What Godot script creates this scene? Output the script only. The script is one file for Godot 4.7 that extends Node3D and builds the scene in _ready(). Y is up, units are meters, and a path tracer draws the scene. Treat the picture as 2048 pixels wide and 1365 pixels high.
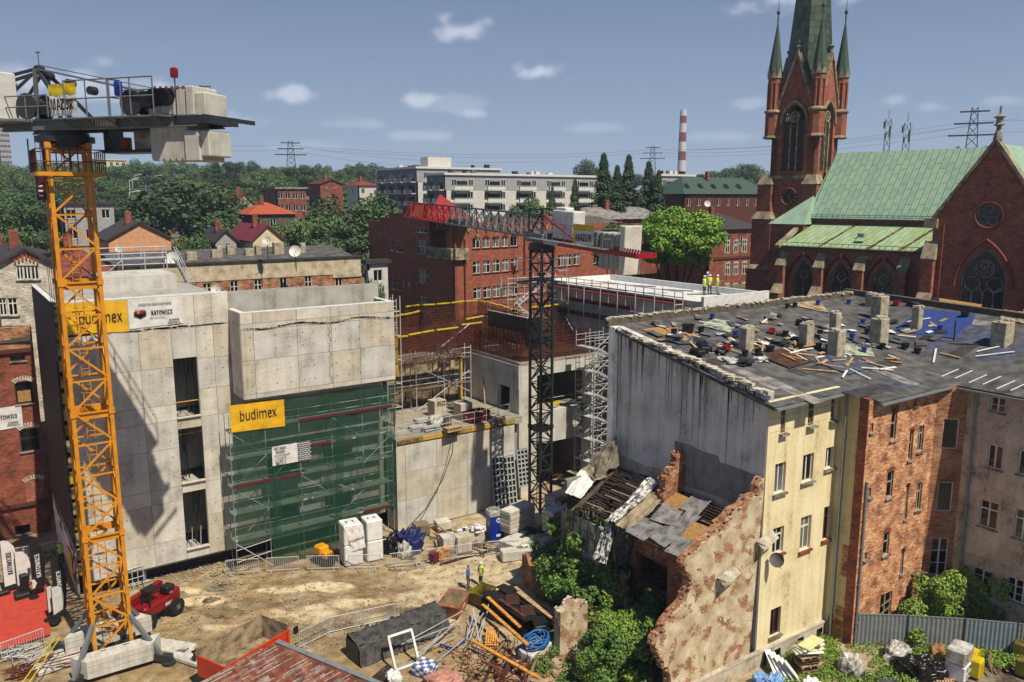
extends Node3D
# A city building site seen from the air: two tower cranes, a raw concrete block, tenements, a ruin, a brick church.
# World axes follow the building site: +X runs along the concrete facade,-Z runs away from it. y is up, metres.

class MB:
	extends RefCounted
	var v := PackedVector3Array()
	var n := PackedVector3Array()
	var uv := PackedVector2Array()
	var c := PackedColorArray()
	var col := Color(1,1,1)
	var tint := false
	func tri(a: Vector3, b: Vector3, d: Vector3) -> void:
		var m := (b - a).cross(d - a).normalized()
		tri_n(a, b, d, m, m, m)
	func tri_n(a: Vector3, b: Vector3, d: Vector3, na: Vector3, nb: Vector3, nd: Vector3) -> void:
		v.append(a); v.append(d); v.append(b)
		n.append(na); n.append(nd); n.append(nb)
		uv.append(Vector2.ZERO); uv.append(Vector2.ZERO); uv.append(Vector2.ZERO)
		c.append(col); c.append(col); c.append(col)
	func quad(a: Vector3, b: Vector3, d: Vector3, e: Vector3) -> void:
		var m := (d - a).cross(e - b).normalized()
		v.append(a); v.append(d); v.append(b); v.append(a); v.append(e); v.append(d)
		for i in 6:
			n.append(m); c.append(col)
		uv.append(Vector2(0,1)); uv.append(Vector2(1,0)); uv.append(Vector2(1,1))
		uv.append(Vector2(0,1)); uv.append(Vector2(0,0)); uv.append(Vector2(1,0))
	func hexa(p: Array) -> void:   # p[0..3] lower ring counter-clockwise from above, p[4..7] upper ring
		quad(p[3], p[2], p[1], p[0]); quad(p[4], p[5], p[6], p[7])
		for i in 4:
			var j := (i + 1) % 4
			quad(p[i], p[j], p[j + 4], p[i + 4])
	func box(o: Vector3, s: Vector3, b := Basis.IDENTITY) -> void:
		var x := b.x * s.x * 0.5
		var y := b.y * s.y * 0.5
		var z := b.z * s.z * 0.5
		hexa([o - x - y + z, o + x - y + z, o + x - y - z, o - x - y - z, o - x + y + z, o + x + y + z, o + x + y - z, o - x + y - z])
	func span(a: Vector3, b: Vector3) -> void:   # axis-aligned box between two corners
		box((a + b) * 0.5,(b - a).abs())
	func bevel(o: Vector3, s: Vector3, r: float, b := Basis.IDENTITY) -> void:   # box with chamfered edges
		var h := s * 0.5
		r = minf(r, minf(h.x, minf(h.y, h.z)) * 0.8)
		var ax := [b.x, b.y, b.z]
		for k in 3:
			var i := (k + 1) % 3
			var j := (k + 2) % 3
			for sg in [-1.0,1.0]:
				var q := []
				for t in [[-1,-1],[1,-1],[1,1],[-1,1]]:
					q.append(o + ax[k] * h[k] * sg + ax[i] * (h[i] - r) * t[0] + ax[j] * (h[j] - r) * t[1])
				if sg > 0: quad(q[0], q[1], q[2], q[3])
				else: quad(q[3], q[2], q[1], q[0])
			for t in [[-1,-1],[1,-1],[1,1],[-1,1]]:   # edges along axis k
				var a0: Vector3 = o + ax[i] * h[i] * t[0] + ax[j] * (h[j] - r) * t[1]
				var a1: Vector3 = o + ax[i] * (h[i] - r) * t[0] + ax[j] * h[j] * t[1]
				var e: Vector3 = ax[k] * (h[k] - r)
				if t[0] * t[1] > 0: quad(a0 - e, a1 - e, a1 + e, a0 + e)
				else: quad(a1 - e, a0 - e, a0 + e, a1 + e)
		for sx in [-1.0,1.0]:
			for sy in [-1.0,1.0]:
				for sz in [-1.0,1.0]:
					var p0: Vector3 = o + ax[0] * h.x * sx + ax[1] * (h.y - r) * sy + ax[2] * (h.z - r) * sz
					var p1: Vector3 = o + ax[0] * (h.x - r) * sx + ax[1] * h.y * sy + ax[2] * (h.z - r) * sz
					var p2: Vector3 = o + ax[0] * (h.x - r) * sx + ax[1] * (h.y - r) * sy + ax[2] * h.z * sz
					if sx * sy * sz > 0: tri(p0, p1, p2)
					else: tri(p2, p1, p0)
	func beam(a: Vector3, b: Vector3, w: float, h: float = -1.0, up := Vector3.UP) -> void:
		if h < 0: h = w
		var d := b - a
		var l := d.length()
		if l < 1e-4: return
		d /= l
		if absf(d.dot(up)) > 0.97: up = Vector3(1,0,0) if absf(d.x) < 0.9 else Vector3(0,0,1)
		var x := d.cross(up).normalized()
		box((a + b) * 0.5,Vector3(w, h, l), Basis(x, x.cross(d) * 1.0,-d))
	func tube(a: Vector3, b: Vector3, r: float, r2: float = -1.0, seg := 6, caps := true) -> void:
		if r2 < 0: r2 = r
		var d := (b - a).normalized()
		var up := Vector3.UP if absf(d.y) < 0.95 else Vector3(1,0,0)
		var x := d.cross(up).normalized()
		var y := x.cross(d)
		for i in seg:
			var t0 := TAU * i / seg
			var t1 := TAU * (i + 1) / seg
			var u0 := x * cos(t0) + y * sin(t0)
			var u1 := x * cos(t1) + y * sin(t1)
			tri_n(a + u1 * r, a + u0 * r, b + u0 * r2, u1, u0, u0)
			tri_n(a + u1 * r, b + u0 * r2, b + u1 * r2, u1, u0, u1)
			if caps:
				tri(a, a + u0 * r, a + u1 * r); tri(b, b + u1 * r2, b + u0 * r2)
	func path(p: Array, r: float, seg := 6) -> void:
		for i in p.size() - 1:
			tube(p[i], p[i + 1], r, r, seg, i == 0 or i == p.size() - 2)
	func lathe(o: Vector3, prof: Array, seg := 12, b := Basis.IDENTITY) -> void:   # prof: [radius, height] pairs
		for k in prof.size() - 1:
			var p0: Array = prof[k]
			var p1: Array = prof[k + 1]
			for i in seg:
				var t0 := TAU * i / seg
				var t1 := TAU * (i + 1) / seg
				var u0 := b * Vector3(cos(t0),0,-sin(t0))
				var u1 := b * Vector3(cos(t1),0,-sin(t1))
				quad(o + u0 * p0[0] + b.y * p0[1], o + u1 * p0[0] + b.y * p0[1], o + u1 * p1[0] + b.y * p1[1], o + u0 * p1[0] + b.y * p1[1])
	func extrude(poly: PackedVector2Array, t: Transform3D, depth: float) -> void:   # polygon in t.x/t.y pushed along t.z
		if Geometry2D.is_polygon_clockwise(poly): poly.reverse()
		var idx := Geometry2D.triangulate_polygon(poly)
		var z := t.basis.z * depth
		for i in range(0, idx.size(),3):
			var a := t * Vector3(poly[idx[i]].x, poly[idx[i]].y,0)
			var b := t * Vector3(poly[idx[i + 1]].x, poly[idx[i + 1]].y,0)
			var d := t * Vector3(poly[idx[i + 2]].x, poly[idx[i + 2]].y,0)
			var m := (b - a).cross(d - a)
			if m.dot(z) > 0:
				tri(a + z, b + z, d + z); tri(d, b, a)
			else:
				tri(d + z, b + z, a + z); tri(a, b, d)
		for i in poly.size():
			var p := poly[i]
			var q := poly[(i + 1) % poly.size()]
			var a := t * Vector3(p.x, p.y,0)
			var b := t * Vector3(q.x, q.y,0)
			if depth > 0: quad(a, b, b + z, a + z)
			else: quad(b, a, a + z, b + z)
	func wall(t: Transform3D, w: float, h: float, th: float, holes: Array) -> void:   # sheet in t.x/t.y, front at t.z=0, thickness backwards, Rect2 holes
		var xs := [0.0, w]
		var ys := [0.0, h]
		for r in holes:
			xs.append(clampf(r.position.x,0, w)); xs.append(clampf(r.end.x,0, w)); ys.append(clampf(r.position.y,0, h)); ys.append(clampf(r.end.y,0, h))
		xs.sort(); ys.sort()
		var z := -t.basis.z * th
		for i in xs.size() - 1:
			if xs[i + 1] - xs[i] < 1e-4: continue
			var run := -1.0
			for j in ys.size():
				var solid := false
				if j < ys.size() - 1:
					if ys[j + 1] - ys[j] < 1e-4: continue
					solid = true
					var mid := Vector2((xs[i] + xs[i + 1]) * 0.5,(ys[j] + ys[j + 1]) * 0.5)
					for r in holes:
						if r.has_point(mid):
							solid = false
							break
				if solid and run < 0: run = ys[j]
				elif not solid and run >= 0:
					var a := t * Vector3(xs[i], run,0)
					var b := t * Vector3(xs[i + 1], run,0)
					var d := t * Vector3(xs[i + 1], ys[j],0)
					var e := t * Vector3(xs[i], ys[j],0)
					quad(a, b, d, e); quad(b + z, a + z, e + z, d + z)
					run = -1.0
		var rects := holes.duplicate()
		for r in rects:
			var a := t * Vector3(r.position.x, r.position.y,0)
			var b := t * Vector3(r.end.x, r.position.y,0)
			var d := t * Vector3(r.end.x, r.end.y,0)
			var e := t * Vector3(r.position.x, r.end.y,0)
			quad(a, a + z, b + z, b); quad(b, b + z, d + z, d); quad(d, d + z, e + z, e); quad(e, e + z, a + z, a)
		var a2 := t * Vector3.ZERO
		var b2 := t * Vector3(w,0,0)
		var d2 := t * Vector3(w, h,0)
		var e2 := t * Vector3(0, h,0)
		quad(a2 + z, b2 + z, b2, a2)
		quad(b2, b2 + z, d2 + z, d2); quad(d2, d2 + z, e2 + z, e2); quad(e2, e2 + z, a2 + z, a2)
	func grid(nu: int, nv: int, f: Callable) -> void:   # smooth sheet from f(u, v) -> Vector3
		var p := []
		for j in nv + 1:
			for i in nu + 1:
				p.append(f.call(float(i) / nu, float(j) / nv))
		var nn := []
		for j in nv + 1:
			for i in nu + 1:
				var du: Vector3 = p[j * (nu + 1) + mini(i + 1, nu)] - p[j * (nu + 1) + maxi(i - 1,0)]
				var dv: Vector3 = p[mini(j + 1, nv) * (nu + 1) + i] - p[maxi(j - 1,0) * (nu + 1) + i]
				nn.append(du.cross(dv).normalized())
		for j in nv:
			for i in nu:
				var k := j * (nu + 1) + i
				var l := k + nu + 1
				tri_n(p[k], p[k + 1], p[l + 1], nn[k], nn[k + 1], nn[l + 1])
				tri_n(p[k], p[l + 1], p[l], nn[k], nn[l + 1], nn[l])
	func mesh(m: Material) -> ArrayMesh:
		var a := []
		a.resize(Mesh.ARRAY_MAX)
		a[Mesh.ARRAY_VERTEX] = v; a[Mesh.ARRAY_NORMAL] = n; a[Mesh.ARRAY_TEX_UV] = uv
		if tint: a[Mesh.ARRAY_COLOR] = c
		var r := ArrayMesh.new()
		r.add_surface_from_arrays(Mesh.PRIMITIVE_TRIANGLES, a)
		r.surface_set_material(0, m)
		return r

var rng := RandomNumberGenerator.new()
var fn := FastNoiseLite.new()
var M := {}
var taken := {}
var kept := {}

func V(x: float, y: float, z: float) -> Vector3: return Vector3(x, y, z)
func T(v: Vector3) -> Transform3D: return Transform3D(Basis.IDENTITY, v)
func R(a: float, b: float) -> float: return rng.randf_range(a, b)
func turned(deg: float) -> Basis: return Basis(Vector3.UP, deg_to_rad(deg))
func numbered(called: String) -> String:
	if not taken.has(called):
		taken[called] = 0
		return called
	taken[called] += 1
	return "%s_%03d" % [called, taken[called]]
func tag(o: Node, label: String, category: String, group := "") -> Node:
	o.set_meta("label", label); o.set_meta("category", category)
	if group != "": o.set_meta("group", group)
	return o
func thing(called: String, label: String, category: String, at := Vector3.ZERO, turn := 0.0, group := "") -> Node3D:
	var o := Node3D.new()
	o.name = numbered(called); add_child(o)
	o.position = at; o.rotation_degrees.y = turn
	tag(o, label, category, group)
	return o
func part(parent: Node, called: String, b, m: Material = null) -> MeshInstance3D:
	var o := MeshInstance3D.new()
	o.mesh = b.mesh(m) if b is MB else b
	o.name = called
	parent.add_child(o, true)
	return o
func single(called: String, label: String, category: String, b, m: Material, at := Vector3.ZERO, turn := 0.0, group := "") -> MeshInstance3D:
	var o := MeshInstance3D.new()
	o.mesh = b.mesh(m) if b is MB else b
	o.name = numbered(called); add_child(o)
	o.position = at; o.rotation_degrees.y = turn
	tag(o, label, category, group)
	return o
func setting(called: String, b: MB, m: Material) -> MeshInstance3D:
	var o := MeshInstance3D.new()
	o.mesh = b.mesh(m); o.name = numbered(called); add_child(o)
	o.set_meta("kind", "structure")
	return o
func copy(o: Node3D, at: Vector3, turn := 0.0, label := "", sc := 1.0) -> Node3D:
	var r: Node3D = o.duplicate()
	var called: String = o.name
	if called.length() > 4 and called.right(3).is_valid_int(): called = called.left(called.length() - 4)
	r.name = numbered(called); add_child(r)
	r.position = at; r.rotation_degrees.y = turn; r.scale = Vector3.ONE * sc
	if label != "": r.set_meta("label", label)
	return r
func stuff(o: Node) -> Node:
	o.set_meta("kind", "stuff"); return o
func lettering(parent: Node, text: String, size: float, t: Transform3D, m: Material, font_name := "Droid Sans", bold := false, wide := 0.0) -> MeshInstance3D:
	var tm := TextMesh.new()
	var f := SystemFont.new()
	f.font_names = PackedStringArray([font_name])
	if bold: f.font_weight = 700
	tm.font = f; tm.text = text; tm.font_size = 48; tm.depth = 0.01 / (size / 0.48); tm.curve_step = 3.0
	tm.pixel_size = 0.01; tm.material = m
	var o := MeshInstance3D.new()
	o.mesh = tm; o.name = "lettering"; parent.add_child(o, true)
	var k := size / 0.48
	var kx := k
	if wide > 0.0: kx = wide / maxf(tm.get_aabb().size.x,0.01)
	o.transform = t * Transform3D(Basis.from_scale(Vector3(kx, k, k)),Vector3.ZERO)
	return o

# ---------- textures and materials ----------
func nbytes(size: int, cells: float, seed_: int, oct := 4, sx := 1, sy := 1) -> PackedByteArray:   # seamless noise, stretched by sx, sy
	fn.seed = seed_; fn.noise_type = FastNoiseLite.TYPE_SIMPLEX_SMOOTH
	fn.fractal_octaves = oct; fn.frequency = cells / size
	var im := fn.get_seamless_image(size / sx, size / sy)
	if sx > 1 or sy > 1: im.resize(size, size, Image.INTERPOLATE_CUBIC)
	im.convert(Image.FORMAT_L8)
	return im.get_data()
func ramp(stops: Array) -> Array:   # [[t, Color], ...] -> 256 colours
	var g := Gradient.new()
	g.offsets = PackedFloat32Array(); g.colors = PackedColorArray()
	var off := PackedFloat32Array()
	var cs := PackedColorArray()
	for s in stops:
		off.append(s[0]); cs.append(s[1])
	g.offsets = off; g.colors = cs
	var out := []
	for i in 256: out.append(g.sample(i / 255.0))
	return out
func layered(size: int, layers: Array, stops: Array, gain := 1.0) -> Image:   # layers: [weight, cells, seed, octaves, sx, sy]
	var b := []
	var w := []
	var tot := 0.0
	for l in layers:
		b.append(nbytes(size, l[1], l[2], l[3], l[4] if l.size() > 4 else 1, l[5] if l.size() > 5 else 1)); w.append(l[0]); tot += l[0]
	var lut := ramp(stops)
	var lr := PackedByteArray()
	for i in 256:
		lr.append(int(lut[i].r * 255)); lr.append(int(lut[i].g * 255)); lr.append(int(lut[i].b * 255))
	var out := PackedByteArray()
	out.resize(size * size * 3)
	var zero := PackedByteArray()
	zero.resize(size * size)
	while b.size() < 4:
		b.append(zero); w.append(0.0)
	var b0: PackedByteArray = b[0]
	var b1: PackedByteArray = b[1]
	var b2: PackedByteArray = b[2]
	var b3: PackedByteArray = b[3]
	var w0: float = w[0] / tot * gain
	var w1: float = w[1] / tot * gain
	var w2: float = w[2] / tot * gain
	var w3: float = w[3] / tot * gain
	var off := 128.0 - 128.0 * gain
	var k3 := 0
	for k in size * size:
		var q := clampi(int(off + w0 * b0[k] + w1 * b1[k] + w2 * b2[k] + w3 * b3[k]),0,255) * 3
		out[k3] = lr[q]; out[k3 + 1] = lr[q + 1]; out[k3 + 2] = lr[q + 2]
		k3 += 3
	return Image.create_from_data(size, size, false, Image.FORMAT_RGB8, out)
func brick_image(size: int, courses: int, per: int, mortar: Color, tones: Array, patch: float, seed_: int) -> Image:
	var im := Image.create(size, size, false, Image.FORMAT_RGB8)
	im.fill(mortar)
	var r := RandomNumberGenerator.new()
	r.seed = seed_
	var n := FastNoiseLite.new()
	n.seed = seed_; n.frequency = 0.006
	for j in courses:
		var y0 := int(float(size) * j / courses)
		var y1 := int(float(size) * (j + 1) / courses)
		for i in range(-1, per + 1):
			var x0 := int(float(size) * (i + (0.5 if j % 2 else 0.0)) / per)
			var x1 := int(float(size) * (i + 1 + (0.5 if j % 2 else 0.0)) / per)
			var t := clampf(0.5 + n.get_noise_2d(x0, y0) * patch + r.randf_range(-0.3,0.3),0,0.999) * (tones.size() - 1)
			var cc: Color = tones[int(t)].lerp(tones[int(t) + 1], t - int(t))
			cc = cc * r.randf_range(0.86,1.1)
			cc.a = 1
			im.fill_rect(Rect2i(x0, y0, x1 - x0 - 1, y1 - y0 - 1), cc)
	return im
func tex(im: Image) -> ImageTexture:
	im.generate_mipmaps()
	return ImageTexture.create_from_image(im)
func mat(called: String, col: Color, rough := 0.85, metal := 0.0, t: Texture2D = null, metres := 4.0, local := false) -> StandardMaterial3D:
	var m := StandardMaterial3D.new()
	m.resource_name = called
	m.albedo_color = col; m.roughness = rough; m.metallic = metal
	m.albedo_texture = t if t != null else M.grain_tex
	m.uv1_triplanar = true
	m.uv1_world_triplanar = not local
	m.uv1_scale = Vector3.ONE / metres
	M[called] = m
	return m
func bump(m: StandardMaterial3D, im: Image, strength: float) -> void:
	var h := im.duplicate()
	h.convert(Image.FORMAT_RGBA8)
	h.bump_map_to_normal_map(strength)
	m.normal_enabled = true; m.normal_texture = tex(h)
func C(r: float, g: float, b: float, a := 1.0) -> Color: return Color(r, g, b, a)
func make_materials() -> void:
	var W := Color(1,1,1)
	M.grain_tex = tex(layered(512,[[1.0,4,3,5],[0.6,40,9,3],[0.5,6,12,3,16,1]],[[0.0, C(0.83,0.825,0.81)],[0.5, C(0.94,0.94,0.935)],[1.0, W]],1.6))
	var dirty_tex := tex(layered(512,[[1.0,3,23,5],[0.7,30,29,4]],[[0.0, C(0.45,0.42,0.38)],[0.45, C(0.8,0.79,0.76)],[1.0, W]],2.2))
	M.dirty_tex = dirty_tex
	# raw concrete: cloudy panels with rain streaks and spots
	var con := layered(512,[[1.0,4,31,5],[0.5,40,34,4],[0.45,18,38,3,1,32],[0.25,60,39,2,8,1]],[[0.0, C(0.55,0.535,0.505)],[0.3, C(0.66,0.65,0.62)],[0.6, C(0.72,0.71,0.685)],[1.0, C(0.775,0.77,0.75)]],1.6)
	var con_t := tex(con)
	mat("concrete", W,0.9,0, con_t,9.0)
	mat("concrete_local", W,0.9,0, con_t,9.0, true)
	mat("concrete_band", C(0.86,0.84,0.8),0.92,0, con_t,5.0)
	mat("concrete_dark", C(0.86,0.86,0.86),0.9,0, con_t,7.0)
	mat("concrete_deck", C(0.8,0.77,0.72),0.9,0, con_t,6.0)
	mat("membrane_black", C(0.1,0.1,0.105),0.75)
	# bricks
	var b_red := brick_image(1024,104,31, C(0.42,0.37,0.33),[C(0.33,0.16,0.12), C(0.46,0.22,0.155), C(0.53,0.265,0.185), C(0.59,0.32,0.23)],0.7,5)
	mat("brick_red", W,0.92,0, tex(b_red),8.0)
	mat("brick_red_local", W,0.92,0,M.brick_red.albedo_texture,8.0, true)
	var b_ch := brick_image(1024,104,31, C(0.36,0.29,0.26),[C(0.43,0.24,0.185), C(0.55,0.315,0.235), C(0.61,0.36,0.27), C(0.66,0.41,0.31)],0.5,8)
	mat("brick_church", W,0.92,0, tex(b_ch),8.0, true)
	var b_old := brick_image(1024,104,31, C(0.5,0.42,0.34),[C(0.36,0.24,0.18), C(0.53,0.345,0.245), C(0.61,0.41,0.29), C(0.68,0.49,0.36), C(0.73,0.6,0.48)],0.75,11)
	mat("brick_old", W,0.95,0, tex(b_old),8.0)
	bump(M.brick_old, b_old,3.0)
	var b_pale := brick_image(1024,104,31, C(0.5,0.48,0.44),[C(0.6,0.57,0.51), C(0.74,0.71,0.64), C(0.82,0.8,0.74)],0.8,14)
	mat("brick_pale", W,0.92,0, tex(b_pale),8.0)
	# plaster
	var cream := layered(512,[[1.0,4,51,5],[0.5,34,52,4],[0.8,18,53,3,1,24]],[[0.0, C(0.66,0.6,0.47)],[0.25, C(0.8,0.74,0.58)],[0.55, C(0.85,0.8,0.64)],[1.0, C(0.89,0.85,0.73)]],1.6)
	mat("plaster_cream", W,0.93,0, tex(cream),12.0)
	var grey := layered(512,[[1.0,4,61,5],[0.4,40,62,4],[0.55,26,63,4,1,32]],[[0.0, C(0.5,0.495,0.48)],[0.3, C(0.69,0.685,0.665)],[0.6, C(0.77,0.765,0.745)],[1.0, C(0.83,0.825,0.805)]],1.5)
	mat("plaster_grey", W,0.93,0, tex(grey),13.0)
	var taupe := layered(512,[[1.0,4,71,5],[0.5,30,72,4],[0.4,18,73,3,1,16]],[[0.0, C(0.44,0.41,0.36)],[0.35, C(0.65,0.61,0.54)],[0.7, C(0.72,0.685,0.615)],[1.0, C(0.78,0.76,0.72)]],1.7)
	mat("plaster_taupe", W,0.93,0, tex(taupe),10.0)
	var ruin := brick_image(512,116,35, C(0.55,0.48,0.4),[C(0.42,0.25,0.18), C(0.58,0.36,0.25), C(0.68,0.46,0.33)],0.7,17)
	var skin := layered(512,[[1.0,7,83,5],[0.6,70,84,4]],[[0.0, C(0.6,0.53,0.43)],[0.5, C(0.7,0.64,0.52)],[1.0, C(0.8,0.76,0.66)]],1.8)
	var where := nbytes(512,8,81,6)
	var fray := nbytes(512,80,85,3)
	for y in 512:
		for x in 512:
			if where[y * 512 + x] + fray[y * 512 + x] * 0.4 > 138.0: ruin.set_pixel(x, y, skin.get_pixel(x, y))
	mat("plaster_ruin", W,0.95,0, tex(ruin),9.0)
	bump(M.plaster_ruin, ruin,4.0)
	# earth
	var dirt := layered(512,[[0.8,8,91,5],[0.8,70,92,4],[0.5,200,93,2]],[[0.0, C(0.6,0.56,0.5)],[0.4, C(0.85,0.84,0.82)],[1.0, W]],2.0)
	var d := mat("dirt", W,0.97,0, tex(dirt),8.0)
	d.vertex_color_use_as_albedo = true
	bump(d, dirt,6.0)
	var t := mat("terrain", W,0.97,0,M.dirty_tex,12.0)
	t.vertex_color_use_as_albedo = true
	# roofs
	var felt := layered(512,[[1.0,5,101,5],[0.6,50,102,4]],[[0.0, C(0.17,0.165,0.165)],[0.5, C(0.3,0.295,0.295)],[1.0, C(0.4,0.395,0.39)]],1.8)
	mat("roof_felt", W,0.93,0, tex(felt),7.0)
	mat("roof_felt_blue", C(0.85,0.92,1.12),0.9,0,M.roof_felt.albedo_texture,5.0)
	mat("roof_felt_pale", C(1.5,1.48,1.45),0.93,0,M.roof_felt.albedo_texture,6.0)
	var cop := layered(512,[[1.0,5,111,5],[0.5,40,112,3],[0.9,12,113,3,1,24]],[[0.0, C(0.46,0.5,0.4)],[0.35, C(0.5,0.605,0.53)],[0.7, C(0.55,0.665,0.59)],[1.0, C(0.61,0.71,0.645)]],1.5)
	mat("copper_green", W,0.7,0, tex(cop),8.0, true)
	mat("copper_stained", C(1.05,1.0,0.82),0.75,0,M.copper_green.albedo_texture,5.0, true)
	mat("copper_dark", C(0.42,0.47,0.46),0.6,0,M.copper_green.albedo_texture,6.0, true)
	mat("rust_stain", C(0.42,0.25,0.12),0.9,0,M.dirty_tex,2.0, true)
	var rust := layered(512,[[1.0,6,121,5],[0.6,40,122,4]],[[0.0, C(0.2,0.07,0.035)],[0.5, C(0.38,0.17,0.09)],[0.75, C(0.46,0.24,0.15)],[1.0, C(0.56,0.42,0.34)]],2.0)
	mat("rust_sheet", W,0.8,0, tex(rust),5.0)
	mat("rust", C(0.42,0.19,0.1),0.85,0,M.dirty_tex,1.5)
	var wood := layered(512,[[1.0,6,131,4],[0.9,30,132,3,32,1]],[[0.0, C(0.4,0.31,0.21)],[0.5, C(0.66,0.55,0.4)],[1.0, C(0.8,0.7,0.54)]],1.6)
	mat("wood", W,0.85,0, tex(wood),1.6)
	mat("wood_grey", C(0.72,0.74,0.78),0.9,0,M.wood.albedo_texture,1.6)
	mat("wood_dark", C(0.3,0.27,0.25),0.9,0,M.wood.albedo_texture,1.6)
	mat("wood_yellow", C(1.15,0.95,0.55),0.8,0,M.wood.albedo_texture,1.6)
	mat("board_black", C(0.12,0.118,0.118),0.5,0,M.dirty_tex,1.0)
	mat("osb", C(0.92,0.83,0.68),0.9,0,M.wood.albedo_texture,0.7)
	# plain, all with a fine dirt grain
	for a in [["white_paint", C(0.84,0.84,0.83),0.5],["white_wall", C(0.8,0.79,0.77),0.85],["light_grey_wall", C(0.62,0.62,0.63),0.85],["grey_wall", C(0.42,0.43,0.46),0.85],["white_wall_shaded", C(0.4,0.43,0.49),0.85],
		["orange_wall", C(0.82,0.6,0.45),0.9],["cream_wall", C(0.84,0.79,0.64),0.9],["stone", C(0.68,0.63,0.53),0.9],["stone_grey", C(0.58,0.57,0.54),0.9],
		["tile_orange", C(0.66,0.3,0.16),0.8],["tile_red", C(0.5,0.17,0.15),0.8],["tile_dark", C(0.22,0.2,0.2),0.8],["sheet_red", C(0.52,0.26,0.22),0.7],
		["crane_yellow", C(0.83,0.55,0.1),0.45],["crane_grey", C(0.42,0.44,0.455),0.5],["crane_dark", C(0.17,0.185,0.195),0.5],["crane_red", C(0.6,0.06,0.1),0.45],["jib_red", C(0.62,0.12,0.14),0.5],
		["black", C(0.06,0.06,0.065),0.6],["soot", C(0.045,0.045,0.048),0.9],["rubber", C(0.05,0.05,0.05),0.9],
		["banner_yellow", C(0.88,0.68,0.06),0.6],["banner_white", C(0.86,0.86,0.86),0.6],["banner_black", C(0.075,0.07,0.085),0.7],["ink", C(0.05,0.045,0.05),0.8],["ink_grey", C(0.42,0.42,0.42),0.8],
		["sheet_white", C(0.88,0.88,0.88),0.5],["foil", C(0.78,0.78,0.78),0.35],["foil_black", C(0.05,0.05,0.055),0.35],["tarp_grey", C(0.42,0.42,0.42),0.8],["tarp_beige", C(0.68,0.63,0.53),0.85],["tarp_dark", C(0.16,0.16,0.165),0.75],["tarp_blue", C(0.06,0.11,0.36),0.6],["felt_blue", C(0.13,0.24,0.5),0.8],
		["toilet_blue", C(0.02,0.15,0.55),0.4],["bucket_blue", C(0.06,0.2,0.62),0.5],["crate_red", C(0.62,0.06,0.09),0.5],["hose_blue", C(0.13,0.37,0.62),0.45],["pipe_blue", C(0.1,0.22,0.62),0.4],
		["orange_paint", C(0.76,0.4,0.2),0.6],["truck_orange", C(0.78,0.22,0.06),0.5],["machine_red", C(0.5,0.04,0.06),0.4],["machine_yellow", C(0.85,0.6,0.02),0.4],["bin_yellow", C(0.82,0.72,0.06),0.5],["tub_olive", C(0.5,0.47,0.12),0.6],
		["carpet_red", C(0.72,0.24,0.17),0.95],["skin", C(0.62,0.42,0.32),0.6],["shirt_blue", C(0.12,0.3,0.62),0.85],["trousers_grey", C(0.3,0.28,0.26),0.9],["trousers_dark", C(0.06,0.07,0.12),0.9],["helmet_white", C(0.86,0.86,0.86),0.35],
		["cardboard", C(0.58,0.43,0.28),0.9],["insulation", C(0.83,0.83,0.62),0.85],["insulation_yellow", C(0.66,0.55,0.16),0.9],["ply_yellow", C(0.75,0.6,0.2),0.75],["formwork_red", C(0.36,0.07,0.09),0.75],["lamp_red", C(0.5,0.02,0.03),0.2]]:
		mat(a[0], a[1], a[2])
	for a in [["galvanised", C(0.74,0.75,0.76),0.5,0.15],["zinc_sheet", C(0.56,0.585,0.6),0.5,0.35],["pipe_zinc", C(0.55,0.57,0.6),0.5,0.4],["steel_dark", C(0.22,0.23,0.24),0.5,0.3]]:
		mat(a[0], a[1], a[2], a[3])
	for q in ["foil", "foil_black", "tarp_grey", "tarp_beige", "tarp_dark", "stone", "stone_grey", "tub_olive", "orange_paint", "sheet_red", "insulation_yellow"]:
		M[q].albedo_texture = M.dirty_tex
	var hv := mat("vest_yellow", C(0.8,0.95,0.06),0.8)
	hv.uv1_scale = Vector3.ONE
	for a in [["glass_dark", C(0.035,0.04,0.045),0.06],["glass_blue", C(0.1,0.13,0.17),0.06],["glass_curtain", C(0.42,0.42,0.41),0.2],["glass_lead", C(0.03,0.034,0.038),0.25]]:
		var g := mat(a[0], a[1], a[2])
		g.metallic_specular = 0.6
	var net := mat("net_green", C(0.02,0.27,0.19,0.5),0.9)
	net.transparency = BaseMaterial3D.TRANSPARENCY_ALPHA
	net.albedo_texture = M.grain_tex
	var mesh_m := mat("mesh_grey", C(0.5,0.5,0.5,0.35),0.6)
	mesh_m.transparency = BaseMaterial3D.TRANSPARENCY_ALPHA
	var bal := mat("balcony_glass", C(0.6,0.65,0.68,0.55),0.1)
	bal.transparency = BaseMaterial3D.TRANSPARENCY_ALPHA
	for a in [["leaf",0.35],["leaf_bright",0.5]]:
		var l := StandardMaterial3D.new()
		l.resource_name = a[0]; l.vertex_color_use_as_albedo = true; l.roughness = 0.7
		l.backlight = Color(a[1], a[1], a[1] * 0.5)
		M[a[0]] = l
	mat("bark", C(0.3,0.25,0.2),0.95,0,M.dirty_tex,1.0)
	mat("bark_birch", C(0.75,0.74,0.7),0.9,0,M.dirty_tex,1.0)
	mat("concrete_pale", C(1.06,1.05,1.03),0.9,0, con_t,11.0)
	mat("concrete_warm", C(0.99,0.96,0.91),0.9,0, con_t,8.0)
	mat("wool", C(0.62,0.58,0.4),0.95,0,M.dirty_tex,2.0)
	mat("deck_green", C(0.6,0.62,0.58),0.8)
	mat("net_pole", C(0.5,0.62,0.56),0.5)
	mat("board_beige", C(0.6,0.53,0.43),0.9,0,M.dirty_tex,3.0)
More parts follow.
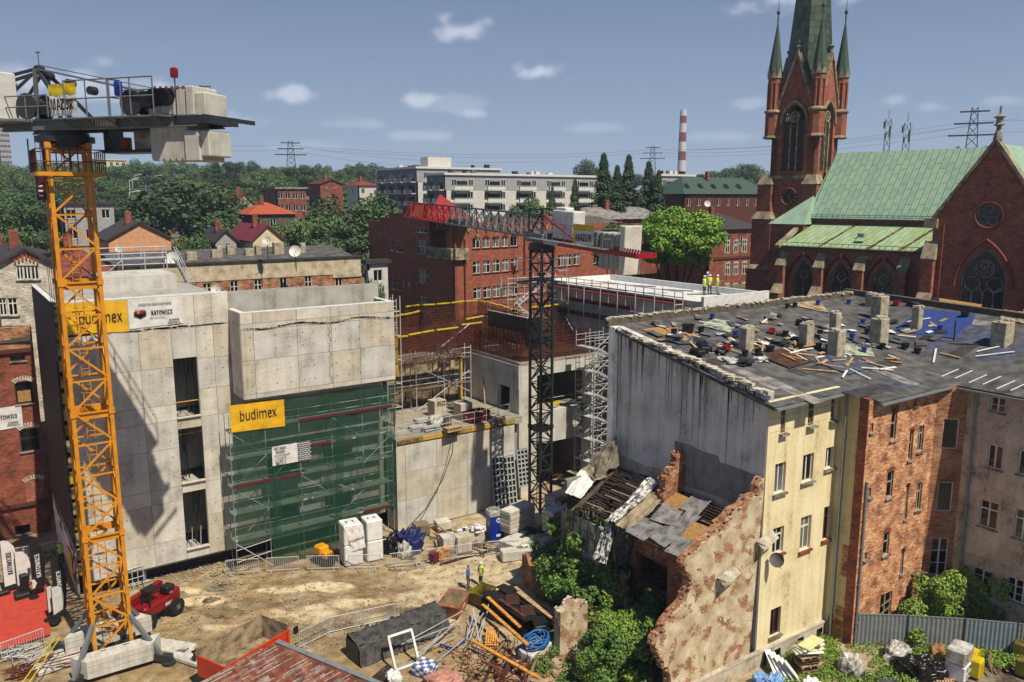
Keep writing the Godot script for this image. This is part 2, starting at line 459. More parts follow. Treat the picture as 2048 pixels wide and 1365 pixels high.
	mat("board_beige2", C(0.68,0.61,0.5),0.9,0,M.dirty_tex,3.0)
	mat("rust_floor", C(0.33,0.2,0.12),0.7,0,M.dirty_tex,3.0)
	mat("crane_brown", C(0.3,0.13,0.07),0.6)
	mat("concrete_plate", C(1.0,1.0,0.99),0.9,0, con_t,4.0)
	mat("machine_dark_red", C(0.28,0.02,0.04),0.5)
	mat("orange_board", C(0.62,0.3,0.08),0.7)
	mat("plaster_dark", C(0.66,0.66,0.67),0.95,0,M.plaster_grey.albedo_texture,5.0)
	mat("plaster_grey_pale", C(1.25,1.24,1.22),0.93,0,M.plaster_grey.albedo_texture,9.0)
	mat("plaster_olive", C(0.84,0.84,0.8),0.93,0,M.plaster_cream.albedo_texture,9.0)
	mat("plaster_soot", C(0.5,0.49,0.47),0.95,0,M.plaster_taupe.albedo_texture,3.0)
	mat("chimney_plaster", C(0.9,0.9,0.88),0.95,0,M.plaster_taupe.albedo_texture,2.5)
	mat("terracotta", C(0.52,0.24,0.17),0.85)
	mat("wood_pale", C(0.6,0.58,0.52),0.8)
	mat("roof_felt_dark", C(0.7,0.7,0.72),0.93,0,M.roof_felt.albedo_texture,4.0)
	mat("board_mint", C(0.66,0.7,0.62),0.9,0,M.dirty_tex,3.0)
	mat("tarp_pale", C(0.74,0.72,0.66),0.9,0,M.dirty_tex,3.0)
	for k in 2: mat("copper_green%d" % (k + 2),[C(0.95,0.965,0.96), C(1.02,1.01,0.98)][k],0.7,0,M.copper_green.albedo_texture,5.0 + k * 4.0, true)
	for k in 2: mat("copper_dark%d" % (k + 2),[C(0.33,0.38,0.37), C(0.5,0.53,0.48)][k],0.6,0,M.copper_green.albedo_texture,4.0 + k * 4.0, true)
	mat("copper_seam", C(0.66,0.7,0.66),0.75,0,M.copper_green.albedo_texture,4.0, true)
	mat("copper_stained2", C(1.1,1.06,0.95),0.75,0,M.copper_green.albedo_texture,6.0, true)
	mat("brick_dark", C(0.6,0.5,0.5),0.92,0,M.brick_church.albedo_texture,8.0, true)
	mat("brick_red_local2", C(1.0,0.93,0.9),0.92,0,M.brick_church.albedo_texture,8.0, false)
	mat("louvre", C(0.46,0.43,0.39),0.8)
	mat("gilt", C(0.7,0.52,0.16),0.4,0.3)
	mat("sheet_red_bright", C(0.62,0.2,0.19),0.6)
	mat("sheet_maroon", C(0.46,0.16,0.2),0.7)
	mat("plaster_patchy", C(1.0,0.98,0.92),0.95,0,M.plaster_taupe.albedo_texture,6.0)
	mat("chimney_white", C(0.82,0.8,0.8),0.8)
	mat("chimney_red", C(0.5,0.1,0.14),0.8)
	mat("pylon", C(0.2,0.21,0.23),0.7)
	mat("asphalt", C(0.36,0.36,0.37),0.95)
	mat("brick_inner_shade", C(0.8,0.76,0.74),0.95,0,M.brick_old.albedo_texture,8.0)  # old brick darkened in colour to carry the shade inside the ruin
	mat("board_grey", C(0.56,0.56,0.57),0.9,0,M.dirty_tex,2.5)
	mat("tarp_grey_warm", C(0.5,0.47,0.42),0.85,0,M.dirty_tex,4.0)
	mat("tarp_slate", C(0.25,0.27,0.29),0.7,0,M.dirty_tex,3.0)
	mat("tarp_brown", C(0.36,0.3,0.24),0.9,0,M.dirty_tex,3.0)
	var torn := layered(256,[[1.0,8,141,5]],[[0.0, C(0.1,0.1,0.1)],[0.42, C(0.2,0.2,0.21)],[0.5, C(0.78,0.78,0.77)],[1.0, C(0.86,0.86,0.85)]],2.0)
	mat("foil_torn", C(1,1,1),0.5,0, tex(torn),3.0)
	mat("tarp_char", C(0.3,0.3,0.305),0.75,0,M.dirty_tex,2.0)
	mat("paver_blue", C(0.3,0.42,0.68),0.4)
	mat("plastic_pink", C(0.7,0.5,0.44),0.5)
	mat("foil_pale_blue", C(0.45,0.6,0.8),0.4)
	mat("zinc_blue", C(0.5,0.57,0.62),0.5,0.3)
	mat("brown_ply", C(0.24,0.13,0.09),0.7)
	mat("cloth", W,0.85,0, null,0.5).vertex_color_use_as_albedo = true
	mat("plaster_stain", C(0.74,0.73,0.71),0.95,0,M.plaster_grey.albedo_texture,3.0)
	mat("brick_bay", C(1.16,1.17,1.15),0.95,0,M.brick_old.albedo_texture,8.0)

# ---------- from a pixel of the 2048 x 1365 photograph to a place: a direction, met with the ground, a wall plane or a distance ----------
const EYE := Vector3(0,27,0)
const YAW := 34.8
const PITCH := 9.943
var view: Basis
func ray(px: float, py: float) -> Vector3:
	return view * Vector3((px - 1024.0) / 1640.0,(682.5 - py) / 1640.0,-1.0)
func gp(px: float, py: float, y := 0.0) -> Vector3:
	var d := ray(px, py)
	return EYE + d * ((y - EYE.y) / d.y)
func pz(px: float, py: float, z: float) -> Vector3:
	var d := ray(px, py)
	return EYE + d * (z / d.z)
func pxx(px: float, py: float, x: float) -> Vector3:
	var d := ray(px, py)
	return EYE + d * (x / d.x)
func pd(px: float, py: float, dist: float) -> Vector3:
	var d := ray(px, py)
	return EYE + d * (dist / Vector2(d.x, d.z).length())
func fwd(x: float, z: float) -> float:
	return x * sin(deg_to_rad(YAW)) - z * cos(deg_to_rad(YAW))
func ground_y(x: float, z: float) -> float:
	var f := fwd(x, z)
	return 13.0 * smoothstep(92.0,130.0, f) + 9.0 * smoothstep(130.0,220.0, f) + 9.0 * smoothstep(220.0,430.0, f) + 0.004 * maxf(f - 430.0,0.0)

func stage() -> void:
	view = Basis.from_euler(Vector3(deg_to_rad(-PITCH), deg_to_rad(-YAW),0))
	var cam := Camera3D.new()
	cam.name = "camera"
	cam.position = EYE; cam.basis = view
	cam.fov = 2.0 * rad_to_deg(atan(682.5 / 1640.0)); cam.near = 0.5; cam.far = 4000.0
	add_child(cam); cam.current = true
	var sky := ProceduralSkyMaterial.new()
	sky.sky_top_color = C(0.19,0.3,0.48)
	sky.sky_horizon_color = C(0.6,0.67,0.75)
	sky.sky_curve = 0.16
	sky.ground_bottom_color = C(0.2,0.19,0.16); sky.ground_horizon_color = C(0.5,0.52,0.53); sky.ground_curve = 0.05
	sky.sky_cover = clouds(); sky.sky_cover_modulate = Color(1,1,1,1)
	var s := Sky.new()
	s.sky_material = sky
	var env := Environment.new()
	env.background_mode = Environment.BG_SKY
	env.sky = s
	env.background_energy_multiplier = 1.0
	env.tonemap_mode = Environment.TONE_MAPPER_LINEAR
	env.tonemap_exposure = 1.3
	env.sdfgi_enabled = true; env.ssao_enabled = true; env.ssil_enabled = true
	env.fog_enabled = true; env.fog_density = 0.00025; env.fog_light_color = C(0.72,0.79,0.88)
	var we := WorldEnvironment.new()
	we.name = "world_environment"; we.environment = env
	add_child(we)
	var sun := DirectionalLight3D.new()
	sun.name = "sun"
	sun.light_energy = 1.5; sun.light_color = C(1.0,0.955,0.87); sun.light_angular_distance = 0.5; sun.shadow_enabled = true
	add_child(sun)
	sun.look_at_from_position(V(0.09,1.5,1.0),Vector3.ZERO,Vector3.UP)

func clouds() -> ImageTexture:   # small fair-weather clouds over the whole sky
	var w := 2048
	var h := 1024
	var im := Image.create(w, h, false, Image.FORMAT_RGBA8)
	im.fill(Color(1,1,1,0))
	var n := FastNoiseLite.new()
	n.seed = 4; n.frequency = 0.03; n.fractal_octaves = 5
	var puffs := []
	for a in [[930,58,75,30,0.5],[1080,142,48,22,0.55],[575,188,45,22,0.42],[838,198,40,20,0.4],[940,222,36,14,0.34],[905,210,90,26,0.14],[1580,-4,120,34,0.4],[160,165,170,40,0.36],[830,270,80,14,0.2],[720,245,60,14,0.14],[1800,195,34,16,0.26],[2020,200,45,16,0.26],[1860,212,30,12,0.2],[1500,205,40,16,0.2],[600,290,120,14,0.14],[1180,255,80,12,0.14],[420,240,100,24,0.16],[1450,270,90,14,0.14]]:
		var d := ray(a[0], a[1]).normalized()
		puffs.append([atan2(d.x,-d.z), asin(d.y), a[2] / 1640.0, a[3] / 1640.0, a[4]])
	var r := RandomNumberGenerator.new()
	r.seed = 77
	for i in 120: puffs.append([r.randf_range(-PI, PI), r.randf_range(0.03,0.9), r.randf_range(0.03,0.09), r.randf_range(0.012,0.03), r.randf_range(0.15,0.5)])
	for k in puffs.size():
		var p: Array = puffs[k]
		if k >= 18 and absf(wrapf(p[0] - deg_to_rad(YAW),-PI, PI)) < 0.62 and p[1] < 0.32: continue
		var cx: float = p[0] / TAU * w
		var cy: float = (0.5 - p[1] / PI) * h
		var rx: float = p[2] / TAU * w * 1.2
		var ry: float = p[3] / PI * h * 1.0
		for y in range(int(cy - ry), int(cy + ry) + 1):
			if y < 0 or y >= h: continue
			for x in range(int(cx - rx), int(cx + rx) + 1):
				var q := Vector2((x - cx) / rx,(y - cy) / ry)
				if q.y > 0: q.y *= 1.25
				var f := clampf((1.0 - q.length()) * 1.5 + n.get_noise_3d(x * 2.2, y * 3.4, k * 31) * 1.3 - 0.2,0,1)
				if f > 0:
					var xx := posmod(x, w)
					var o := im.get_pixel(xx, y).a
					im.set_pixel(xx, y, Color(0.97,0.93,0.9, minf(1.0, maxf(o, smoothstep(0.0,1.0, f) * p[4] * 0.62))))
	return ImageTexture.create_from_image(im)

func pick(x: float, z: float, blobs: Array) -> float:   # share of a set of ragged patches at a place
	var t := 0.0
	for b in blobs:
		var d := V(x - b[0].x,0, z - b[0].z)
		var u: float = d.dot(V(view.x.x,0, view.x.z)) / b[1]
		var w: float = d.dot(V(-view.x.z,0, view.x.x)) / b[2]
		var q := 1.0 - sqrt(u * u + w * w) + fn.get_noise_2d(x * 14.0, z * 14.0) * 0.55
		t = maxf(t, smoothstep(0.0,0.16, q) * b[3])
	return t
func ground() -> void:
	# the land: one sheet out to the horizon, flat at the site and rising behind it
	var b := MB.new()
	b.tint = true
	fn.seed = 7; fn.frequency = 0.01; fn.fractal_octaves = 4
	var xs := []
	var s := -900.0
	while s < 1500.0:
		xs.append(s)
		s += 4.0 if s > -120.0 and s < 160.0 else (12.0 if s > -400.0 and s < 420.0 else 50.0)
	var zs := []
	s = -1500.0
	while s < 200.0:
		zs.append(s)
		s += 4.0 if s > -220.0 else (12.0 if s > -460.0 else 50.0)
	for i in xs.size() - 1:
		for j in zs.size() - 1:
			var q := []
			for a in [[i, j + 1],[i + 1, j + 1],[i + 1, j],[i, j]]: q.append(V(xs[a[0]], ground_y(xs[a[0]], zs[a[1]]) - 0.12, zs[a[1]]))
			var k := fn.get_noise_2d(xs[i] * 3.0, zs[j] * 3.0)
			var f := fwd(xs[i], zs[j])
			b.col = Color(0.2,0.17,0.12).lerp(Color(0.09,0.12,0.045), clampf(0.5 + k * 2.0,0,1)) if f > 70 else Color(0.22,0.19,0.14)
			b.quad(q[0], q[1], q[2], q[3])
	setting("ground", b,M.terrain)
	# the site: rutted clay and crushed stone
	fn.seed = 21; fn.frequency = 0.02; fn.fractal_octaves = 4
	var pale := []
	for a in [[650,1174,62,9,1.0],[570,1180,60,6,0.9],[370,1180,55,7,0.9],[400,1200,60,9,0.9],[640,1222,34,14,0.8],[610,1235,40,12,0.7],[690,1208,40,10,0.8],[740,1204,34,8,0.7],[560,1228,30,8,0.6],[930,1150,120,26,0.75],[870,1200,80,22,0.6],[985,1180,70,20,0.7],[1000,1118,90,12,0.7],[860,1240,50,14,0.7],[760,1245,40,10,0.6],[480,1255,60,8,0.5],[470,1135,40,6,0.4]]:
		pale.append([gp(a[0], a[1]), a[2] / 28.0, a[3] / 13.0, a[4]])
	var dark := []
	for a in [[355,1217,36,8,0.8],[440,1222,45,9,0.7],[520,1205,60,9,0.5],[810,1214,44,14,0.85],[700,1168,60,5,0.5],[760,1178,80,5,0.45],[540,1165,120,4,0.4],[700,1256,40,7,0.6],[600,1265,40,7,0.4],[945,1136,40,5,0.4],[450,1195,90,4,0.45]]:
		dark.append([gp(a[0], a[1]), a[2] / 28.0, a[3] / 13.0, a[4]])
	var st := 0.27
	var x0 := -12.0
	var z0 := -78.0
	var nx := int(66.0 / st)
	var nz := int(58.0 / st)
	var pt := PackedVector3Array()
	var cl := PackedColorArray()
	for j in nz + 1:
		for i in nx + 1:
			var x := x0 + i * st
			var z := z0 + j * st
			var rough := fn.get_noise_2d(x * 22.0, z * 22.0)
			var big := fn.get_noise_2d(x * 4.0, z * 4.0)
			var rut := fn.get_noise_2d(x * 3.0 + z * 2.0, z * 30.0 - x * 14.0)
			pt.append(V(x,0.0 + big * 0.1 + rough * 0.07 + rut * 0.05 - 0.05, z))
			var q := Color(0.4,0.295,0.155).lerp(Color(0.26,0.18,0.085), clampf(0.4 + big * 1.1 + rut * 0.9,0,1))
			q = q.lerp(Color(0.42,0.36,0.26), clampf(rough * 2.2 - 0.1,0,1))
			q = q.lerp(Color(0.12,0.085,0.045), pick(x, z, dark) * 0.85)
			q = q.lerp(Color(0.78,0.66,0.44), pick(x, z, pale) * 0.92)
			if x > 22.0: q = q.lerp(Color(0.56,0.48,0.34), clampf((x - 23.0) * 0.14,0,0.75) * clampf(0.7 + big,0,1))
			cl.append(q)
	var g := MB.new()
	g.tint = true
	for j in nz:
		for i in nx:
			var k := j * (nx + 1) + i
			for t in [[k, k + nx + 2, k + 1],[k, k + nx + 1, k + nx + 2]]:
				for m in t:
					g.v.append(pt[m]); g.c.append(cl[m]); g.uv.append(Vector2.ZERO)
					var e: int = m if m + nx + 2 < pt.size() and m % (nx + 1) < nx else k
					g.n.append((pt[e + nx + 1] - pt[e]).cross(pt[e + 1] - pt[e]).normalized())
	for i in g.v.size() / 3:   # the listed order is counter-clockwise from above; turn it
		var a := g.v[i * 3 + 1]
		g.v[i * 3 + 1] = g.v[i * 3 + 2]; g.v[i * 3 + 2] = a
		var c2 := g.c[i * 3 + 1]
		g.c[i * 3 + 1] = g.c[i * 3 + 2]; g.c[i * 3 + 2] = c2
		var n2 := g.n[i * 3 + 1]
		g.n[i * 3 + 1] = g.n[i * 3 + 2]; g.n[i * 3 + 2] = n2
	setting("dirt_ground", g,M.dirt)
	# loose stones
	var r := MB.new()
	r.tint = true
	for i in 2600:
		var p := gp(R(300,1040), R(1120,1300))
		if i % 3 == 0: p = gp(R(560,860), R(1195,1290))
		if i % 5 == 0: p = gp(R(290,470), R(1125,1165) + 0.0)
		var q := R(0.02,0.075)
		r.col = Color(0.5,0.45,0.36) * R(0.6,1.15)
		r.col.a = 1
		r.bevel(V(p.x, q * 0.3, p.z),V(q * R(1,2.4), q * R(0.6,1.2), q * R(1,2.0)), q * 0.3, turned(R(0,180)) * Basis(Vector3.RIGHT, R(-0.4,0.4)))
	var rs := single("gravel", "crushed pale stones scattered over the clay", "gravel", r,M.dirt)
	stuff(rs)

# ---------- shared small pieces ----------
func unit(kind: String, m: Material) -> Mesh:
	var key := kind + m.resource_name
	if not kept.has(key):
		var b := MB.new()
		if kind == "rod": b.tube(V(0,-0.5,0),V(0,0.5,0),1.0,1.0,6)
		elif kind == "bar": b.box(Vector3.ZERO,Vector3.ONE)
		elif kind == "block": b.bevel(Vector3.ZERO,Vector3.ONE,0.03)
		kept[key] = b.mesh(m)
	return kept[key]
func along(a: Vector3, b: Vector3, w: float, d: float, up := Vector3.UP) -> Transform3D:
	var y := (b - a)
	var l := y.length()
	y /= maxf(l,1e-5)
	if absf(y.dot(up)) > 0.98: up = Vector3(1,0,0)
	var x := y.cross(up).normalized()
	var z := x.cross(y)
	return Transform3D(Basis(x * w, y * l, z * d),(a + b) * 0.5)
func rod(parent: Node, called: String, a: Vector3, b: Vector3, r: float, m: Material) -> MeshInstance3D:
	var o := part(parent, called, unit("rod", m))
	o.transform = along(a, b, r, r)
	return o
func bar(parent: Node, called: String, a: Vector3, b: Vector3, w: float, d: float, m: Material) -> MeshInstance3D:
	var o := part(parent, called, unit("bar", m))
	o.transform = along(a, b, w, d)
	return o
func brick_of(parent: Node, called: String, o: Vector3, s: Vector3, m: Material, b := Basis.IDENTITY, kind := "bar") -> MeshInstance3D:
	var p := part(parent, called, unit(kind, m))
	p.transform = Transform3D(b * Basis.from_scale(s), o)
	return p
func wall_of_panels(parent: Node, t: Transform3D, xs: Array, ys: Array, th: float, m: Array, holes := [], called := "panel") -> void:
	var gap := 0.025
	for i in xs.size() - 1:
		for j in ys.size() - 1:
			var r := Rect2(xs[i], ys[j], xs[i + 1] - xs[i], ys[j + 1] - ys[j])
			var skip := false
			for h in holes:
				if h.intersects(r.grow(-0.05)): skip = true
			if skip: continue
			var o := t * V(r.get_center().x, r.get_center().y,-th * 0.5 + rng.randf_range(0.0,0.012))
			brick_of(parent, called, o,V(r.size.x - gap, r.size.y - gap, th), m[rng.randi() % m.size()], t.basis)
func window_mesh(w: float, h: float, style: String, fm: Material) -> Mesh:
	var key := "win%.2f_%.2f_%s_%s" % [w, h, style, fm.resource_name]
	if kept.has(key): return kept[key]
	var b := MB.new()
	var f := 0.07
	b.span(V(0,0,-0.04),V(f, h,0.04)); b.span(V(w - f,0,-0.04),V(w, h,0.04))
	b.span(V(f,0,-0.04),V(w - f, f,0.04)); b.span(V(f, h - f,-0.04),V(w - f, h,0.04))
	if style.contains("t"):   # casement pair under a transom
		b.span(V(f, h * 0.66,-0.03),V(w - f, h * 0.66 + 0.09,0.05)); b.span(V(w * 0.5 - 0.05, f,-0.03),V(w * 0.5 + 0.05, h * 0.66,0.045)); b.span(V(w * 0.5 - 0.04, h * 0.66 + 0.09,-0.03),V(w * 0.5 + 0.04, h - f,0.04))
	if style.contains("v"): b.span(V(w * 0.5 - 0.05, f,-0.03),V(w * 0.5 + 0.05, h - f,0.045))
	if style.contains("3"):
		for k in [0.333,0.667]: b.span(V(w * k - 0.05, f,-0.03),V(w * k + 0.05, h - f,0.045))
	if style.contains("h"): b.span(V(f, h * 0.55,-0.03),V(w - f, h * 0.55 + 0.07,0.04))
	if style.contains("m"):
		for k in [0.33,0.66]: b.span(V(f, h * k - 0.02,-0.02),V(w - f, h * k + 0.02,0.03))
	kept[key] = b.mesh(fm)
	return kept[key]
func window(parent: Node, t: Transform3D, w: float, h: float, style := "v", fm: Material = null, pane: Material = null, back := 0.14) -> MeshInstance3D:
	if fm == null: fm = M.white_paint
	if pane == null: pane = M.glass_dark
	var o := part(parent, "window", window_mesh(w, h, style, fm))
	o.transform = t * T(V(0,0,-back))
	var g := part(o, "pane", unit("bar", pane))
	g.transform = Transform3D(Basis.from_scale(V(w - 0.1, h - 0.1,0.02)),V(w * 0.5, h * 0.5,-0.015))
	if style.contains("c"):   # net curtain half behind the pane shows as a paler strip
		var k := part(o, "curtain", unit("bar",M.glass_curtain))
		k.transform = Transform3D(Basis.from_scale(V(w * 0.36, h - 0.16,0.01)),V(w * (0.27 if rng.randf() < 0.5 else 0.73), h * 0.5,0.004))
	return o
func facade(parent: Node, t: Transform3D, w: float, h: float, wins: Array, wm: Material, th := 0.4, fm: Material = null, sill: Material = null, panes := []) -> void:
	# wins: [x, y, w, h, style]
	var holes := []
	for q in wins: holes.append(Rect2(q[0], q[1], q[2], q[3]))
	var b := MB.new()
	b.wall(t, w, h, th, holes)
	part(parent, "wall", b, wm)
	for q in wins:
		if q[4] == "x": continue
		var pane: Material = M.glass_dark
		if panes.size() > 0: pane = panes[rng.randi() % panes.size()]
		var o := window(parent, t * T(V(q[0], q[1],0)), q[2], q[3], q[4], fm, pane)
		if sill != null:
			var s := part(o, "sill", unit("bar", sill))
			s.transform = Transform3D(Basis.from_scale(V(q[2] + 0.2,0.1,0.3)),V(q[2] * 0.5,-0.052,0.12))
func frame_at(o: Vector3, x: Vector3) -> Transform3D:   # a wall frame: x along the wall, y up, z out of it
	x = x.normalized()
	return Transform3D(Basis(x,Vector3.UP, x.cross(Vector3.UP)), o)
func scaffold(parent: Node, o: Vector3, u: Vector3, d: Vector3, bays: int, bay: float, depth: float, base: float, lifts: Array, rm: Material, dm: Material, braces := true, r := 0.03) -> void:
	var top: float = lifts[-1] + 1.2
	for i in bays + 1:
		for k in 2: rod(parent, "standard", o + u * bay * i + d * depth * k + V(0, base,0), o + u * bay * i + d * depth * k + V(0, top,0), r, rm)
	for y in lifts:
		for i in bays:
			var a := o + u * bay * i + V(0, y,0)
			var q := brick_of(parent, "deck", a + u * bay * 0.5 + d * depth * 0.5,V(bay - 0.06,0.06, depth - 0.1), dm, Basis(u,Vector3.UP, u.cross(Vector3.UP)))
			for hgt in [0.5,1.0]: rod(parent, "guard_rail", a + V(0, hgt,0), a + u * bay + V(0, hgt,0), r * 0.8, rm)
			bar(parent, "toe_board", a + V(0,0.12,0), a + u * bay + V(0,0.12,0),0.03,0.15, dm)
		for i in bays + 1: rod(parent, "transom", o + u * bay * i + V(0, y - 0.05,0), o + u * bay * i + d * depth + V(0, y - 0.05,0), r * 0.8, rm)
	if braces:
		for k in lifts.size() - 1:
			for i in bays:
				if (i + k) % 3 == 0 or i == 0:
					var a := o + u * bay * (i + (k % 2)) - d * 0.04
					var b := o + u * bay * (i + 1 - (k % 2)) - d * 0.04
					rod(parent, "brace", a + V(0, lifts[k],0), b + V(0, lifts[k + 1],0), r * 0.8, rm)
func sheet(p00: Vector3, p10: Vector3, p11: Vector3, p01: Vector3, nu: int, nv: int, amp: float, seed_: float, sag := 0.0, freq := 3.0) -> MB:   # crumpled cloth through four corners
	var b := MB.new()
	var nn := (p10 - p00).cross(p01 - p00).normalized()
	fn.seed = int(seed_); fn.frequency = 0.1; fn.fractal_octaves = 3
	b.grid(nu, nv, func(u: float, v: float) -> Vector3:
		var p := p00.lerp(p10, u).lerp(p01.lerp(p11, u), v)
		var q := fn.get_noise_2d(u * freq * 10.0 + seed_ * 7.0, v * freq * 10.0) + 0.5 * fn.get_noise_2d(u * freq * 34.0, v * freq * 9.0 + seed_)
		return p + nn * amp * q * 1.6 - V(0, sag * 4.0 * u * (1.0 - u),0) - V(0,0,0))
	return b
func lump(o: Vector3, s: Vector3, seed_: int, rough := 0.25, n := 12, turn := 0.0) -> MB:   # a heap or bundle under a cover: closed, flat below
	var b := MB.new()
	fn.seed = seed_; fn.frequency = 0.35; fn.fractal_octaves = 4
	var bs := turned(turn)
	b.grid(n * 2, n, func(u: float, v: float) -> Vector3:
		var a := u * TAU
		var e := v * PI * 0.5
		var c := cos(e)
		var q := V(signf(cos(a)) * pow(absf(cos(a)),0.55) * pow(c,0.5), pow(sin(e),0.7),-signf(sin(a)) * pow(absf(sin(a)),0.55) * pow(c,0.5))
		var k := 1.0 + rough * fn.get_noise_3d(q.x * 4.0 * maxf(s.x,0.4) + seed_, q.y * 4.0, q.z * 4.0 * maxf(s.z,0.4)) * 1.6
		return o + bs * (V(q.x * s.x * 0.5, q.y * s.y, q.z * s.z * 0.5) * k))
	return b

# ---------- the concrete building ----------
const FZ := -59.18
func concrete_building() -> void:
	var cm := [M.concrete,M.concrete,M.concrete_pale,M.concrete_warm]
	var t := thing("concrete_building", "raw concrete block with three tall dark slots and a cantilevered upper box", "building",V(0,0, FZ))
	var front := T(V(0,0,0))
	var slots := [Rect2(12.5,1.9,1.6,4.3), Rect2(12.5,6.9,1.65,4.0), Rect2(12.5,11.7,1.6,4.25)]
	var b := MB.new()
	var hl := []
	for q in slots: hl.append(Rect2(q.position.x - 5.95, q.position.y - 1.2, q.size.x, q.size.y))
	hl.append(Rect2(12.7,1.2,2.4,2.0)); hl.append(Rect2(17.2,1.2,2.2,2.0)); hl.append(Rect2(12.7,4.8,2.4,1.6)); hl.append(Rect2(17.0,5.0,2.6,1.6))
	b.wall(T(V(5.95,1.2,-0.06)),22.3,19.1,0.3, hl)
	part(t, "front_wall", b,M.concrete_dark)
	wall_of_panels(t, front,[5.95,8.2,10.4,12.5],[1.2,2.85,5.7,6.75,9.6,11.6,12.75,15.4,18.15,20.35],0.07, cm)
	wall_of_panels(t, front,[12.5,14.13],[1.2,1.9],0.07, cm)
	wall_of_panels(t, front,[12.5,14.13],[6.2,6.9],0.07, cm)
	wall_of_panels(t, front,[12.5,14.13],[10.9,11.7],0.07, cm)
	wall_of_panels(t, front,[12.5,14.13],[15.95,18.15,20.35],0.07, cm)
	wall_of_panels(t, front,[14.13,15.3,16.46],[1.2,4.2,6.75,9.2,11.6,13.6,15.8,18.15,20.35],0.07, cm)
	wall_of_panels(t, front,[16.46,18.65,21.0,23.1,25.5,28.3],[1.2,2.4,4.4,6.0,7.6,9.5,11.2,12.98],0.07, cm,[Rect2(18.65,2.4,2.4,2.0), Rect2(23.1,2.4,2.3,2.0), Rect2(18.65,6.0,2.3,1.6), Rect2(23.1,6.0,2.3,1.6)])
	for q in slots:
		brick_of(t, "sill",V(q.get_center().x, q.position.y + 0.03,0.03),V(q.size.x,0.07,0.3),M.concrete_pale)
		b = MB.new()
		b.span(V(q.position.x - 0.02, q.position.y,-3.2),V(q.end.x + 1.5, q.position.y + q.size.y,-3.3))
		part(t, "inner_wall", b,M.concrete_dark)
		for i in 5:
			var x: float = R(q.position.x + 0.15, q.end.x - 0.15)
			rod(t, "prop",V(x, q.position.y, R(-2.0,-0.7)),V(x + R(-0.2,0.2), q.end.y - 0.1, R(-2.0,-0.7)),0.03,M.steel_dark)
		rod(t, "prop",V(q.position.x + 0.3, q.position.y + 0.4,-1.0),V(q.end.x - 0.2, q.end.y - 0.6,-1.2),0.03,M.steel_dark)
		if q.position.y > 2: bar(t, "plank",V(q.position.x, q.position.y + 3.5 * (1.0 if q.position.y < 8 else 0.3),-0.4),V(q.end.x, q.position.y + 3.55 * (1.0 if q.position.y < 8 else 0.3),-0.4),0.12,0.05,M.wood_yellow)
	for x in [12.95,13.55]:
		rod(t, "prop",V(x,1.95,-0.2),V(x + 0.08,3.2,-0.25),0.03,M.galvanised)
		brick_of(t, "prop_head",V(x + 0.08,3.3,-0.25),V(0.12,0.25,0.12),M.insulation_yellow)
	b = MB.new()   # sides, rear, slab and plinth
	b.span(V(5.95,1.2,-0.4),V(6.3,20.3,-12.6)); b.span(V(6.3,1.2,-12.6),V(28.2,19.0,-12.9)); b.span(V(6.3,19.7,-0.4),V(16.4,20.05,-12.6)); b.span(V(16.1,1.3,-0.45),V(16.4,19.69,-12.6)); b.span(V(6.3,0.9,-0.45),V(28.2,1.25,-12.5))
	b.span(V(6.3,6.25,-0.4),V(16.1,6.55,-12.6)); b.span(V(6.3,11.2,-0.4),V(16.1,11.5,-12.6))
	part(t, "frame", b,M.concrete_dark)
	b = MB.new()
	b.span(V(5.6,-0.3,-1.1),V(29.0,1.15,-1.4))
	part(t, "plinth", b,M.membrane_black)
	b = MB.new()
	b.span(V(5.95,20.35,-0.02),V(16.46,20.41,-0.42))
	part(t, "coping", b,M.sheet_white)
	# weathered casting seam under the parapet
	b = MB.new()
	for i in 40:
		var x := R(6.2,16.2)
		b.box(V(x,18.15 + R(-0.05,0.09),0.012),V(R(0.3,1.2), R(0.05,0.16),0.02))
	stuff(part(t, "seam_ridge", b,M.concrete_band))
	# tie holes in rows
	b = MB.new()
	for y in [2.3,3.6,5.0,7.6,9.0,10.2,12.2,13.6,15.0,16.4,17.5]:
		for x in [6.6,7.6,8.8,9.9,10.9,12.0,14.7,15.9]:
			if rng.randf() < 0.75: b.box(V(x + R(-0.05,0.05), y + R(-0.05,0.05),0.0),V(0.07,0.07,0.03))
	for y in [13.9,14.9,16.5,17.4]:
		for x in [17.1,18.9,19.9,20.9,21.7,23.4,24.4,25.3,26.3,27.2]: b.box(V(x, y,2.6),V(0.07,0.07,0.03))
	stuff(part(t, "tie_hole", b,M.steel_dark))
	# the cantilevered box
	var bz := 2.6
	b = MB.new()
	b.span(V(16.55,13.0, bz - 0.08),V(28.2,19.05, bz - 0.35)); b.span(V(16.5,13.0, bz - 0.1),V(16.85,19.05,-9.0)); b.span(V(27.9,13.0, bz - 0.1),V(28.2,19.05,-9.0)); b.span(V(16.86,13.05, bz - 0.36),V(27.89,13.4,-8.9)); b.span(V(16.86,18.1, bz - 0.36),V(27.89,18.35,-8.9)); b.span(V(16.5,13.0,-9.0),V(28.2,19.05,-9.3))
	part(t, "cantilever_box", b,M.concrete_dark)
	wall_of_panels(t, T(V(0,0, bz)),[16.48,17.35,20.5,23.1,25.35,28.25],[13.0,13.35,15.75,17.9,18.35,19.1],0.08, cm)
	wall_of_panels(t, Transform3D(Basis(Vector3.UP,-PI / 2),V(16.47,0,0)),[-0.1,1.2,2.52],[13.0,13.5,16.0,18.3,19.1],0.06,[M.concrete,M.concrete_pale])
	b = MB.new()
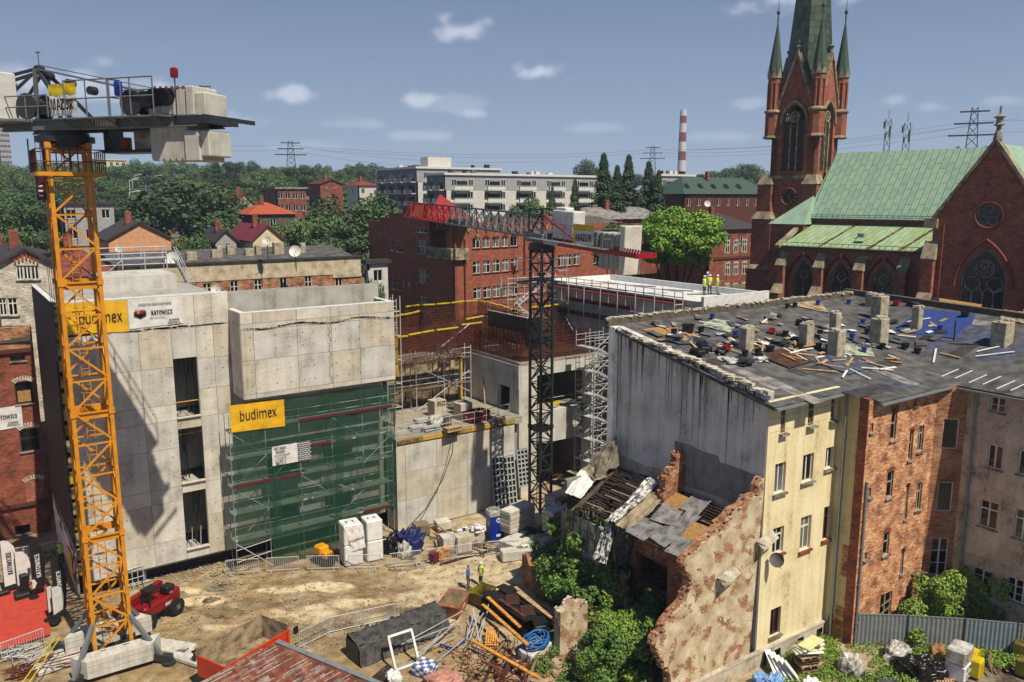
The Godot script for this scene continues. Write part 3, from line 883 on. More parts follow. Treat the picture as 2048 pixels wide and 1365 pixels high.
	for i in 60:
		var x := 16.7 + i * 0.19
		b.box(V(x,18.02 + 0.12 * sin(x * 1.3) + R(-0.03,0.03) + (x - 16.5) * 0.0, bz + 0.012),V(R(0.2,0.5), R(0.06,0.2),0.03))
	for i in 26: b.box(V(22.95 + R(-0.09,0.09),13.5 + i * 0.17, bz + 0.01),V(R(0.05,0.2), R(0.1,0.24),0.03))
	stuff(part(t, "seam_ridge", b,M.concrete_band))
	b = MB.new()
	b.span(V(16.48,19.1, bz - 0.42),V(28.25,19.16, bz)); b.span(V(16.48,19.1,-9.2),V(16.88,19.16, bz - 0.42)); b.span(V(27.85,19.1,-9.2),V(28.25,19.16, bz - 0.42)); b.span(V(16.88,19.1,-9.2),V(27.85,19.16,-8.9))
	part(t, "coping", b,M.sheet_white)
	b = MB.new()
	b.span(V(16.9,18.36,-8.8),V(27.8,18.46, bz - 0.45))
	part(t, "roof_insulation", b,M.foil)
	b = MB.new()
	for i in 36: b.box(V(17.2 + i * 0.22,18.5,-3.2),V(0.02,0.02,10.6))
	for i in 46: b.box(V(21.1,18.51,-8.4 + i * 0.23),V(8.0,0.02,0.02))
	stuff(part(t, "steel_mesh", b,M.galvanised))
	for x in [17.5,19.7,21.9,24.1]: brick_of(t, "roof_plank",V(x,18.58,-3.1),V(0.22,0.08,10.5),M.ply_yellow)
	for i in 3: brick_of(t, "slab_edge_form",V(28.45,13.6 + i * 1.15,2.2),V(0.3,0.95,0.5),M.insulation_yellow)
	b = MB.new()   # flat dark underside wrap of the box
	b.span(V(16.6,12.88,-0.4),V(28.2,12.99, bz - 0.1))
	part(t, "soffit", b,M.concrete_dark)
	# black insulated flank and the wool showing at its edge
	b = MB.new()
	b.span(V(5.42,3.9,0.0),V(5.54,20.4,-12.7))
	part(t, "membrane_wall", b,M.membrane_black)
	b = MB.new()
	b.span(V(5.42,0.0,-0.4),V(5.54,3.9,-12.7))
	part(t, "flank_base", b,M.concrete_band)
	for i in 17: brick_of(t, "wool_block",V(5.74,2.2 + i * 1.08,-0.35),V(0.38,0.72 if i % 2 else 0.8,0.6),M.wool if i % 3 else M.insulation_yellow)
	b = MB.new()
	b.span(V(5.54,20.1,-0.2),V(5.94,20.4,-12.7))
	part(t, "wool_top", b,M.wool)
	b = MB.new()
	b.span(V(5.42,20.4,-0.05),V(5.75,20.46,-12.7))
	part(t, "coping", b,M.sheet_white)
	# set-back roof house behind
	b = MB.new()
	var a0 := pz(196,556,-67.0)
	var a1 := pz(352,552,-67.0)
	b.span(V(a0.x,20.0,-67.0 - FZ),V(a1.x, a0.y,-71.8 - FZ))
	part(t, "roof_house", b,M.concrete)

func hoardings() -> void:
	# yellow banner and white banner on the parapet, yellow one and the white contractor sheet on the scaffold
	var t := thing("banner", "yellow vinyl banner lettered in black on the concrete parapet, behind the yellow mast", "banner",V(6.2,18.25, FZ + 0.05))
	part(t, "sheet", sheet(V(0,0.05,0),V(3.65,-0.1,0),V(3.65,2.0,0),V(0,2.05,0),12,6,0.02,3),M.banner_yellow)
	lettering(t, "budimex",1.0, T(V(2.0,1.0,0.06)),M.ink, "Droid Sans", false,2.55)
	t = thing("banner", "white vinyl banner with a coloured pixel heart and black lettering on the parapet", "banner",V(9.9,18.3, FZ + 0.05))
	part(t, "sheet", sheet(V(0,0,0),V(3.45,0.12,0),V(3.45,2.0,0),V(0.0,2.0,0),12,6,0.02,5),M.banner_white)
	lettering(t, "KATOWICE",0.42, T(V(2.1,1.0,0.06)),M.ink, "Droid Sans", true,1.35)
	lettering(t, "INWESTYCJA MIASTA KATOWICE",0.2, T(V(1.7,1.6,0.06)),M.ink_grey, "Droid Sans", true,2.1)
	lettering(t, "dla odmiany",0.18, T(V(1.8,0.68,0.06)),M.ink_grey)
	lettering(t, "KATOWICKIE\nINWESTYCJE S.A.",0.17, T(V(2.85,0.33,0.06)),M.ink, "Droid Sans", true,0.85)
	pixel_heart(t, T(V(0.72,0.62,0.055)),0.085,M.ink)
	t = thing("banner", "yellow vinyl banner lettered in black, tied to the netted scaffold", "banner",V(15.5,10.7,-56.8))
	part(t, "sheet", sheet(V(0,0.05,0),V(3.86,-0.1,0),V(3.86,1.9,0),V(0,2.0,0),16,8,0.025,8),M.banner_yellow)
	lettering(t, "budimex",1.0, T(V(1.95,1.12,0.045)),M.ink, "Droid Sans", false,2.6)
	t = thing("banner", "white sheet with small print and a grey block photo on the green net", "banner",V(18.3,7.7,-56.8))
	part(t, "sheet", sheet(V(0,0.05,0),V(1.9,0.05,0),V(1.9,1.5,0),V(0,1.5,0),8,6,0.03,12),M.banner_white)
	part(t, "photo_panel", sheet(V(1.9,0.05,0),V(2.86,0.0,0),V(2.86,1.5,0),V(1.9,1.5,0),4,6,0.02,13),M.ink_grey)
	var b := MB.new()
	for j in 9:
		for i in 4: b.box(V(2.03 + i * 0.24 + (0.1 if j % 2 else 0.0),0.16 + j * 0.155,0.035),V(0.17,0.05,0.01))
	stuff(part(t, "photo_print", b,M.banner_white))
	lettering(t, "BAZ  WIEŻA\nBUDOWY",0.24, T(V(0.6,1.2,0.07)),M.ink, "Droid Sans", true,0.85)
	for k in 4: lettering(t,["Rusztowania elewacyjne i", "t. +48 502 483 236", "biuro@baz.pl", "www.baz.pl"][k],0.16, T(V(0.75 if k == 0 else 0.62,0.82 - k * 0.2,0.07)),M.ink, "Droid Sans", false,1.2 if k == 0 else 0.8)
	t = thing("banner", "long white banner with a yellow sweep along the black flank wall", "banner",V(5.36,0,-59.8))
	part(t, "sheet", sheet(V(0,0.9,-11.5),V(0,0.9,0),V(0,3.4,0),V(0,3.8,-11.5),18,6,0.05,15),M.banner_white)
	b = MB.new()
	b.tri(V(-0.08,0.95,-3.0),V(-0.08,0.95,-0.2),V(-0.08,3.1,-0.6)); b.tri(V(-0.08,0.95,-3.0),V(-0.08,3.1,-0.6),V(-0.08,2.7,-3.4)); b.tri(V(-0.08,3.0,-7.5),V(-0.08,2.3,-6.2),V(-0.08,3.5,-6.6))
	part(t, "yellow_print", b,M.banner_yellow)
	t = thing("banner", "white banner with black lettering hung on the old brick wall", "banner",V(1.0,0,-74.05))
	var p := pz(46,853,-74.05)
	part(t, "sheet", sheet(V(-4.0, p.y - 0.3,0),V(p.x - 1.0, p.y,0),V(p.x - 1.0, p.y + 1.75,0),V(-4.0, p.y + 1.5,0),12,6,0.04,17),M.banner_white)
	lettering(t, "KATOWICE",0.42, T(V(p.x - 2.1, p.y + 0.95,0.08)),M.ink, "Droid Sans", true,1.5)
	lettering(t, "KATOWICKIE\nINWESTYCJE S.A.",0.17, T(V(p.x - 1.65, p.y + 0.35,0.08)),M.ink, "Droid Sans", true,0.9)
func pixel_heart(t: Node, o: Transform3D, s: float, outline: Material) -> void:
	var cols := [[0,5,8],[1,4,8],[2,3,8],[3,2,8],[4,1,8],[5,2,8],[6,3,8],[7,4,8],[8,5,8]]
	var b := MB.new()
	for c in cols: b.box(o * V((c[0] - 4) * s,(c[1] + 2.2) * 0.5 * s,0),V(s,(c[1] + 3) * 0.0 + s * 2.2,0.012), o.basis)
	for c in cols: b.box(o * V((c[0] - 4) * s,(c[1] + 6.0) * 0.5 * s,0),V(s,(6.0 - c[1]) * s,0.012), o.basis)
	part(t, "heart_outline", b, outline)
	var ms := [M.crate_red,M.machine_yellow,M.tile_orange,M.jib_red,M.bucket_blue]
	for i in 5: brick_of(t, "heart_block", o * V((i - 2) * 1.5 * s,6.0 * s,0.01),V(1.3 * s,(2.2 + (i % 2)) * s,0.012), ms[i], o.basis)

func netted_scaffold() -> void:
	var t := thing("scaffold", "steel facade scaffold behind green safety net under the concrete box", "scaffold",V(15.4,0,-56.95))
	scaffold(t,Vector3.ZERO,V(1,0,0),V(0,0,-1),5,2.52,1.1,0.0,[2.5,4.55,6.6,8.65,10.7],M.net_pole,M.deck_green)
	for y in [1.0,1.9]: rod(t, "ledger",V(0, y,0),V(2.52, y + 0.25,0),0.03,M.galvanised)
	rod(t, "brace",V(0.05,2.4,0.03),V(2.6,0.1,0.03),0.035,M.galvanised)
	var p := sheet(V(0.15,2.3,0.07),V(12.75,2.35,0.07),V(12.75,12.6,0.0),V(0.15,12.75,0.07),60,36,0.07,21,0.0,5.0)
	part(t, "safety_net", p,M.net_green)
	part(t, "safety_net", sheet(V(2.6,0.05,0.1),V(8.6,0.05,0.1),V(8.6,2.5,0.07),V(2.6,2.5,0.07),24,8,0.07,22),M.net_green)
	part(t, "safety_net", sheet(V(12.75,2.35,0.07),V(13.1,4.5,-1.4),V(13.9,12.6,-1.4),V(12.75,12.6,0.0),8,20,0.1,23),M.net_green)
	part(t, "net_fold", sheet(V(2.7,2.4,0.14),V(3.3,2.4,0.14),V(3.6,8.0,0.12),V(2.9,8.0,0.12),5,20,0.12,24),M.net_green)
	part(t, "net_fold", sheet(V(7.5,2.5,0.14),V(8.1,2.5,0.14),V(8.7,11.0,0.12),V(8.0,11.0,0.12),5,20,0.12,25),M.net_green)
	for a in [[5.1,2.52,10.76],[7.6,5.0,10.76],[0.0,2.5,6.66],[2.5,2.5,6.66],[5.0,2.5,8.72],[9.9,2.5,2.56]]: bar(t, "toe_board",V(a[0], a[2] + 0.1,0.12),V(a[0] + a[1], a[2] + 0.1,0.12),0.03,0.2,M.formwork_red)

func terrace_block() -> void:
	var z := -57.3
	var t := thing("terrace_block", "low concrete block with a cluttered flat terrace behind formwork edge boards", "building",V(0,0, z))
	var cm := [M.concrete,M.concrete,M.concrete_pale,M.concrete_warm]
	var b := MB.new()
	b.span(V(28.55,0,-0.08),V(40.1,7.25,-0.5)); b.span(V(28.5,7.3,-9.2),V(40.9,7.85,0.0)); b.span(V(28.6,0,-9.0),V(40.9,7.2,-9.3)); b.span(V(40.1,0,-1.0),V(40.9,7.25,-0.7))
	part(t, "frame", b,M.concrete_dark)
	wall_of_panels(t, Transform3D.IDENTITY,[28.5,29.3,32.2,35.2,37.6,40.1],[0,2.6,4.95,7.27],0.07, cm)
	b = MB.new()
	b.wall(Transform3D(Basis(Vector3.UP,-PI / 2),V(28.49,0,-1.9)),1.9,7.2,0.3,[Rect2(0.5,1.6,0.75,3.2)])
	part(t, "side_wall", b,M.concrete)
	for i in 5: brick_of(t, "edge_board",V(29.7 + i * 2.32,7.58,0.06),V(2.28,0.34,0.09),M.ply_yellow if i % 2 else M.insulation_yellow)
	b = MB.new()
	b.span(V(28.4,7.86,-9.1),V(40.9,7.9,0.02))
	part(t, "screed", b,M.concrete_deck)
	# beige panel wall at the back of the terrace
	wall_of_panels(t, T(V(0,0,-8.9)),[28.4,31.2,34.0,37.0,39.8],[7.9,9.3,10.6,12.3],0.12,[M.board_beige,M.board_beige2])
	brick_of(t, "end_strip",V(39.95,10.1,-8.8),V(0.3,4.4,0.15),M.ply_yellow)

func rebar_wall(t: Node, a: Vector3, b2: Vector3, y0: float, y1: float, cap: Material = null) -> void:
	var b := MB.new()
	var d := b2 - a
	var l := d.length()
	var u := d / l
	var n := int(l / 0.16)
	var w := u.cross(Vector3.UP) * 0.13
	for s in [-1.0,1.0]:
		for i in n + 1:
			var p: Vector3 = a + u * l * i / n + w * s
			b.beam(V(p.x + R(-0.03,0.03), y0, p.z),V(p.x + R(-0.04,0.04), y1 + R(-0.15,0.1), p.z + R(-0.03,0.03)),0.022)
		var y := y0 + 0.2
		while y < y1 - 0.3:
			b.beam(V(a.x, y, a.z) + w * s,V(b2.x, y, b2.z) + w * s,0.02)
			y += 0.28
	stuff(part(t, "rebar", b,M.rust))
	if cap != null:
		var k := int(l / 1.5)
		for i in maxi(k,1):
			var p := a + u * (l * (i + 0.06) / maxi(k,1))
			var q := a + u * (l * (i + 0.96) / maxi(k,1))
			bar(t, "rebar_cap",V(p.x, y1 + 0.06 + R(-0.05,0.05), p.z),V(q.x, y1 + 0.06 + R(-0.05,0.05), q.z),0.22,0.1, cap)

func frame_block() -> void:
	var z := -57.9
	var t := thing("frame_block", "unfinished concrete frame block with rusty rebar walls on its upper slab", "building",V(0,0, z))
	var cm := [M.concrete,M.concrete_pale,M.concrete_warm]
	var b := MB.new()
	b.wall(Transform3D(Basis(Vector3.UP,-PI / 2),V(41.02,0,-9.6)),9.6,12.3,0.35,[Rect2(6.2,7.85,1.9,2.25)])
	part(t, "side_wall", b,M.concrete)
	wall_of_panels(t, Transform3D(Basis(Vector3.UP,-PI / 2),V(40.97,0,-9.6)),[0,1.5,2.9,4.4,6.15],[7.9,11.2,12.3],0.06,[M.concrete,M.concrete_pale])
	wall_of_panels(t, Transform3D(Basis(Vector3.UP,-PI / 2),V(40.97,0,-9.6)),[6.15,8.15,9.6],[10.15,11.2,12.3],0.06,[M.concrete])
	brick_of(t, "pier",V(42.0,6.15,-0.3),V(2.0,12.3,0.55),M.concrete_pale)
	brick_of(t, "beam",V(46.7,11.75,-0.25),V(7.4,1.1,0.5),M.concrete)
	brick_of(t, "spandrel",V(45.4,6.4,-0.05),V(4.8,3.0,0.9),M.concrete)
	brick_of(t, "column",V(49.2,6.15,-0.35),V(0.9,12.3,0.6),M.concrete_pale)
	brick_of(t, "column",V(50.6,6.15,-0.9),V(0.5,12.3,0.6),M.concrete_dark)
	b = MB.new()
	b.span(V(28.3,12.3,-24.0),V(52.0,12.55,-8.7)); b.span(V(41.03,12.3,-8.7),V(50.6,12.55,0.0)); b.span(V(41.4,4.5,-9.5),V(50.5,4.8,-0.6)); b.span(V(41.4,7.7,-9.5),V(50.5,7.85,-0.6)); b.span(V(41.4,0,-9.4),V(50.5,12.3,-9.7)); b.span(V(50.2,0,-9.4),V(50.5,12.3,-3.0))
	part(t, "slab", b,M.concrete_deck)
	b = MB.new()
	b.span(V(41.5,12.56,-8.4),V(50.4,12.6,-0.4)); b.span(V(30.0,12.56,-23.6),V(51.5,12.6,-9.0))
	part(t, "puddled_floor", b,M.rust_floor)
	rebar_wall(t,V(41.35,0,-0.4),V(41.35,0,-7.6),12.55,15.2)
	rebar_wall(t,V(41.35,0,-0.4),V(49.6,0,-0.4),12.55,15.0)
	for i in 5:
		brick_of(t, "formwork_panel",V(42.0,15.2,-0.75 - i * 1.28),V(0.12,2.5,1.24),M.board_black)
		bar(t, "formwork_panel_edge",V(42.0,16.5,-0.15 - i * 1.28),V(42.0,16.5,-1.39 - i * 1.28),0.16,0.06,M.galvanised)
	brick_of(t, "formwork_panel",V(42.7,15.2,-0.1),V(1.3,2.6,0.12),M.board_black)
	for s in [[[810,613],[958,601],16.3, true],[[958,601],[1040,622],16.3, true],[[1060,616],[1150,606],16.3, true],[[788,634],[842,622],16.0, true],[[788,676],[868,662],15.4, true],[[870,661],[918,656],15.4, true],[[920,650],[965,644],15.2, true],[[930,639],[968,632],15.6, true],[[880,640],[1040,640],15.0, false],[[830,640],[1000,625],15.2, false],[[800,655],[905,650],15.0, false],[[1000,655],[1130,640],15.2, false]]:
		var p := gp(s[0][0], s[0][1], s[2])
		var q := gp(s[1][0], s[1][1], s[2])
		p.z -= z; q.z -= z
		rebar_wall(t,V(p.x,0, p.z),V(q.x,0, q.z),12.55, s[2] - 0.05,M.bin_yellow if s[3] else null)
	for k in 30:
		var p := gp(R(800,1030), R(630,668),14.6)
		brick_of(t, "rebar_cap",V(p.x,14.6, p.z - z),V(0.1,0.12,0.1),M.crate_red)
	b = MB.new()
	b.box(V(45.4,12.9,-6.0),V(3.2,0.5,0.7), turned(10)); b.box(V(47.0,12.8,-8.0),V(2.5,0.3,0.6), turned(25))
	part(t, "board_stack", b,M.wood_grey)
	# guard rail and yellow tape in the open storey
	for y in [8.4,8.95]: rod(t, "guard_rail",V(44.2, y,0.1),V(48.0, y,0.1),0.03,M.galvanised)
	brick_of(t, "warning_plate",V(44.9,8.4,0.16),V(1.1,0.35,0.03),M.bin_yellow)
	for i in 6: rod(t, "prop",V(44.0 + i * 0.9,7.85,-2.5),V(44.0 + i * 0.9,11.2,-2.5),0.05,M.steel_dark)

func rear_block() -> void:
	var t := thing("rear_block", "rear concrete block with white roofing membrane and a scaffolded side", "building",V(52.3,0,-47.2))
	var b := MB.new()
	var w := 8.4
	var l := 21.0
	b.span(V(0.02,0,-l),V(w,17.95,-0.02))
	part(t, "core", b,M.concrete_dark)
	wall_of_panels(t, Transform3D.IDENTITY,[0,2.8,5.6, w],[10,13.0,16.2,17.5],0.1,[M.concrete,M.concrete_pale])
	wall_of_panels(t, Transform3D(Basis(Vector3.UP,-PI / 2),V(0,0,-l)),[0,2.6,5.2,7.8,10.4,13.0,15.6,18.2, l],[6,9,12.0,15.2,18.3],0.08,[M.concrete,M.concrete_warm])
	b = MB.new()
	b.span(V(0.3,17.96,-l + 0.3),V(w - 0.3,18.06,-0.3))
	part(t, "roof_membrane", b,M.sheet_white)
	b = MB.new()
	b.span(V(-0.05,17.55,-0.04),V(w + 0.05,18.75,0.26)); b.span(V(w - 0.3,17.95,-l),V(w + 0.05,18.6,-0.04)); b.span(V(-0.05,17.95,-l - 0.05),V(w + 0.05,18.6,-l + 0.3))
	part(t, "parapet_membrane", b,M.sheet_white)
	b = MB.new()
	b.span(V(-0.08,17.96,-l + 0.31),V(0.25,18.3,-0.05))
	part(t, "parapet", b,M.concrete_pale)
	for i in 9: brick_of(t, "roof_batten",V(R(0.8, w - 0.8),18.1, R(-l + 1,-1.5)),V(R(0.15,0.4),0.08, R(1.5,3.5)),[M.tarp_grey,M.wood,M.foil,M.black][i % 4], turned(R(-20,100)))
	for i in 2: brick_of(t, "formwork_beam",V(-0.35,16.9 - i * 3.4,-13.0),V(0.2,0.35,9.5),M.formwork_red)
	t = thing("annex_block", "low white rendered annex beside the brick church", "building", gp(1553,600,17.4) - V(0,17.4,0))
	b = MB.new()
	b.span(V(-2.5,0,-4.0),V(0.2,17.2,0.0)); b.span(V(0.2,0,-0.4),V(2.2,17.2,0.0)); b.span(V(0.2,0,-4.0),V(3.0,16.2,-0.4))
	part(t, "wall", b,M.white_wall)
	b = MB.new()
	b.span(V(-2.6,17.2,-4.1),V(0.3,17.3,-3.8)); b.span(V(-2.6,17.2,-0.3),V(2.3,17.3,0.1))
	part(t, "coping", b,M.sheet_white)

func site_scaffolds() -> void:
	var gm: Material = M.galvanised
	var t := thing("scaffold", "tubular scaffold tower standing on the terrace beside the concrete box", "scaffold",V(29.0,0,-59.6))
	scaffold(t,Vector3.ZERO,V(0,0,-1),V(1,0,0),2,1.3,1.3,7.9,[9.9,11.9,13.9,15.9,17.9], gm,M.wood_grey, true,0.05)
	for i in 10: rod(t, "ladder_rung",V(0.3,8.2 + i * 0.95,0.02),V(0.9,8.2 + i * 0.95,0.02),0.03, gm)
	t = thing("scaffold", "long tubular scaffold along the beige wall at the back of the terrace", "scaffold",V(31.2,0,-64.2))
	scaffold(t,Vector3.ZERO,V(1,0,0),V(0,0,-1),3,2.9,1.1,7.9,[9.8,12.2], gm,M.wood_grey, false,0.05)
	rod(t, "brace",V(2.9,7.9,0.05),V(8.5,11.0,0.05),0.045, gm); rod(t, "brace",V(2.9,12.0,0.05),V(8.5,9.0,0.05),0.045, gm); rod(t, "brace",V(2.9,12.0,0.05),V(8.6,15.4,0.05),0.045, gm)
	rod(t, "prop",V(9.3,7.9,1.5),V(10.0,11.2,0.0),0.06,M.wood)
	t = thing("scaffold", "tubular scaffold stepping up behind the concrete box", "scaffold",V(29.2,0,-67.6))
	scaffold(t,Vector3.ZERO,V(1,0,0),V(0,0,-1),3,1.6,1.2,12.6,[14.6,16.6], gm,M.wood_grey, true,0.05)
	# stair tower
	t = thing("stair_tower", "zigzag scaffold stair tower between the frame block and the grey gable", "scaffold",V(46.4,0,-56.6))
	var f := [1.2,3.3,5.4,7.5,9.6,11.7,13.8]
	for i in 3:
		for k in 3: rod(t, "standard",V(i * 1.6,0, k * 1.3),V(i * 1.6,15.2, k * 1.3),0.035, gm)
	for n in f.size():
		var y: float = f[n]
		for s in [[0.0,0.65],[2.55,3.2]]: brick_of(t, "landing",V((s[0] + s[1]) * 0.5, y if s[0] < 1 else y - 1.05,1.3),V(0.7,0.07,2.5),M.galvanised)
		for k in 3:
			for hgt in [0.5,1.0]:
				rod(t, "guard_rail",V(0, y + hgt, k * 1.3),V(3.2, y + hgt, k * 1.3),0.028, gm)
		for s in 2:
			var z0 := 0.35 if s == 0 else 1.6
			var a := V(0.65, y, z0) if s == 0 else V(2.55, y - 1.05, z0)
			var b := V(2.55, y + 1.05, z0) if s == 0 else V(0.65, y, z0)
			if n == f.size() - 1 and s == 0: continue
			for w in [0.0,0.75]: bar(t, "stringer", a + V(0,0, w), b + V(0,0, w),0.05,0.16, gm)
			for q in 6: brick_of(t, "tread", a.lerp(b,(q + 0.5) / 6.0) + V(0,0.03,0.375),V(0.24,0.04,0.7), gm)
			rod(t, "stair_rail", a + V(0,0.95,0.8), b + V(0,0.95,0.8),0.028, gm)
		rod(t, "brace",V(0, y,2.64),V(3.2, y + 2.0,2.64),0.028, gm)
		rod(t, "brace",V(3.22, y,0),V(3.22, y + 2.0,2.6),0.028, gm)
	t = thing("scaffold", "galvanised scaffold along the roof edge of the white-roofed rear block", "scaffold",V(51.9,0,-49.0))
	scaffold(t,Vector3.ZERO,V(0,0,-1),V(-1,0,0),8,2.4,1.0,8.0,[13.2,15.6,18.0], gm,M.formwork_red, true,0.05)
	t = thing("scaffold", "tall scaffold stair bay at the far corner of the rear block", "scaffold",V(46.2,0,-67.2))
	scaffold(t,Vector3.ZERO,V(1,0,0),V(0,0,-1),3,2.0,1.2,12.6,[14.4,16.4,18.0], gm,M.wood_grey, true,0.05)
	for n in 3:
		var a := V(0.4 + 3.0 * (n % 2),12.6 + n * 1.9,0.5)
		var b := V(3.4 - 3.0 * (n % 2),14.5 + n * 1.9,0.5)
		for w in [0.0,0.7]: bar(t, "stringer", a + V(0,0, w), b + V(0,0, w),0.06,0.16, gm)
		for q in 7: brick_of(t, "tread", a.lerp(b,(q + 0.5) / 7.0) + V(0,0,0.35),V(0.26,0.04,0.7), gm)
	# roof access stair behind the parapet banners
	t = thing("scaffold", "scaffold gangway and stair behind the concrete parapet, by a satellite dish", "scaffold",V(10.3,0,-72.5))
	scaffold(t,Vector3.ZERO,V(1,0,0),V(0,0,-1),3,1.7,1.4,10.0,[20.6,22.0], gm,M.galvanised, true,0.05)
	for w in [0.0,0.8]: bar(t, "stringer",V(5.6,22.0,0.4 + w),V(6.6,19.0,1.6 + w),0.06,0.16, gm)
	for q in 10: brick_of(t, "tread",V(5.6,22.0,0.8).lerp(V(6.6,19.0,2.0),(q + 0.5) / 10.0),V(0.25,0.04,0.75), gm)
	for s in 2: rod(t, "stair_rail",V(5.6,23.0,0.4 + s * 0.85),V(6.6,20.0,1.6 + s * 0.85),0.03, gm)

# ---------- tower cranes ----------
func mast(t: Node, o: Transform3D, w: float, h: float, panels: int, per: int, leg: float, lm: Material, bm: Material, collar: Material) -> void:
	var c := [V(-w,0, w) * 0.5,V(w,0, w) * 0.5,V(w,0,-w) * 0.5,V(-w,0,-w) * 0.5]
	var ph := h / panels
	for s in range(0, panels, per):
		var y0 := s * ph
		var y1 := minf(panels, s + per) * ph
		var b := MB.new()
		for q in c:
			b.box(o * (q + V(0,(y0 + y1) * 0.5,0)),V(leg, y1 - y0 - 0.01, leg), o.basis)
			b.box(o * (q + V(0, y1 - 0.12,0)),V(leg * 1.5,0.3, leg * 1.5), o.basis)
		var sec := part(t, "mast_section", b, lm)
		for k in range(s, mini(panels, s + per)):
			for i in 4:
				var a: Vector3 = c[i]
				var d: Vector3 = c[(i + 1) % 4]
				var ya := k * ph
				if (k + i) % 2 == 0: bar(sec, "brace", o * (a + V(0, ya,0)), o * (d + V(0, ya + ph,0)), leg * 0.5, leg * 0.5, bm)
				else: bar(sec, "brace", o * (d + V(0, ya,0)), o * (a + V(0, ya + ph,0)), leg * 0.5, leg * 0.5, bm)
				bar(sec, "crossbar", o * (a + V(0, ya + ph - 0.1,0)), o * (d + V(0, ya + ph - 0.1,0)), leg * 0.42, leg * 0.42, bm)
		if collar != null:
			for i in 4: bar(sec, "collar_plate", o * (c[i] * 0.92 + V(0, y1 - 0.3,0)), o * (c[(i + 1) % 4] * 0.92 + V(0, y1 - 0.3,0)),0.04,0.34, collar)
	# ladder with hoops inside the mast
	for s in [-0.2,0.2]: rod(t, "ladder_stile", o * V(s,0.3,-w * 0.18), o * V(s, h - 0.4,-w * 0.18),0.025, bm)
	var b := MB.new()
	for i in int(h / 0.3): b.tube(o * V(-0.2,0.4 + i * 0.3,-w * 0.18), o * V(0.2,0.4 + i * 0.3,-w * 0.18),0.014,0.014,4)
	stuff(part(t, "ladder_rung", b, bm))
	for i in int(h / 1.2):
		b = MB.new()
		var pts := []
		for k in 7: pts.append(o * V(0.34 * cos(PI * k / 6.0),0.9 + i * 1.2,-w * 0.18 + 0.55 * sin(PI * k / 6.0)))
		b.path(pts,0.018,4)
		part(t, "ladder_hoop", b, bm)
func railing(t: Node, o: Transform3D, pts: Array, h: float, m: Material, r := 0.025, step := 1.3) -> void:
	for i in pts.size() - 1:
		var a: Vector3 = pts[i]
		var b: Vector3 = pts[i + 1]
		for y in [h, h * 0.5]: rod(t, "guard_rail", o * (a + V(0, y,0)), o * (b + V(0, y,0)), r, m)
		var n := maxi(1, int((b - a).length() / step))
		for k in n + (1 if i == pts.size() - 2 else 0): rod(t, "rail_post", o * a.lerp(b, float(k) / n), o * (a.lerp(b, float(k) / n) + V(0, h,0)), r, m)
func cabinet(t: Node, called: String, o: Transform3D, c: Vector3, s: Vector3, m: Material) -> MeshInstance3D:
	var b := MB.new()
	b.bevel(o * c, s,0.05, o.basis)
	return part(t, called, b, m)

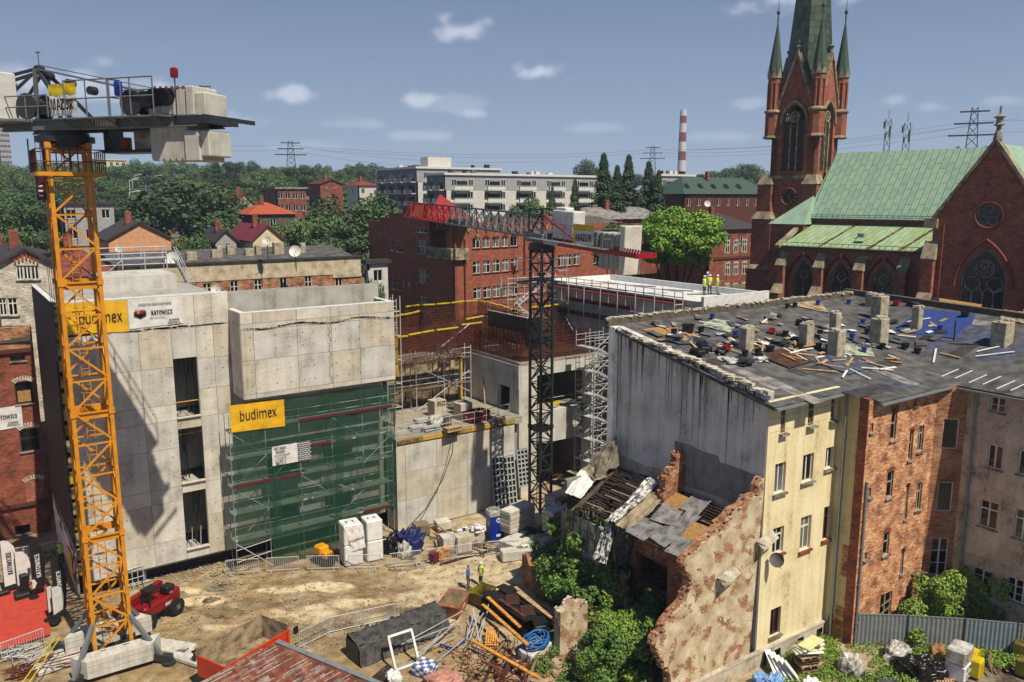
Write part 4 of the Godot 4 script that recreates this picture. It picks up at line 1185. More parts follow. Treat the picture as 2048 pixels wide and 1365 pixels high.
func yellow_crane() -> void:
	var base := V(6.05,0,-50.45)
	var t := thing("tower_crane", "tall yellow lattice tower crane with grey counter-jib and hanging concrete ballast", "crane", base)
	var I := Transform3D.IDENTITY
	mast(t, T(V(0,0.9,0)),1.92,28.9,16,4,0.2,M.crane_yellow,M.crane_yellow,M.crane_yellow)
	# top access platform
	var y := 28.2
	for s in [[V(-1.6, y,1.6),V(1.6, y,1.6)],[V(1.6, y,1.6),V(1.6, y,-1.6)],[V(1.6, y,-1.6),V(-1.6, y,-1.6)],[V(-1.6, y,-1.6),V(-1.6, y,1.6)]]: bar(t, "platform_beam", s[0], s[1],0.12,0.2,M.crane_yellow)
	railing(t, I,[V(-1.6, y,1.6),V(1.6, y,1.6),V(1.6, y,-1.6),V(-1.6, y,-1.6),V(-1.6, y,1.6)],1.25,M.crane_brown,0.03,0.6)
	# slewing ring and machinery deck, counter-jib along +x
	var o := Transform3D(turned(-52.8),V(0,29.75,0))
	var b := MB.new()
	b.lathe(o.origin,[[1.15,-0.2],[1.2,0.1],[1.45,0.12],[1.45,0.42],[1.2,0.44],[1.2,0.6],[0.0,0.6]],24)
	part(t, "slewing_ring", b,M.crane_dark)
	for s in [-0.95,0.95]:
		b = MB.new()
		b.box(o * V(3.1,0.95, s),V(12.4,0.5,0.12), o.basis)
		b.box(o * V(3.1,1.2, s),V(12.4,0.06,0.3), o.basis); b.box(o * V(3.1,0.7, s),V(12.4,0.06,0.3), o.basis)
		part(t, "deck_girder", b,M.crane_grey)
	for i in 10: bar(t, "deck_crossbeam", o * V(-2.8 + i * 1.55,0.9,-0.95), o * V(-2.8 + i * 1.55,0.9,0.95),0.12,0.2,M.crane_dark)
	b = MB.new()
	b.box(o * V(2.6,1.26,0),V(10.5,0.04,1.9), o.basis)
	part(t, "deck_plate", b,M.crane_dark)
	for s in [1.5,-1.5]:
		b = MB.new()
		b.box(o * V(4.6,1.15, s),V(6.6,0.06,0.9), o.basis)
		part(t, "walkway", b,M.crane_grey)
		for i in 5: bar(t, "walkway_bracket", o * V(1.8 + i * 1.4,0.75, s * 0.68), o * V(1.8 + i * 1.4,1.1, s * 1.25),0.07,0.07,M.crane_grey)
	railing(t, o,[V(2.2,1.2,1.95),V(7.6,1.2,1.95)],1.75,M.crane_grey,0.035)
	railing(t, o,[V(5.0,1.2,1.95),V(5.0,1.2,1.2)],1.75,M.crane_grey,0.035)
	railing(t, o,[V(2.2,1.2,-1.95),V(7.9,1.2,-1.95)],1.75,M.crane_grey,0.035)
	railing(t, o,[V(-2.3,1.3,1.5),V(0.6,1.3,1.5)],1.1,M.crane_grey,0.035)
	# A-frame and its cables
	var apex := V(-1.3,3.9,0)
	for s in [-0.8,0.8]:
		bar(t, "frame_leg", o * V(-0.9,1.2, s), o * (apex + V(0,0, s * 0.35)),0.2,0.2,M.crane_dark)
		bar(t, "frame_leg", o * V(1.4,1.2, s), o * (apex + V(0.2,-0.1, s * 0.35)),0.16,0.16,M.crane_dark)
		bar(t, "frame_leg", o * V(-4.2,1.6, s), o * (apex + V(-0.3,-0.3, s * 0.35)),0.12,0.12,M.crane_dark)
		bar(t, "frame_stay", o * (apex + V(0.2,0, s * 0.35)), o * V(7.0,2.2, s),0.07,0.07,M.crane_grey)
		bar(t, "frame_tie", o * V(-4.4,3.4, s * 0.6), o * (apex + V(0,0, s * 0.35)),0.14,0.14,M.crane_dark)
	for k in 4:
		b = MB.new()
		var q := apex + (V(0.6 + k * 1.4,-0.35 - k * 0.42,0) if k < 3 else Vector3.ZERO)
		b.tube(o * (q + V(0,0,-0.2)), o * (q + V(0,0,0.2)),0.22,0.22,12)
		part(t, "sheave", b,M.crane_dark)
	rod(t, "wind_gauge_mast", o * (apex + V(0,0.2,0)), o * (apex + V(0,0.9,0)),0.03,M.crane_grey)
	rod(t, "wind_gauge", o * (apex + V(-0.15,0.9,0)), o * (apex + V(0.15,0.9,0)),0.04,M.crane_grey)
	for s in [0.1,-0.1]: rod(t, "hoist_rope", o * (apex + V(0,0.25, s)), o * V(6.4,2.6, s),0.018,M.crane_dark)
	# winches and the white switch cabinet
	for k in 2:
		b = MB.new()
		var c := V(-1.4 + k * 6.4,1.95,0.4 if k == 0 else 0.0)
		b.tube(o * (c + V(0,0,-0.55)), o * (c + V(0,0,0.5)),0.5,0.5,16)
		b.tube(o * (c + V(0,0,0.5)), o * (c + V(0,0,0.58)),0.68,0.68,16); b.tube(o * (c + V(0,0,-0.63)), o * (c + V(0,0,-0.55)),0.68,0.68,16)
		part(t, "winch_drum", b,M.steel_dark)
		cabinet(t, "winch_motor", o, c + V(1.0,-0.1,0.0),V(0.8,0.7,0.6),M.crane_dark)
	cabinet(t, "winch_motor", o,V(6.4,2.0,0.9),V(0.7,0.8,0.6),M.black)
	b = MB.new()
	for k in 8: b.tube(o * V(6.9 + k * 0.09,2.1,0.6), o * V(6.9 + k * 0.09,2.1,1.2),0.42,0.42,10)
	part(t, "cable_coil", b,M.black)
	cabinet(t, "control_box", o,V(4.7,2.6,1.0),V(0.35,0.7,0.3),M.bucket_blue)
	var wc := cabinet(t, "switch_cabinet", o,V(-3.1,2.45,1.3),V(1.8,2.4,1.2),M.white_paint)
	b = MB.new()
	b.box(o * V(-3.5,1.9,1.92),V(0.9,1.2,0.02), o.basis)
	part(wc, "orange_print", b,M.crane_yellow)
	cabinet(t, "cabinet_floor", o,V(-3.0,1.15,1.2),V(4.2,0.2,1.6),M.crane_grey)
	# jib root going out of frame, and its foot platform
	for s in [-0.7,0.7]: bar(t, "jib_chord", o * V(-2.5,0.9, s), o * V(-16.0,2.2, s),0.16,0.16,M.crane_grey)
	bar(t, "jib_chord", o * V(-3.0,3.2,0), o * V(-16.0,4.0,0),0.16,0.16,M.crane_grey)
	for i in 7:
		for s in [-0.7,0.7]: bar(t, "jib_brace", o * V(-3.0 - i * 1.8,1.0 + i * 0.17, s), o * V(-3.9 - i * 1.8,3.25 + i * 0.11,0),0.09,0.09,M.crane_grey)
	# driver's cab behind the girder
	cabinet(t, "cab_floor", o,V(3.4,-0.35,-1.3),V(3.2,0.16,1.5),M.crane_dark)
	cabinet(t, "cab_panel", o,V(4.2,0.3,-1.2),V(1.5,1.2,0.1),M.foil)
	cabinet(t, "cab_side", o,V(2.0,0.3,-1.3),V(0.12,1.2,1.4),M.crane_dark)
	bar(t, "cab_post", o * V(2.6,-0.3,-0.7), o * V(1.9,0.8,-0.7),0.12,0.12,M.crane_dark)
	cabinet(t, "cab_seat", o,V(2.9,0.0,-1.2),V(0.4,0.8,0.5),M.tile_orange)
	for x in [-1.6,-0.6,1.2]: bar(t, "cable_drop", o * V(x,0.3,0.9), o * V(x - 0.03,-1.3,0.9),0.07,0.07,M.crane_dark)
	# ballast plates with scalloped feet, lifting eyes and the end frame
	for i in 6:
		b = MB.new()
		var x := 6.5 + i * 0.37
		var w := 1.7
		var poly := PackedVector2Array([Vector2(-0.18,-1.25),Vector2(-0.1,-1.4),Vector2(0.1,-1.4),Vector2(0.18,-1.25),Vector2(0.17,2.0),Vector2(-0.17,2.0)])
		b.extrude(poly, Transform3D(o.basis, o * V(x,0.45, w * 0.5)),-w)
		part(t, "ballast_plate", b,M.concrete_plate)
	for a in [[8.85,1.85,0.5,2.4,0.95],[8.85,-0.25,0.9,2.4,1.0],[9.4,1.65,0.6,2.0,0.9],[9.45,-0.15,0.7,2.0,0.9]]:
		cabinet(t, "ballast_block", o,V(a[0], a[1],0.0),V(a[2], a[3] * 0.62,1.9 * a[4]),M.concrete_plate)
	for i in 9:
		b = MB.new()
		b.lathe(o * V(6.5 + i * 0.3,2.44,0.5 - 0.05 * i),[[0.05,0.0],[0.09,0.12],[0.05,0.26],[0.0,0.26]],8)
		part(t, "lifting_eye", b,M.formwork_red)
	for s in [-1.0,1.0]: bar(t, "end_girder", o * V(8.0,0.98, s * 1.02), o * V(10.0,0.98, s * 1.02),0.14,0.42,M.crane_dark)
	bar(t, "end_girder", o * V(9.9,0.98,-1.3), o * V(9.9,0.98,1.3),0.14,0.42,M.crane_dark)
	rod(t, "lamp_post", o * V(8.3,1.2,1.2), o * V(8.3,3.0,1.2),0.03,M.crane_dark)
	b = MB.new()
	b.lathe(o * V(8.3,2.95,1.2),[[0.0,0.0],[0.17,0.0],[0.19,0.1],[0.19,0.38],[0.12,0.46],[0.0,0.46]],12)
	part(t, "warning_lamp", b,M.lamp_red)
	# name cloths
	var g := thing("crane_banner", "yellow and white name cloth tied below the crane winch", "banner", base + o * V(0.9,1.3,1.62),-52.8)
	part(g, "sheet", sheet(V(0,1.0,0),V(1.75,1.05,0),V(1.75,1.6,0),V(0,1.55,0),8,4,0.04,31),M.bin_yellow)
	part(g, "sheet", sheet(V(0,0,0),V(1.75,0.05,0),V(1.75,1.05,0),V(0,1.0,0),8,4,0.04,32),M.banner_white)
	lettering(g, "MAZUR",0.75, T(V(0.9,0.55,0.14)),M.ink, "Droid Sans", true,1.45)
	g = thing("name_plate", "dark girder plate with pale capital letters on the yellow crane", "sign", base + o * V(3.0,0.72,1.13),-52.8)
	cabinet(g, "plate", Transform3D.IDENTITY,V(0.75,0.22,-0.03),V(1.6,0.46,0.03),M.crane_grey)
	lettering(g, "LIEBHERR",0.42, T(V(0.75,0.24,0.01)),M.banner_white, "Droid Sans", true,1.45)
	# hook block with its ropes
	g = thing("hook_block", "dark red hook block with white print hanging left of the yellow mast", "hook",V(0,0,0))
	var h := pd(82,376,50.0)
	cabinet(g, "block", Transform3D(turned(-20), h),V(0,0,0),V(0.42,1.25,0.3),M.machine_dark_red)
	for k in 3: brick_of(g, "print", h + turned(-20) * V(0,0.1 - 0.25 * k,0.16),V(0.2,0.08,0.01),M.banner_white, turned(-20))
	var tip := pd(116,612,50.0)
	for s in [-0.08,0.0,0.1]: rod(g, "rope", h + V(s,-0.6,0),V(h.x + s,18.2, h.z),0.014,M.crane_dark)
	for s in [-0.1,0.1]: rod(g, "rope", h + V(s,0.6,0),V(h.x + s,30.2, h.z),0.014,M.crane_dark)
	# cross base, struts and ballast slabs
	for k in 4:
		var q := turned(45.0 + 90.0 * k)
		bar(t, "base_strut",V(0,0,0) + q * V(1.3,2.9,0), q * V(3.4,0.3,0),0.22,0.22,M.crane_grey)
		bar(t, "base_beam", q * V(0.4,0.35,0), q * V(3.9,0.35,0),0.4,0.4,M.crane_dark)
		var f := MB.new()
		f.lathe(q * V(3.7,0.0,0),[[0.4,0.0],[0.4,0.15],[0.15,0.2],[0.15,0.5],[0.0,0.5]],10)
		part(t, "jack_foot", f,M.crane_dark)
	for k in 3:
		var poly := PackedVector2Array([Vector2(-2.4,0),Vector2(-1.7,1.05),Vector2(1.7,1.05),Vector2(2.4,0)])
		for s in [1.0,-1.0]:
			b = MB.new()
			b.extrude(poly, Transform3D(Basis(V(s,0,0),V(0,0, s),V(0,1,0)),V(0.1,0.62 + k * 0.36,1.25 * s)),-0.33)
			part(t, "ballast_slab", b,M.concrete_plate)
	b = MB.new()
	for s in [-0.6,0.6]: b.box(V(s,1.711,1.7),V(0.34,0.01,0.1))
	part(t, "lifting_slot", b,M.steel_dark)

func black_crane() -> void:
	var base := V(38.7,0,-51.6)
	var t := thing("tower_crane", "black lattice tower crane with a red-tipped grey jib and white cabinet", "crane", base)
	mast(t, Transform3D(turned(-YAW + 45.0 - 2.0),V(0,1.6,0)),1.25,21.6,18,6,0.17,M.crane_dark,M.crane_dark,M.crane_dark)
	rod(t, "power_riser",V(-0.5,2.0,0.62),V(-0.5,23.0,0.62),0.05,M.crane_grey)
	var y := 20.4
	var o0 := Transform3D(turned(-YAW + 43.0),Vector3.ZERO)
	railing(t, o0,[V(-1.4, y,1.4),V(1.4, y,1.4),V(1.4, y,-1.4),V(-1.4, y,-1.4),V(-1.4, y,1.4)],1.9,M.galvanised,0.03,1.4)
	for s in [[V(-1.4, y,1.4),V(1.4, y,1.4)],[V(1.4, y,1.4),V(1.4, y,-1.4)],[V(1.4, y,-1.4),V(-1.4, y,-1.4)],[V(-1.4, y,-1.4),V(-1.4, y,1.4)]]: bar(t, "platform_beam", o0 * s[0], o0 * s[1],0.1,0.16,M.crane_grey)
	var o := Transform3D(turned(-92.3) * Basis(V(0,0,1), deg_to_rad(-2.6)),V(0,23.2,0))
	var b := MB.new()
	b.lathe(V(0,23.0,0),[[1.0,0.0],[1.0,0.5],[0.0,0.5]],20)
	part(t, "slewing_ring", b,M.crane_dark)
	cabinet(t, "turntable", o,V(0,0.75,0),V(2.4,0.7,1.6),M.crane_grey)
	# jib
	var L := 24.0
	for s in [-0.65,0.65]:
		bar(t, "jib_chord", o * V(-0.8,0.75, s), o * V(-15.0,0.75, s),0.14,0.14,M.crane_grey)
		bar(t, "jib_chord", o * V(-15.0,0.75, s), o * V(-L,0.75, s),0.14,0.14,M.jib_red)
	bar(t, "jib_chord", o * V(0.6,2.45,0), o * V(-15.0,2.3,0),0.14,0.14,M.crane_grey)
	bar(t, "jib_chord", o * V(-15.0,2.3,0), o * V(-L,2.2,0),0.14,0.14,M.jib_red)
	var n := 18
	for i in n:
		var x0 := -0.9 - (L - 1.2) * i / n
		var x1 := -0.9 - (L - 1.2) * (i + 0.5) / n
		var x2 := -0.9 - (L - 1.2) * (i + 1) / n
		var m: Material = M.crane_grey if x1 > -15.0 else M.jib_red
		for s in [-0.65,0.65]:
			bar(t, "jib_brace", o * V(x0,0.75, s), o * V(x1,2.3,0),0.1,0.1, m)
			bar(t, "jib_brace", o * V(x1,2.3,0), o * V(x2,0.75, s),0.1,0.1, m)
		bar(t, "jib_crossbar", o * V(x0,0.75,-0.65), o * V(x0,0.75,0.65),0.07,0.07, m)
	b = MB.new()
	b.box(o * V(-21.3,1.5,0.36),V(1.7,1.2,0.04), o.basis * Basis(V(1,0,0),-0.4))
	part(t, "jib_end_board", b,M.orange_board)
	cabinet(t, "trolley", o,V(-13.6,0.95,0),V(1.6,0.5,1.2),M.crane_dark)
	# counter-jib with cabinet, stays, rails and ballast
	for s in [-0.7,0.7]:
		bar(t, "counter_girder", o * V(-1.0,0.55, s), o * V(12.2,0.55, s),0.14,0.34,M.crane_red)
		bar(t, "counter_stay", o * V(0.3,2.6, s * 0.5), o * V(5.4,0.9, s),0.11,0.11,M.crane_red)
	for i in 10: bar(t, "end_tooth", o * V(9.6 + i * 0.27,0.72,0.7), o * V(9.75 + i * 0.27,0.95,0.7),0.05,0.14,M.crane_red)
	bar(t, "counter_girder", o * V(12.1,0.55,-0.9), o * V(12.1,0.55,0.9),0.14,0.34,M.crane_red)
	brick_of(t, "girder_plate", o * V(2.3,0.55,0.8),V(1.9,0.36,0.04),M.galvanised, o.basis)
	cabinet(t, "switch_cabinet", o,V(2.9,1.9,-0.35),V(2.7,2.1,1.1),M.white_paint)
	cabinet(t, "cabinet_vent", o,V(2.4,3.05,-0.35),V(1.3,0.25,0.8),M.white_paint)
	cabinet(t, "winch_motor", o,V(7.4,1.3,0.4),V(0.9,1.0,0.8),M.crane_grey)
	cabinet(t, "walkway", o,V(4.6,0.72,1.1),V(9.4,0.06,0.7),M.crane_grey)
	railing(t, o,[V(-1.0,0.75,1.45),V(9.3,0.75,1.45),V(9.3,0.75,-1.3)],1.35,M.crane_grey,0.03)
	for s in [[V(-1.0,0.75,0.6),V(-1.0,2.9,0.6)],[V(0.9,0.75,0.6),V(0.9,2.9,0.6)],[V(-1.0,0.75,-0.6),V(-1.0,2.9,-0.6)],[V(0.9,0.75,-0.6),V(0.9,2.9,-0.6)],[V(-1.0,0.75,0.6),V(0.9,2.9,0.6)],[V(-1.0,2.9,0.6),V(0.9,2.9,0.6)],[V(-1.0,2.9,-0.6),V(0.9,2.9,-0.6)]]: bar(t, "tower_head_bar", o * s[0], o * s[1],0.12,0.12,M.crane_dark)
	for i in 4: cabinet(t, "ballast_plate", o,V(8.2 + i * 0.55,0.55,0.0),V(0.5,2.5,1.3),M.concrete_dark)
	cabinet(t, "ballast_plate", o,V(10.5,0.75,0.0),V(0.55,3.3,1.5),M.concrete_pale)
	var g := thing("crane_banner", "yellow and white name cloth on the counter-jib of the black crane", "banner", base + o * V(6.1,0.85,1.55),-92.3)
	part(g, "sheet", sheet(V(0,0.95,0),V(2.4,0.9,0),V(2.4,1.35,0),V(0,1.4,0),8,4,0.03,33),M.bin_yellow)
	part(g, "sheet", sheet(V(0.35,0,0),V(2.4,-0.05,0),V(2.4,0.9,0),V(0.35,0.95,0),8,4,0.03,34),M.banner_white)
	part(g, "sheet", sheet(V(0,0,0),V(0.35,0,0),V(0.35,0.95,0),V(0,0.95,0),3,4,0.02,35),M.bin_yellow)
	lettering(g, "MAZUR",0.7, T(V(1.4,0.45,0.16)),M.ink, "Droid Sans", true,1.75)
	# hoist rope left of the mast, and the ballast stacks round the base
	var h := pd(1027,540,66.0) - base
	rod(t, "hoist_rope", h + V(0,3.0,0),V(h.x,10.6, h.z),0.02,M.crane_dark)
	cabinet(t, "hook_block", Transform3D(Basis.IDENTITY, h),V(0,0,0),V(0.3,0.7,0.25),M.machine_red)
	for a in [[V(-2.9,1.15,0.9),12.0,5],[V(-0.35,1.25,3.0),12.0,5],[V(1.4,1.8,1.0),12.0,4]]:
		for k in a[2]:
			b = MB.new()
			b.bevel(Vector3.ZERO,V(2.9,0.34,1.15),0.04)
			var p := part(t, "ballast_slab", b,M.concrete_warm if k % 2 else M.concrete)
			p.position = a[0] + V(R(-0.04,0.04),0.36 * k, R(-0.04,0.04)); p.rotation_degrees.y = a[1]
	for q in [[V(-3.8,0.8,2.6),V(3.4,0.9,0.2)],[V(-1.6,0.75,4.0),V(2.6,0.9,2.6)],[V(-3.4,0.95,-0.2),V(-1.0,0.95,3.8)]]: bar(t, "base_beam", q[0], q[1],0.3,0.32,M.crane_dark)
	for q in [V(-4.0,0.45,2.4),V(-0.2,0.45,4.6)]:
		b = MB.new()
		b.bevel(Vector3.ZERO,V(2.6,0.9,1.7),0.06)
		var p := part(t, "footing_block", b,M.concrete_plate)
		p.position = q; p.rotation_degrees.y = 14

# ---------- the tenement with the littered roof ----------
func roof_y(x: float, z: float) -> float: return maxf(15.75 + 0.2 * (-27.4 - z),15.35 + 0.25 * (x - 51.6))
func on_roof(px: float, py: float) -> Vector3:
	var d := ray(px, py)
	var t := 25.0
	while t < 110.0:
		var p := EYE + d * t
		if p.y < roof_y(p.x, p.z): return V(p.x, roof_y(p.x, p.z), p.z)
		t += 0.05
	return EYE + d * 60.0
func roof_tilt(p: Vector3) -> Basis:
	var e := 0.1
	var n := V(roof_y(p.x - e, p.z) - roof_y(p.x + e, p.z),2 * e, roof_y(p.x, p.z - e) - roof_y(p.x, p.z + e)).normalized()
	var x := n.cross(V(0,0,1)).normalized() * -1.0
	x = V(0,0,1).cross(n).normalized() * -1.0
	x = n.cross(V(0,0,-1)).normalized()
	return Basis(x, n, x.cross(n))
func rects_z(z: float, x0: float, list: Array) -> Array:   # window rectangles on a plane of constant z, from photo pixels
	var out := []
	for q in list:
		var a := pz(q[0], q[3], z)
		var b := pz(q[2], q[1], z)
		var gw: float = 0.09 * (b.x - a.x) if q.size() > 5 else 0.0
		out.append([a.x - x0 - gw, a.y, maxf(0.3, b.x - a.x + gw * 2.0), maxf(0.4, b.y - a.y), q[4]])
	return out
func rects_x(x: float, z0: float, list: Array) -> Array:
	var out := []
	for q in list:
		var a := pxx(q[0], q[1], x)
		var b := pxx(q[2], q[3], x)
		out.append([a.z - z0, minf(a.y, b.y), maxf(0.3, b.z - a.z), absf(a.y - b.y), q[4]])
	return out
func downpipe(t: Node, a: Vector3, b: Vector3, m: Material) -> void:
	rod(t, "downpipe", a, b,0.075, m)
	for k in 4: brick_of(t, "pipe_clip", a.lerp(b,0.15 + 0.23 * k),V(0.2,0.06,0.2), m)

func tenement() -> void:
	var t := thing("tenement_house", "L-shaped tenement with grey gable, cream and brick courtyard walls and a littered roof", "building")
	var gx := 36.69
	var b := MB.new()
	var fr := frame_at(V(gx,0,-40.4),V(0,0,1))
	b.extrude(PackedVector2Array([Vector2(0,0),Vector2(12.4,0),Vector2(12.4,16.2),Vector2(11.8,16.1),Vector2(9.0,16.75),Vector2(4.0,17.75),Vector2(0,18.5)]), fr,-0.45)
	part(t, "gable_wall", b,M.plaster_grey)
	b = MB.new()
	var q := PackedVector2Array()
	for p in [[1350,882],[1378,890],[1405,903],[1436,912],[1440,925],[1480,938],[1530,958],[1524,1000],[1505,1040],[1368,985],[1350,930]]:
		var w := pxx(p[0], p[1], gx)
		q.append(Vector2(w.z + 40.4, w.y))
	b.extrude(q, fr.translated(V(-0.02,0,0)),-0.05)
	part(t, "render_patch", b,M.plaster_dark)
	b = MB.new()
	q = PackedVector2Array([Vector2(0.5,8.2),Vector2(11.6,8.2),Vector2(11.4,9.5),Vector2(6.4,9.3),Vector2(6.2,10.1),Vector2(3.0,9.6),Vector2(0.5,9.75)])
	b.extrude(q, fr.translated(V(-0.03,0,0)),-0.05)
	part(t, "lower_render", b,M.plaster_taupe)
	b = MB.new()
	for i in 70:
		var zz := R(0.3,12.2)
		var yt := 18.45 - zz * 0.178
		var ln := R(0.5,2.2) if i % 4 else R(2.5,6.5)
		b.hexa([fr * V(zz, yt - ln,0.012), fr * V(zz + 0.03, yt - ln,0.012), fr * V(zz + 0.03, yt - ln,0.004), fr * V(zz, yt - ln,0.004), fr * V(zz - 0.04, yt,0.012), fr * V(zz + R(0.05,0.14), yt,0.012), fr * V(zz + 0.08, yt,0.004), fr * V(zz - 0.06, yt,0.004)])
	stuff(part(t, "soot_streak", b,M.plaster_stain))
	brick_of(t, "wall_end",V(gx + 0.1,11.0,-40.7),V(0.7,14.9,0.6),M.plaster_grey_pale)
	rod(t, "downpipe",V(gx - 0.12,11.5,-40.3),V(gx - 0.1,18.2,-40.35),0.09,M.sheet_white)
	b = MB.new()
	var pts := []
	for i in 30: b.box(V(gx + R(-0.05,0.25),16.35 + 0.163 * (-27.9 + 28.0 + i * 0.42) + R(-0.06,0.12),-28.1 - i * 0.42),V(R(0.3,0.7), R(0.08,0.22), R(0.3,0.6)), turned(R(-20,20)))
	stuff(part(t, "coping_rubble", b,M.brick_pale))
	# cream wall
	var zc := -27.93
	var cw := rects_z(zc, gx,[[1561,812,1572,868, "vm",1],[1616,800,1629,853, "vm",1],[1661,790,1671,842, "vm",1],[1549,924,1571,990, "v",1],[1605,906,1627,967, "v",1],[1651,893,1668,940, "v",1],[1545,1052,1567,1112, "t",1],[1600,1030,1622,1104, "t",1],[1645,1012,1660,1082, "t",1],[1540,1213,1561,1276, "v",1]])
	var holes := []
	for w in cw: holes.append(Rect2(w[0], w[1], w[2], w[3]))
	b = MB.new()
	var f2 := T(V(gx + 0.02,0, zc))
	b.wall(f2,6.5,15.9,0.45, holes)
	part(t, "cream_wall", b,M.plaster_cream)
	for i in cw.size():
		var w: Array = cw[i]
		var fm: Material = M.white_paint if i in [3,4,5,6,7] else (M.wood_grey if i < 3 else M.formwork_red)
		var o := window(t, f2 * T(V(w[0], w[1],0)), w[2], w[3], w[4], fm,M.glass_curtain if i == 3 or i == 7 else M.glass_dark,0.1 if i < 3 else 0.2)
		if i > 5 and i < 9: pass
		var s := part(o, "sill", unit("bar",M.terracotta if i > 5 and i < 9 else M.stone_grey))
		s.transform = Transform3D(Basis.from_scale(V(w[2] + 0.25,0.12,0.42)) ,V(w[2] * 0.5,-0.065,0.16))
		if i == 3:
			for k in 8: brick_of(o, "blind_slat",V(w[2] * 0.45, w[3] * 0.5 + k * 0.12,-0.005),V(w[2] * 0.7,0.08,0.012),M.tarp_grey)
	for k in 3: brick_of(t, "painted_band",V(gx + 3.3,14.9 - k * 0.0, zc + 0.012) if k == 0 else V(gx + 3.3 + k * 0.01,14.1, zc + 0.004),V(6.3,0.05 if k == 0 else 0.02,0.02),M.cream_wall)
	b = MB.new()
	b.span(V(gx - 8.2,-0.2, zc - 0.02),V(gx + 6.45,0.85, zc + 0.16)); b.span(V(gx - 8.2,0.86, zc - 0.02),V(gx + 6.47,1.0, zc + 0.22))
	part(t, "plinth", b,M.plaster_taupe)
	for x in [1.8,4.0,5.9]: brick_of(t, "cellar_window",V(gx + x,0.35, zc + 0.17),V(0.55,0.5,0.05),M.glass_dark)
	brick_of(t, "cellar_door",V(gx + 0.9,0.4, zc + 0.17),V(0.7,0.9,0.05),M.wood_dark)
	# return wall and brick bay
	var rx := 43.2
	b = MB.new()
	b.wall(frame_at(V(rx,0, zc + 0.0),V(0,0,1)),1.35,15.6,0.4,[])
	part(t, "return_wall", b,M.plaster_olive)
	b = MB.new()
	b.wall(frame_at(V(rx - 0.005,0, zc + 1.35),V(0,0,1)),0.57,15.5,0.4,[])
	part(t, "brick_quoin", b,M.brick_red)
	for q3 in [[0.7,1.4,0.8,1.0],[1.65,1.3,1.07,0.54],[5.3,2.0,1.15,0.39]]: brick_of(t, "bare_brick",V(rx - 0.02, q3[0], zc + q3[2]),V(0.03, q3[1], q3[3]),M.brick_old)
	var zb := zc + 1.95
	var bw := rects_z(zb, rx,[[1780,822,1796,882, "h"],[1772,940,1789,998, "h"],[1765,1062,1781,1114, "h"],[1816,860,1829,922, "h"],[1808,972,1817,1040, "h"],[1800,1100,1810,1150, "m"],[1740,846,1748,866, "v"],[1736,976,1743,996, "v"],[1728,1105,1734,1122, "v"],[1834,850,1850,905, "t"],[1830,965,1846,1023, "t"],[1828,784,1836,812, "v"]])
	bw.append([2.9,0.0,1.3,2.5, "v"])
	facade(t, T(V(rx,0, zb)),7.6,15.4, bw,M.brick_bay,0.45,M.wood_pale,M.stone_grey)
	for k in 3: bar(t, "door_plank",V(rx + 2.95,0.7 + k * 0.55, zb + 0.04),V(rx + 4.15,1.0 + k * 0.5, zb + 0.04),0.03,0.12,M.wood_grey)
	# brick arches above the bay windows
	b = MB.new()
	for i in 6:
		var w: Array = bw[i]
		for k in 7:
			var a := -0.6 + 0.2 * k
			b.box(V(rx + w[0] + w[2] * 0.5 + sin(a) * w[2] * 0.85, w[1] + w[3] - w[2] * 0.55 + cos(a) * w[2] * 0.75, zb + 0.01),V(0.1,0.26,0.05), Basis(V(0,0,1),-a))
	stuff(part(t, "arch_brick", b,M.brick_red))
	b = MB.new()   # chamfered corner bay, then the grey wing
	var ch := frame_at(V(50.75,0, zb + 0.02),V(1.45,0,1.15))
	var cwins := [[0.45,2.6,1.1,2.6, "mv"],[0.55,7.0,0.95,2.0, "n"],[0.5,11.2,1.0,2.0, "n"]]
	facade(t, ch,1.86,15.4, cwins,M.brick_old,0.4,M.white_paint)
	var gw := rects_x(52.2,-24.9,[[1984,780,2010,828, "vmm"],[1978,888,2003,942, "v"],[1962,998,1993,1062, "t"],[1947,1133,1983,1190, "mv"],[2033,1016,2060,1085, "t"],[2016,1152,2060,1215, "m3"],[2040,900,2062,955, "v"]])
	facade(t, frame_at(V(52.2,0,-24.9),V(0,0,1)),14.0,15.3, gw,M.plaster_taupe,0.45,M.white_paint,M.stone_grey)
	b = MB.new()
	b.span(V(52.12,4.35,-24.85),V(52.2,4.5,-11.0))
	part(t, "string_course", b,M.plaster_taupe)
	downpipe(t,V(52.05,0.2,-24.2),V(52.05,15.0,-24.25),M.pipe_zinc)
	downpipe(t,V(rx - 0.1,0.0, zc + 0.55),V(rx - 0.1,15.4, zc + 0.55),M.pipe_zinc)
	downpipe(t,V(rx + 0.25,0.0, zb + 0.1),V(rx + 0.25,10.5, zb + 0.1),M.pipe_zinc)
	# inner and rear walls close the house
	b = MB.new()
	b.span(V(gx + 0.5,0,-40.9),V(63.5,18.0,-40.5)); b.span(V(60.5,0,-40.4),V(61.0,16.8,-11.0))
	part(t, "rear_wall", b,M.brick_old)
	# roof: two slopes meeting in a valley
	b = MB.new()
	var up := V(0,0.22,0)
	for s in [[V(36.45,0,-27.4),V(43.6,0,-27.4),V(43.6,0,-41.2),V(36.45,0,-41.2)],[V(43.6,0,-25.6),V(51.6,0,-25.5),V(51.6,0,-41.2),V(43.6,0,-41.2)]]:
		var h := []
		for v in s: h.append(V(v.x, roof_y(v.x, v.z) - 0.22, v.z))
		for v in s: h.append(V(v.x, roof_y(v.x, v.z), v.z))
		b.hexa(h)
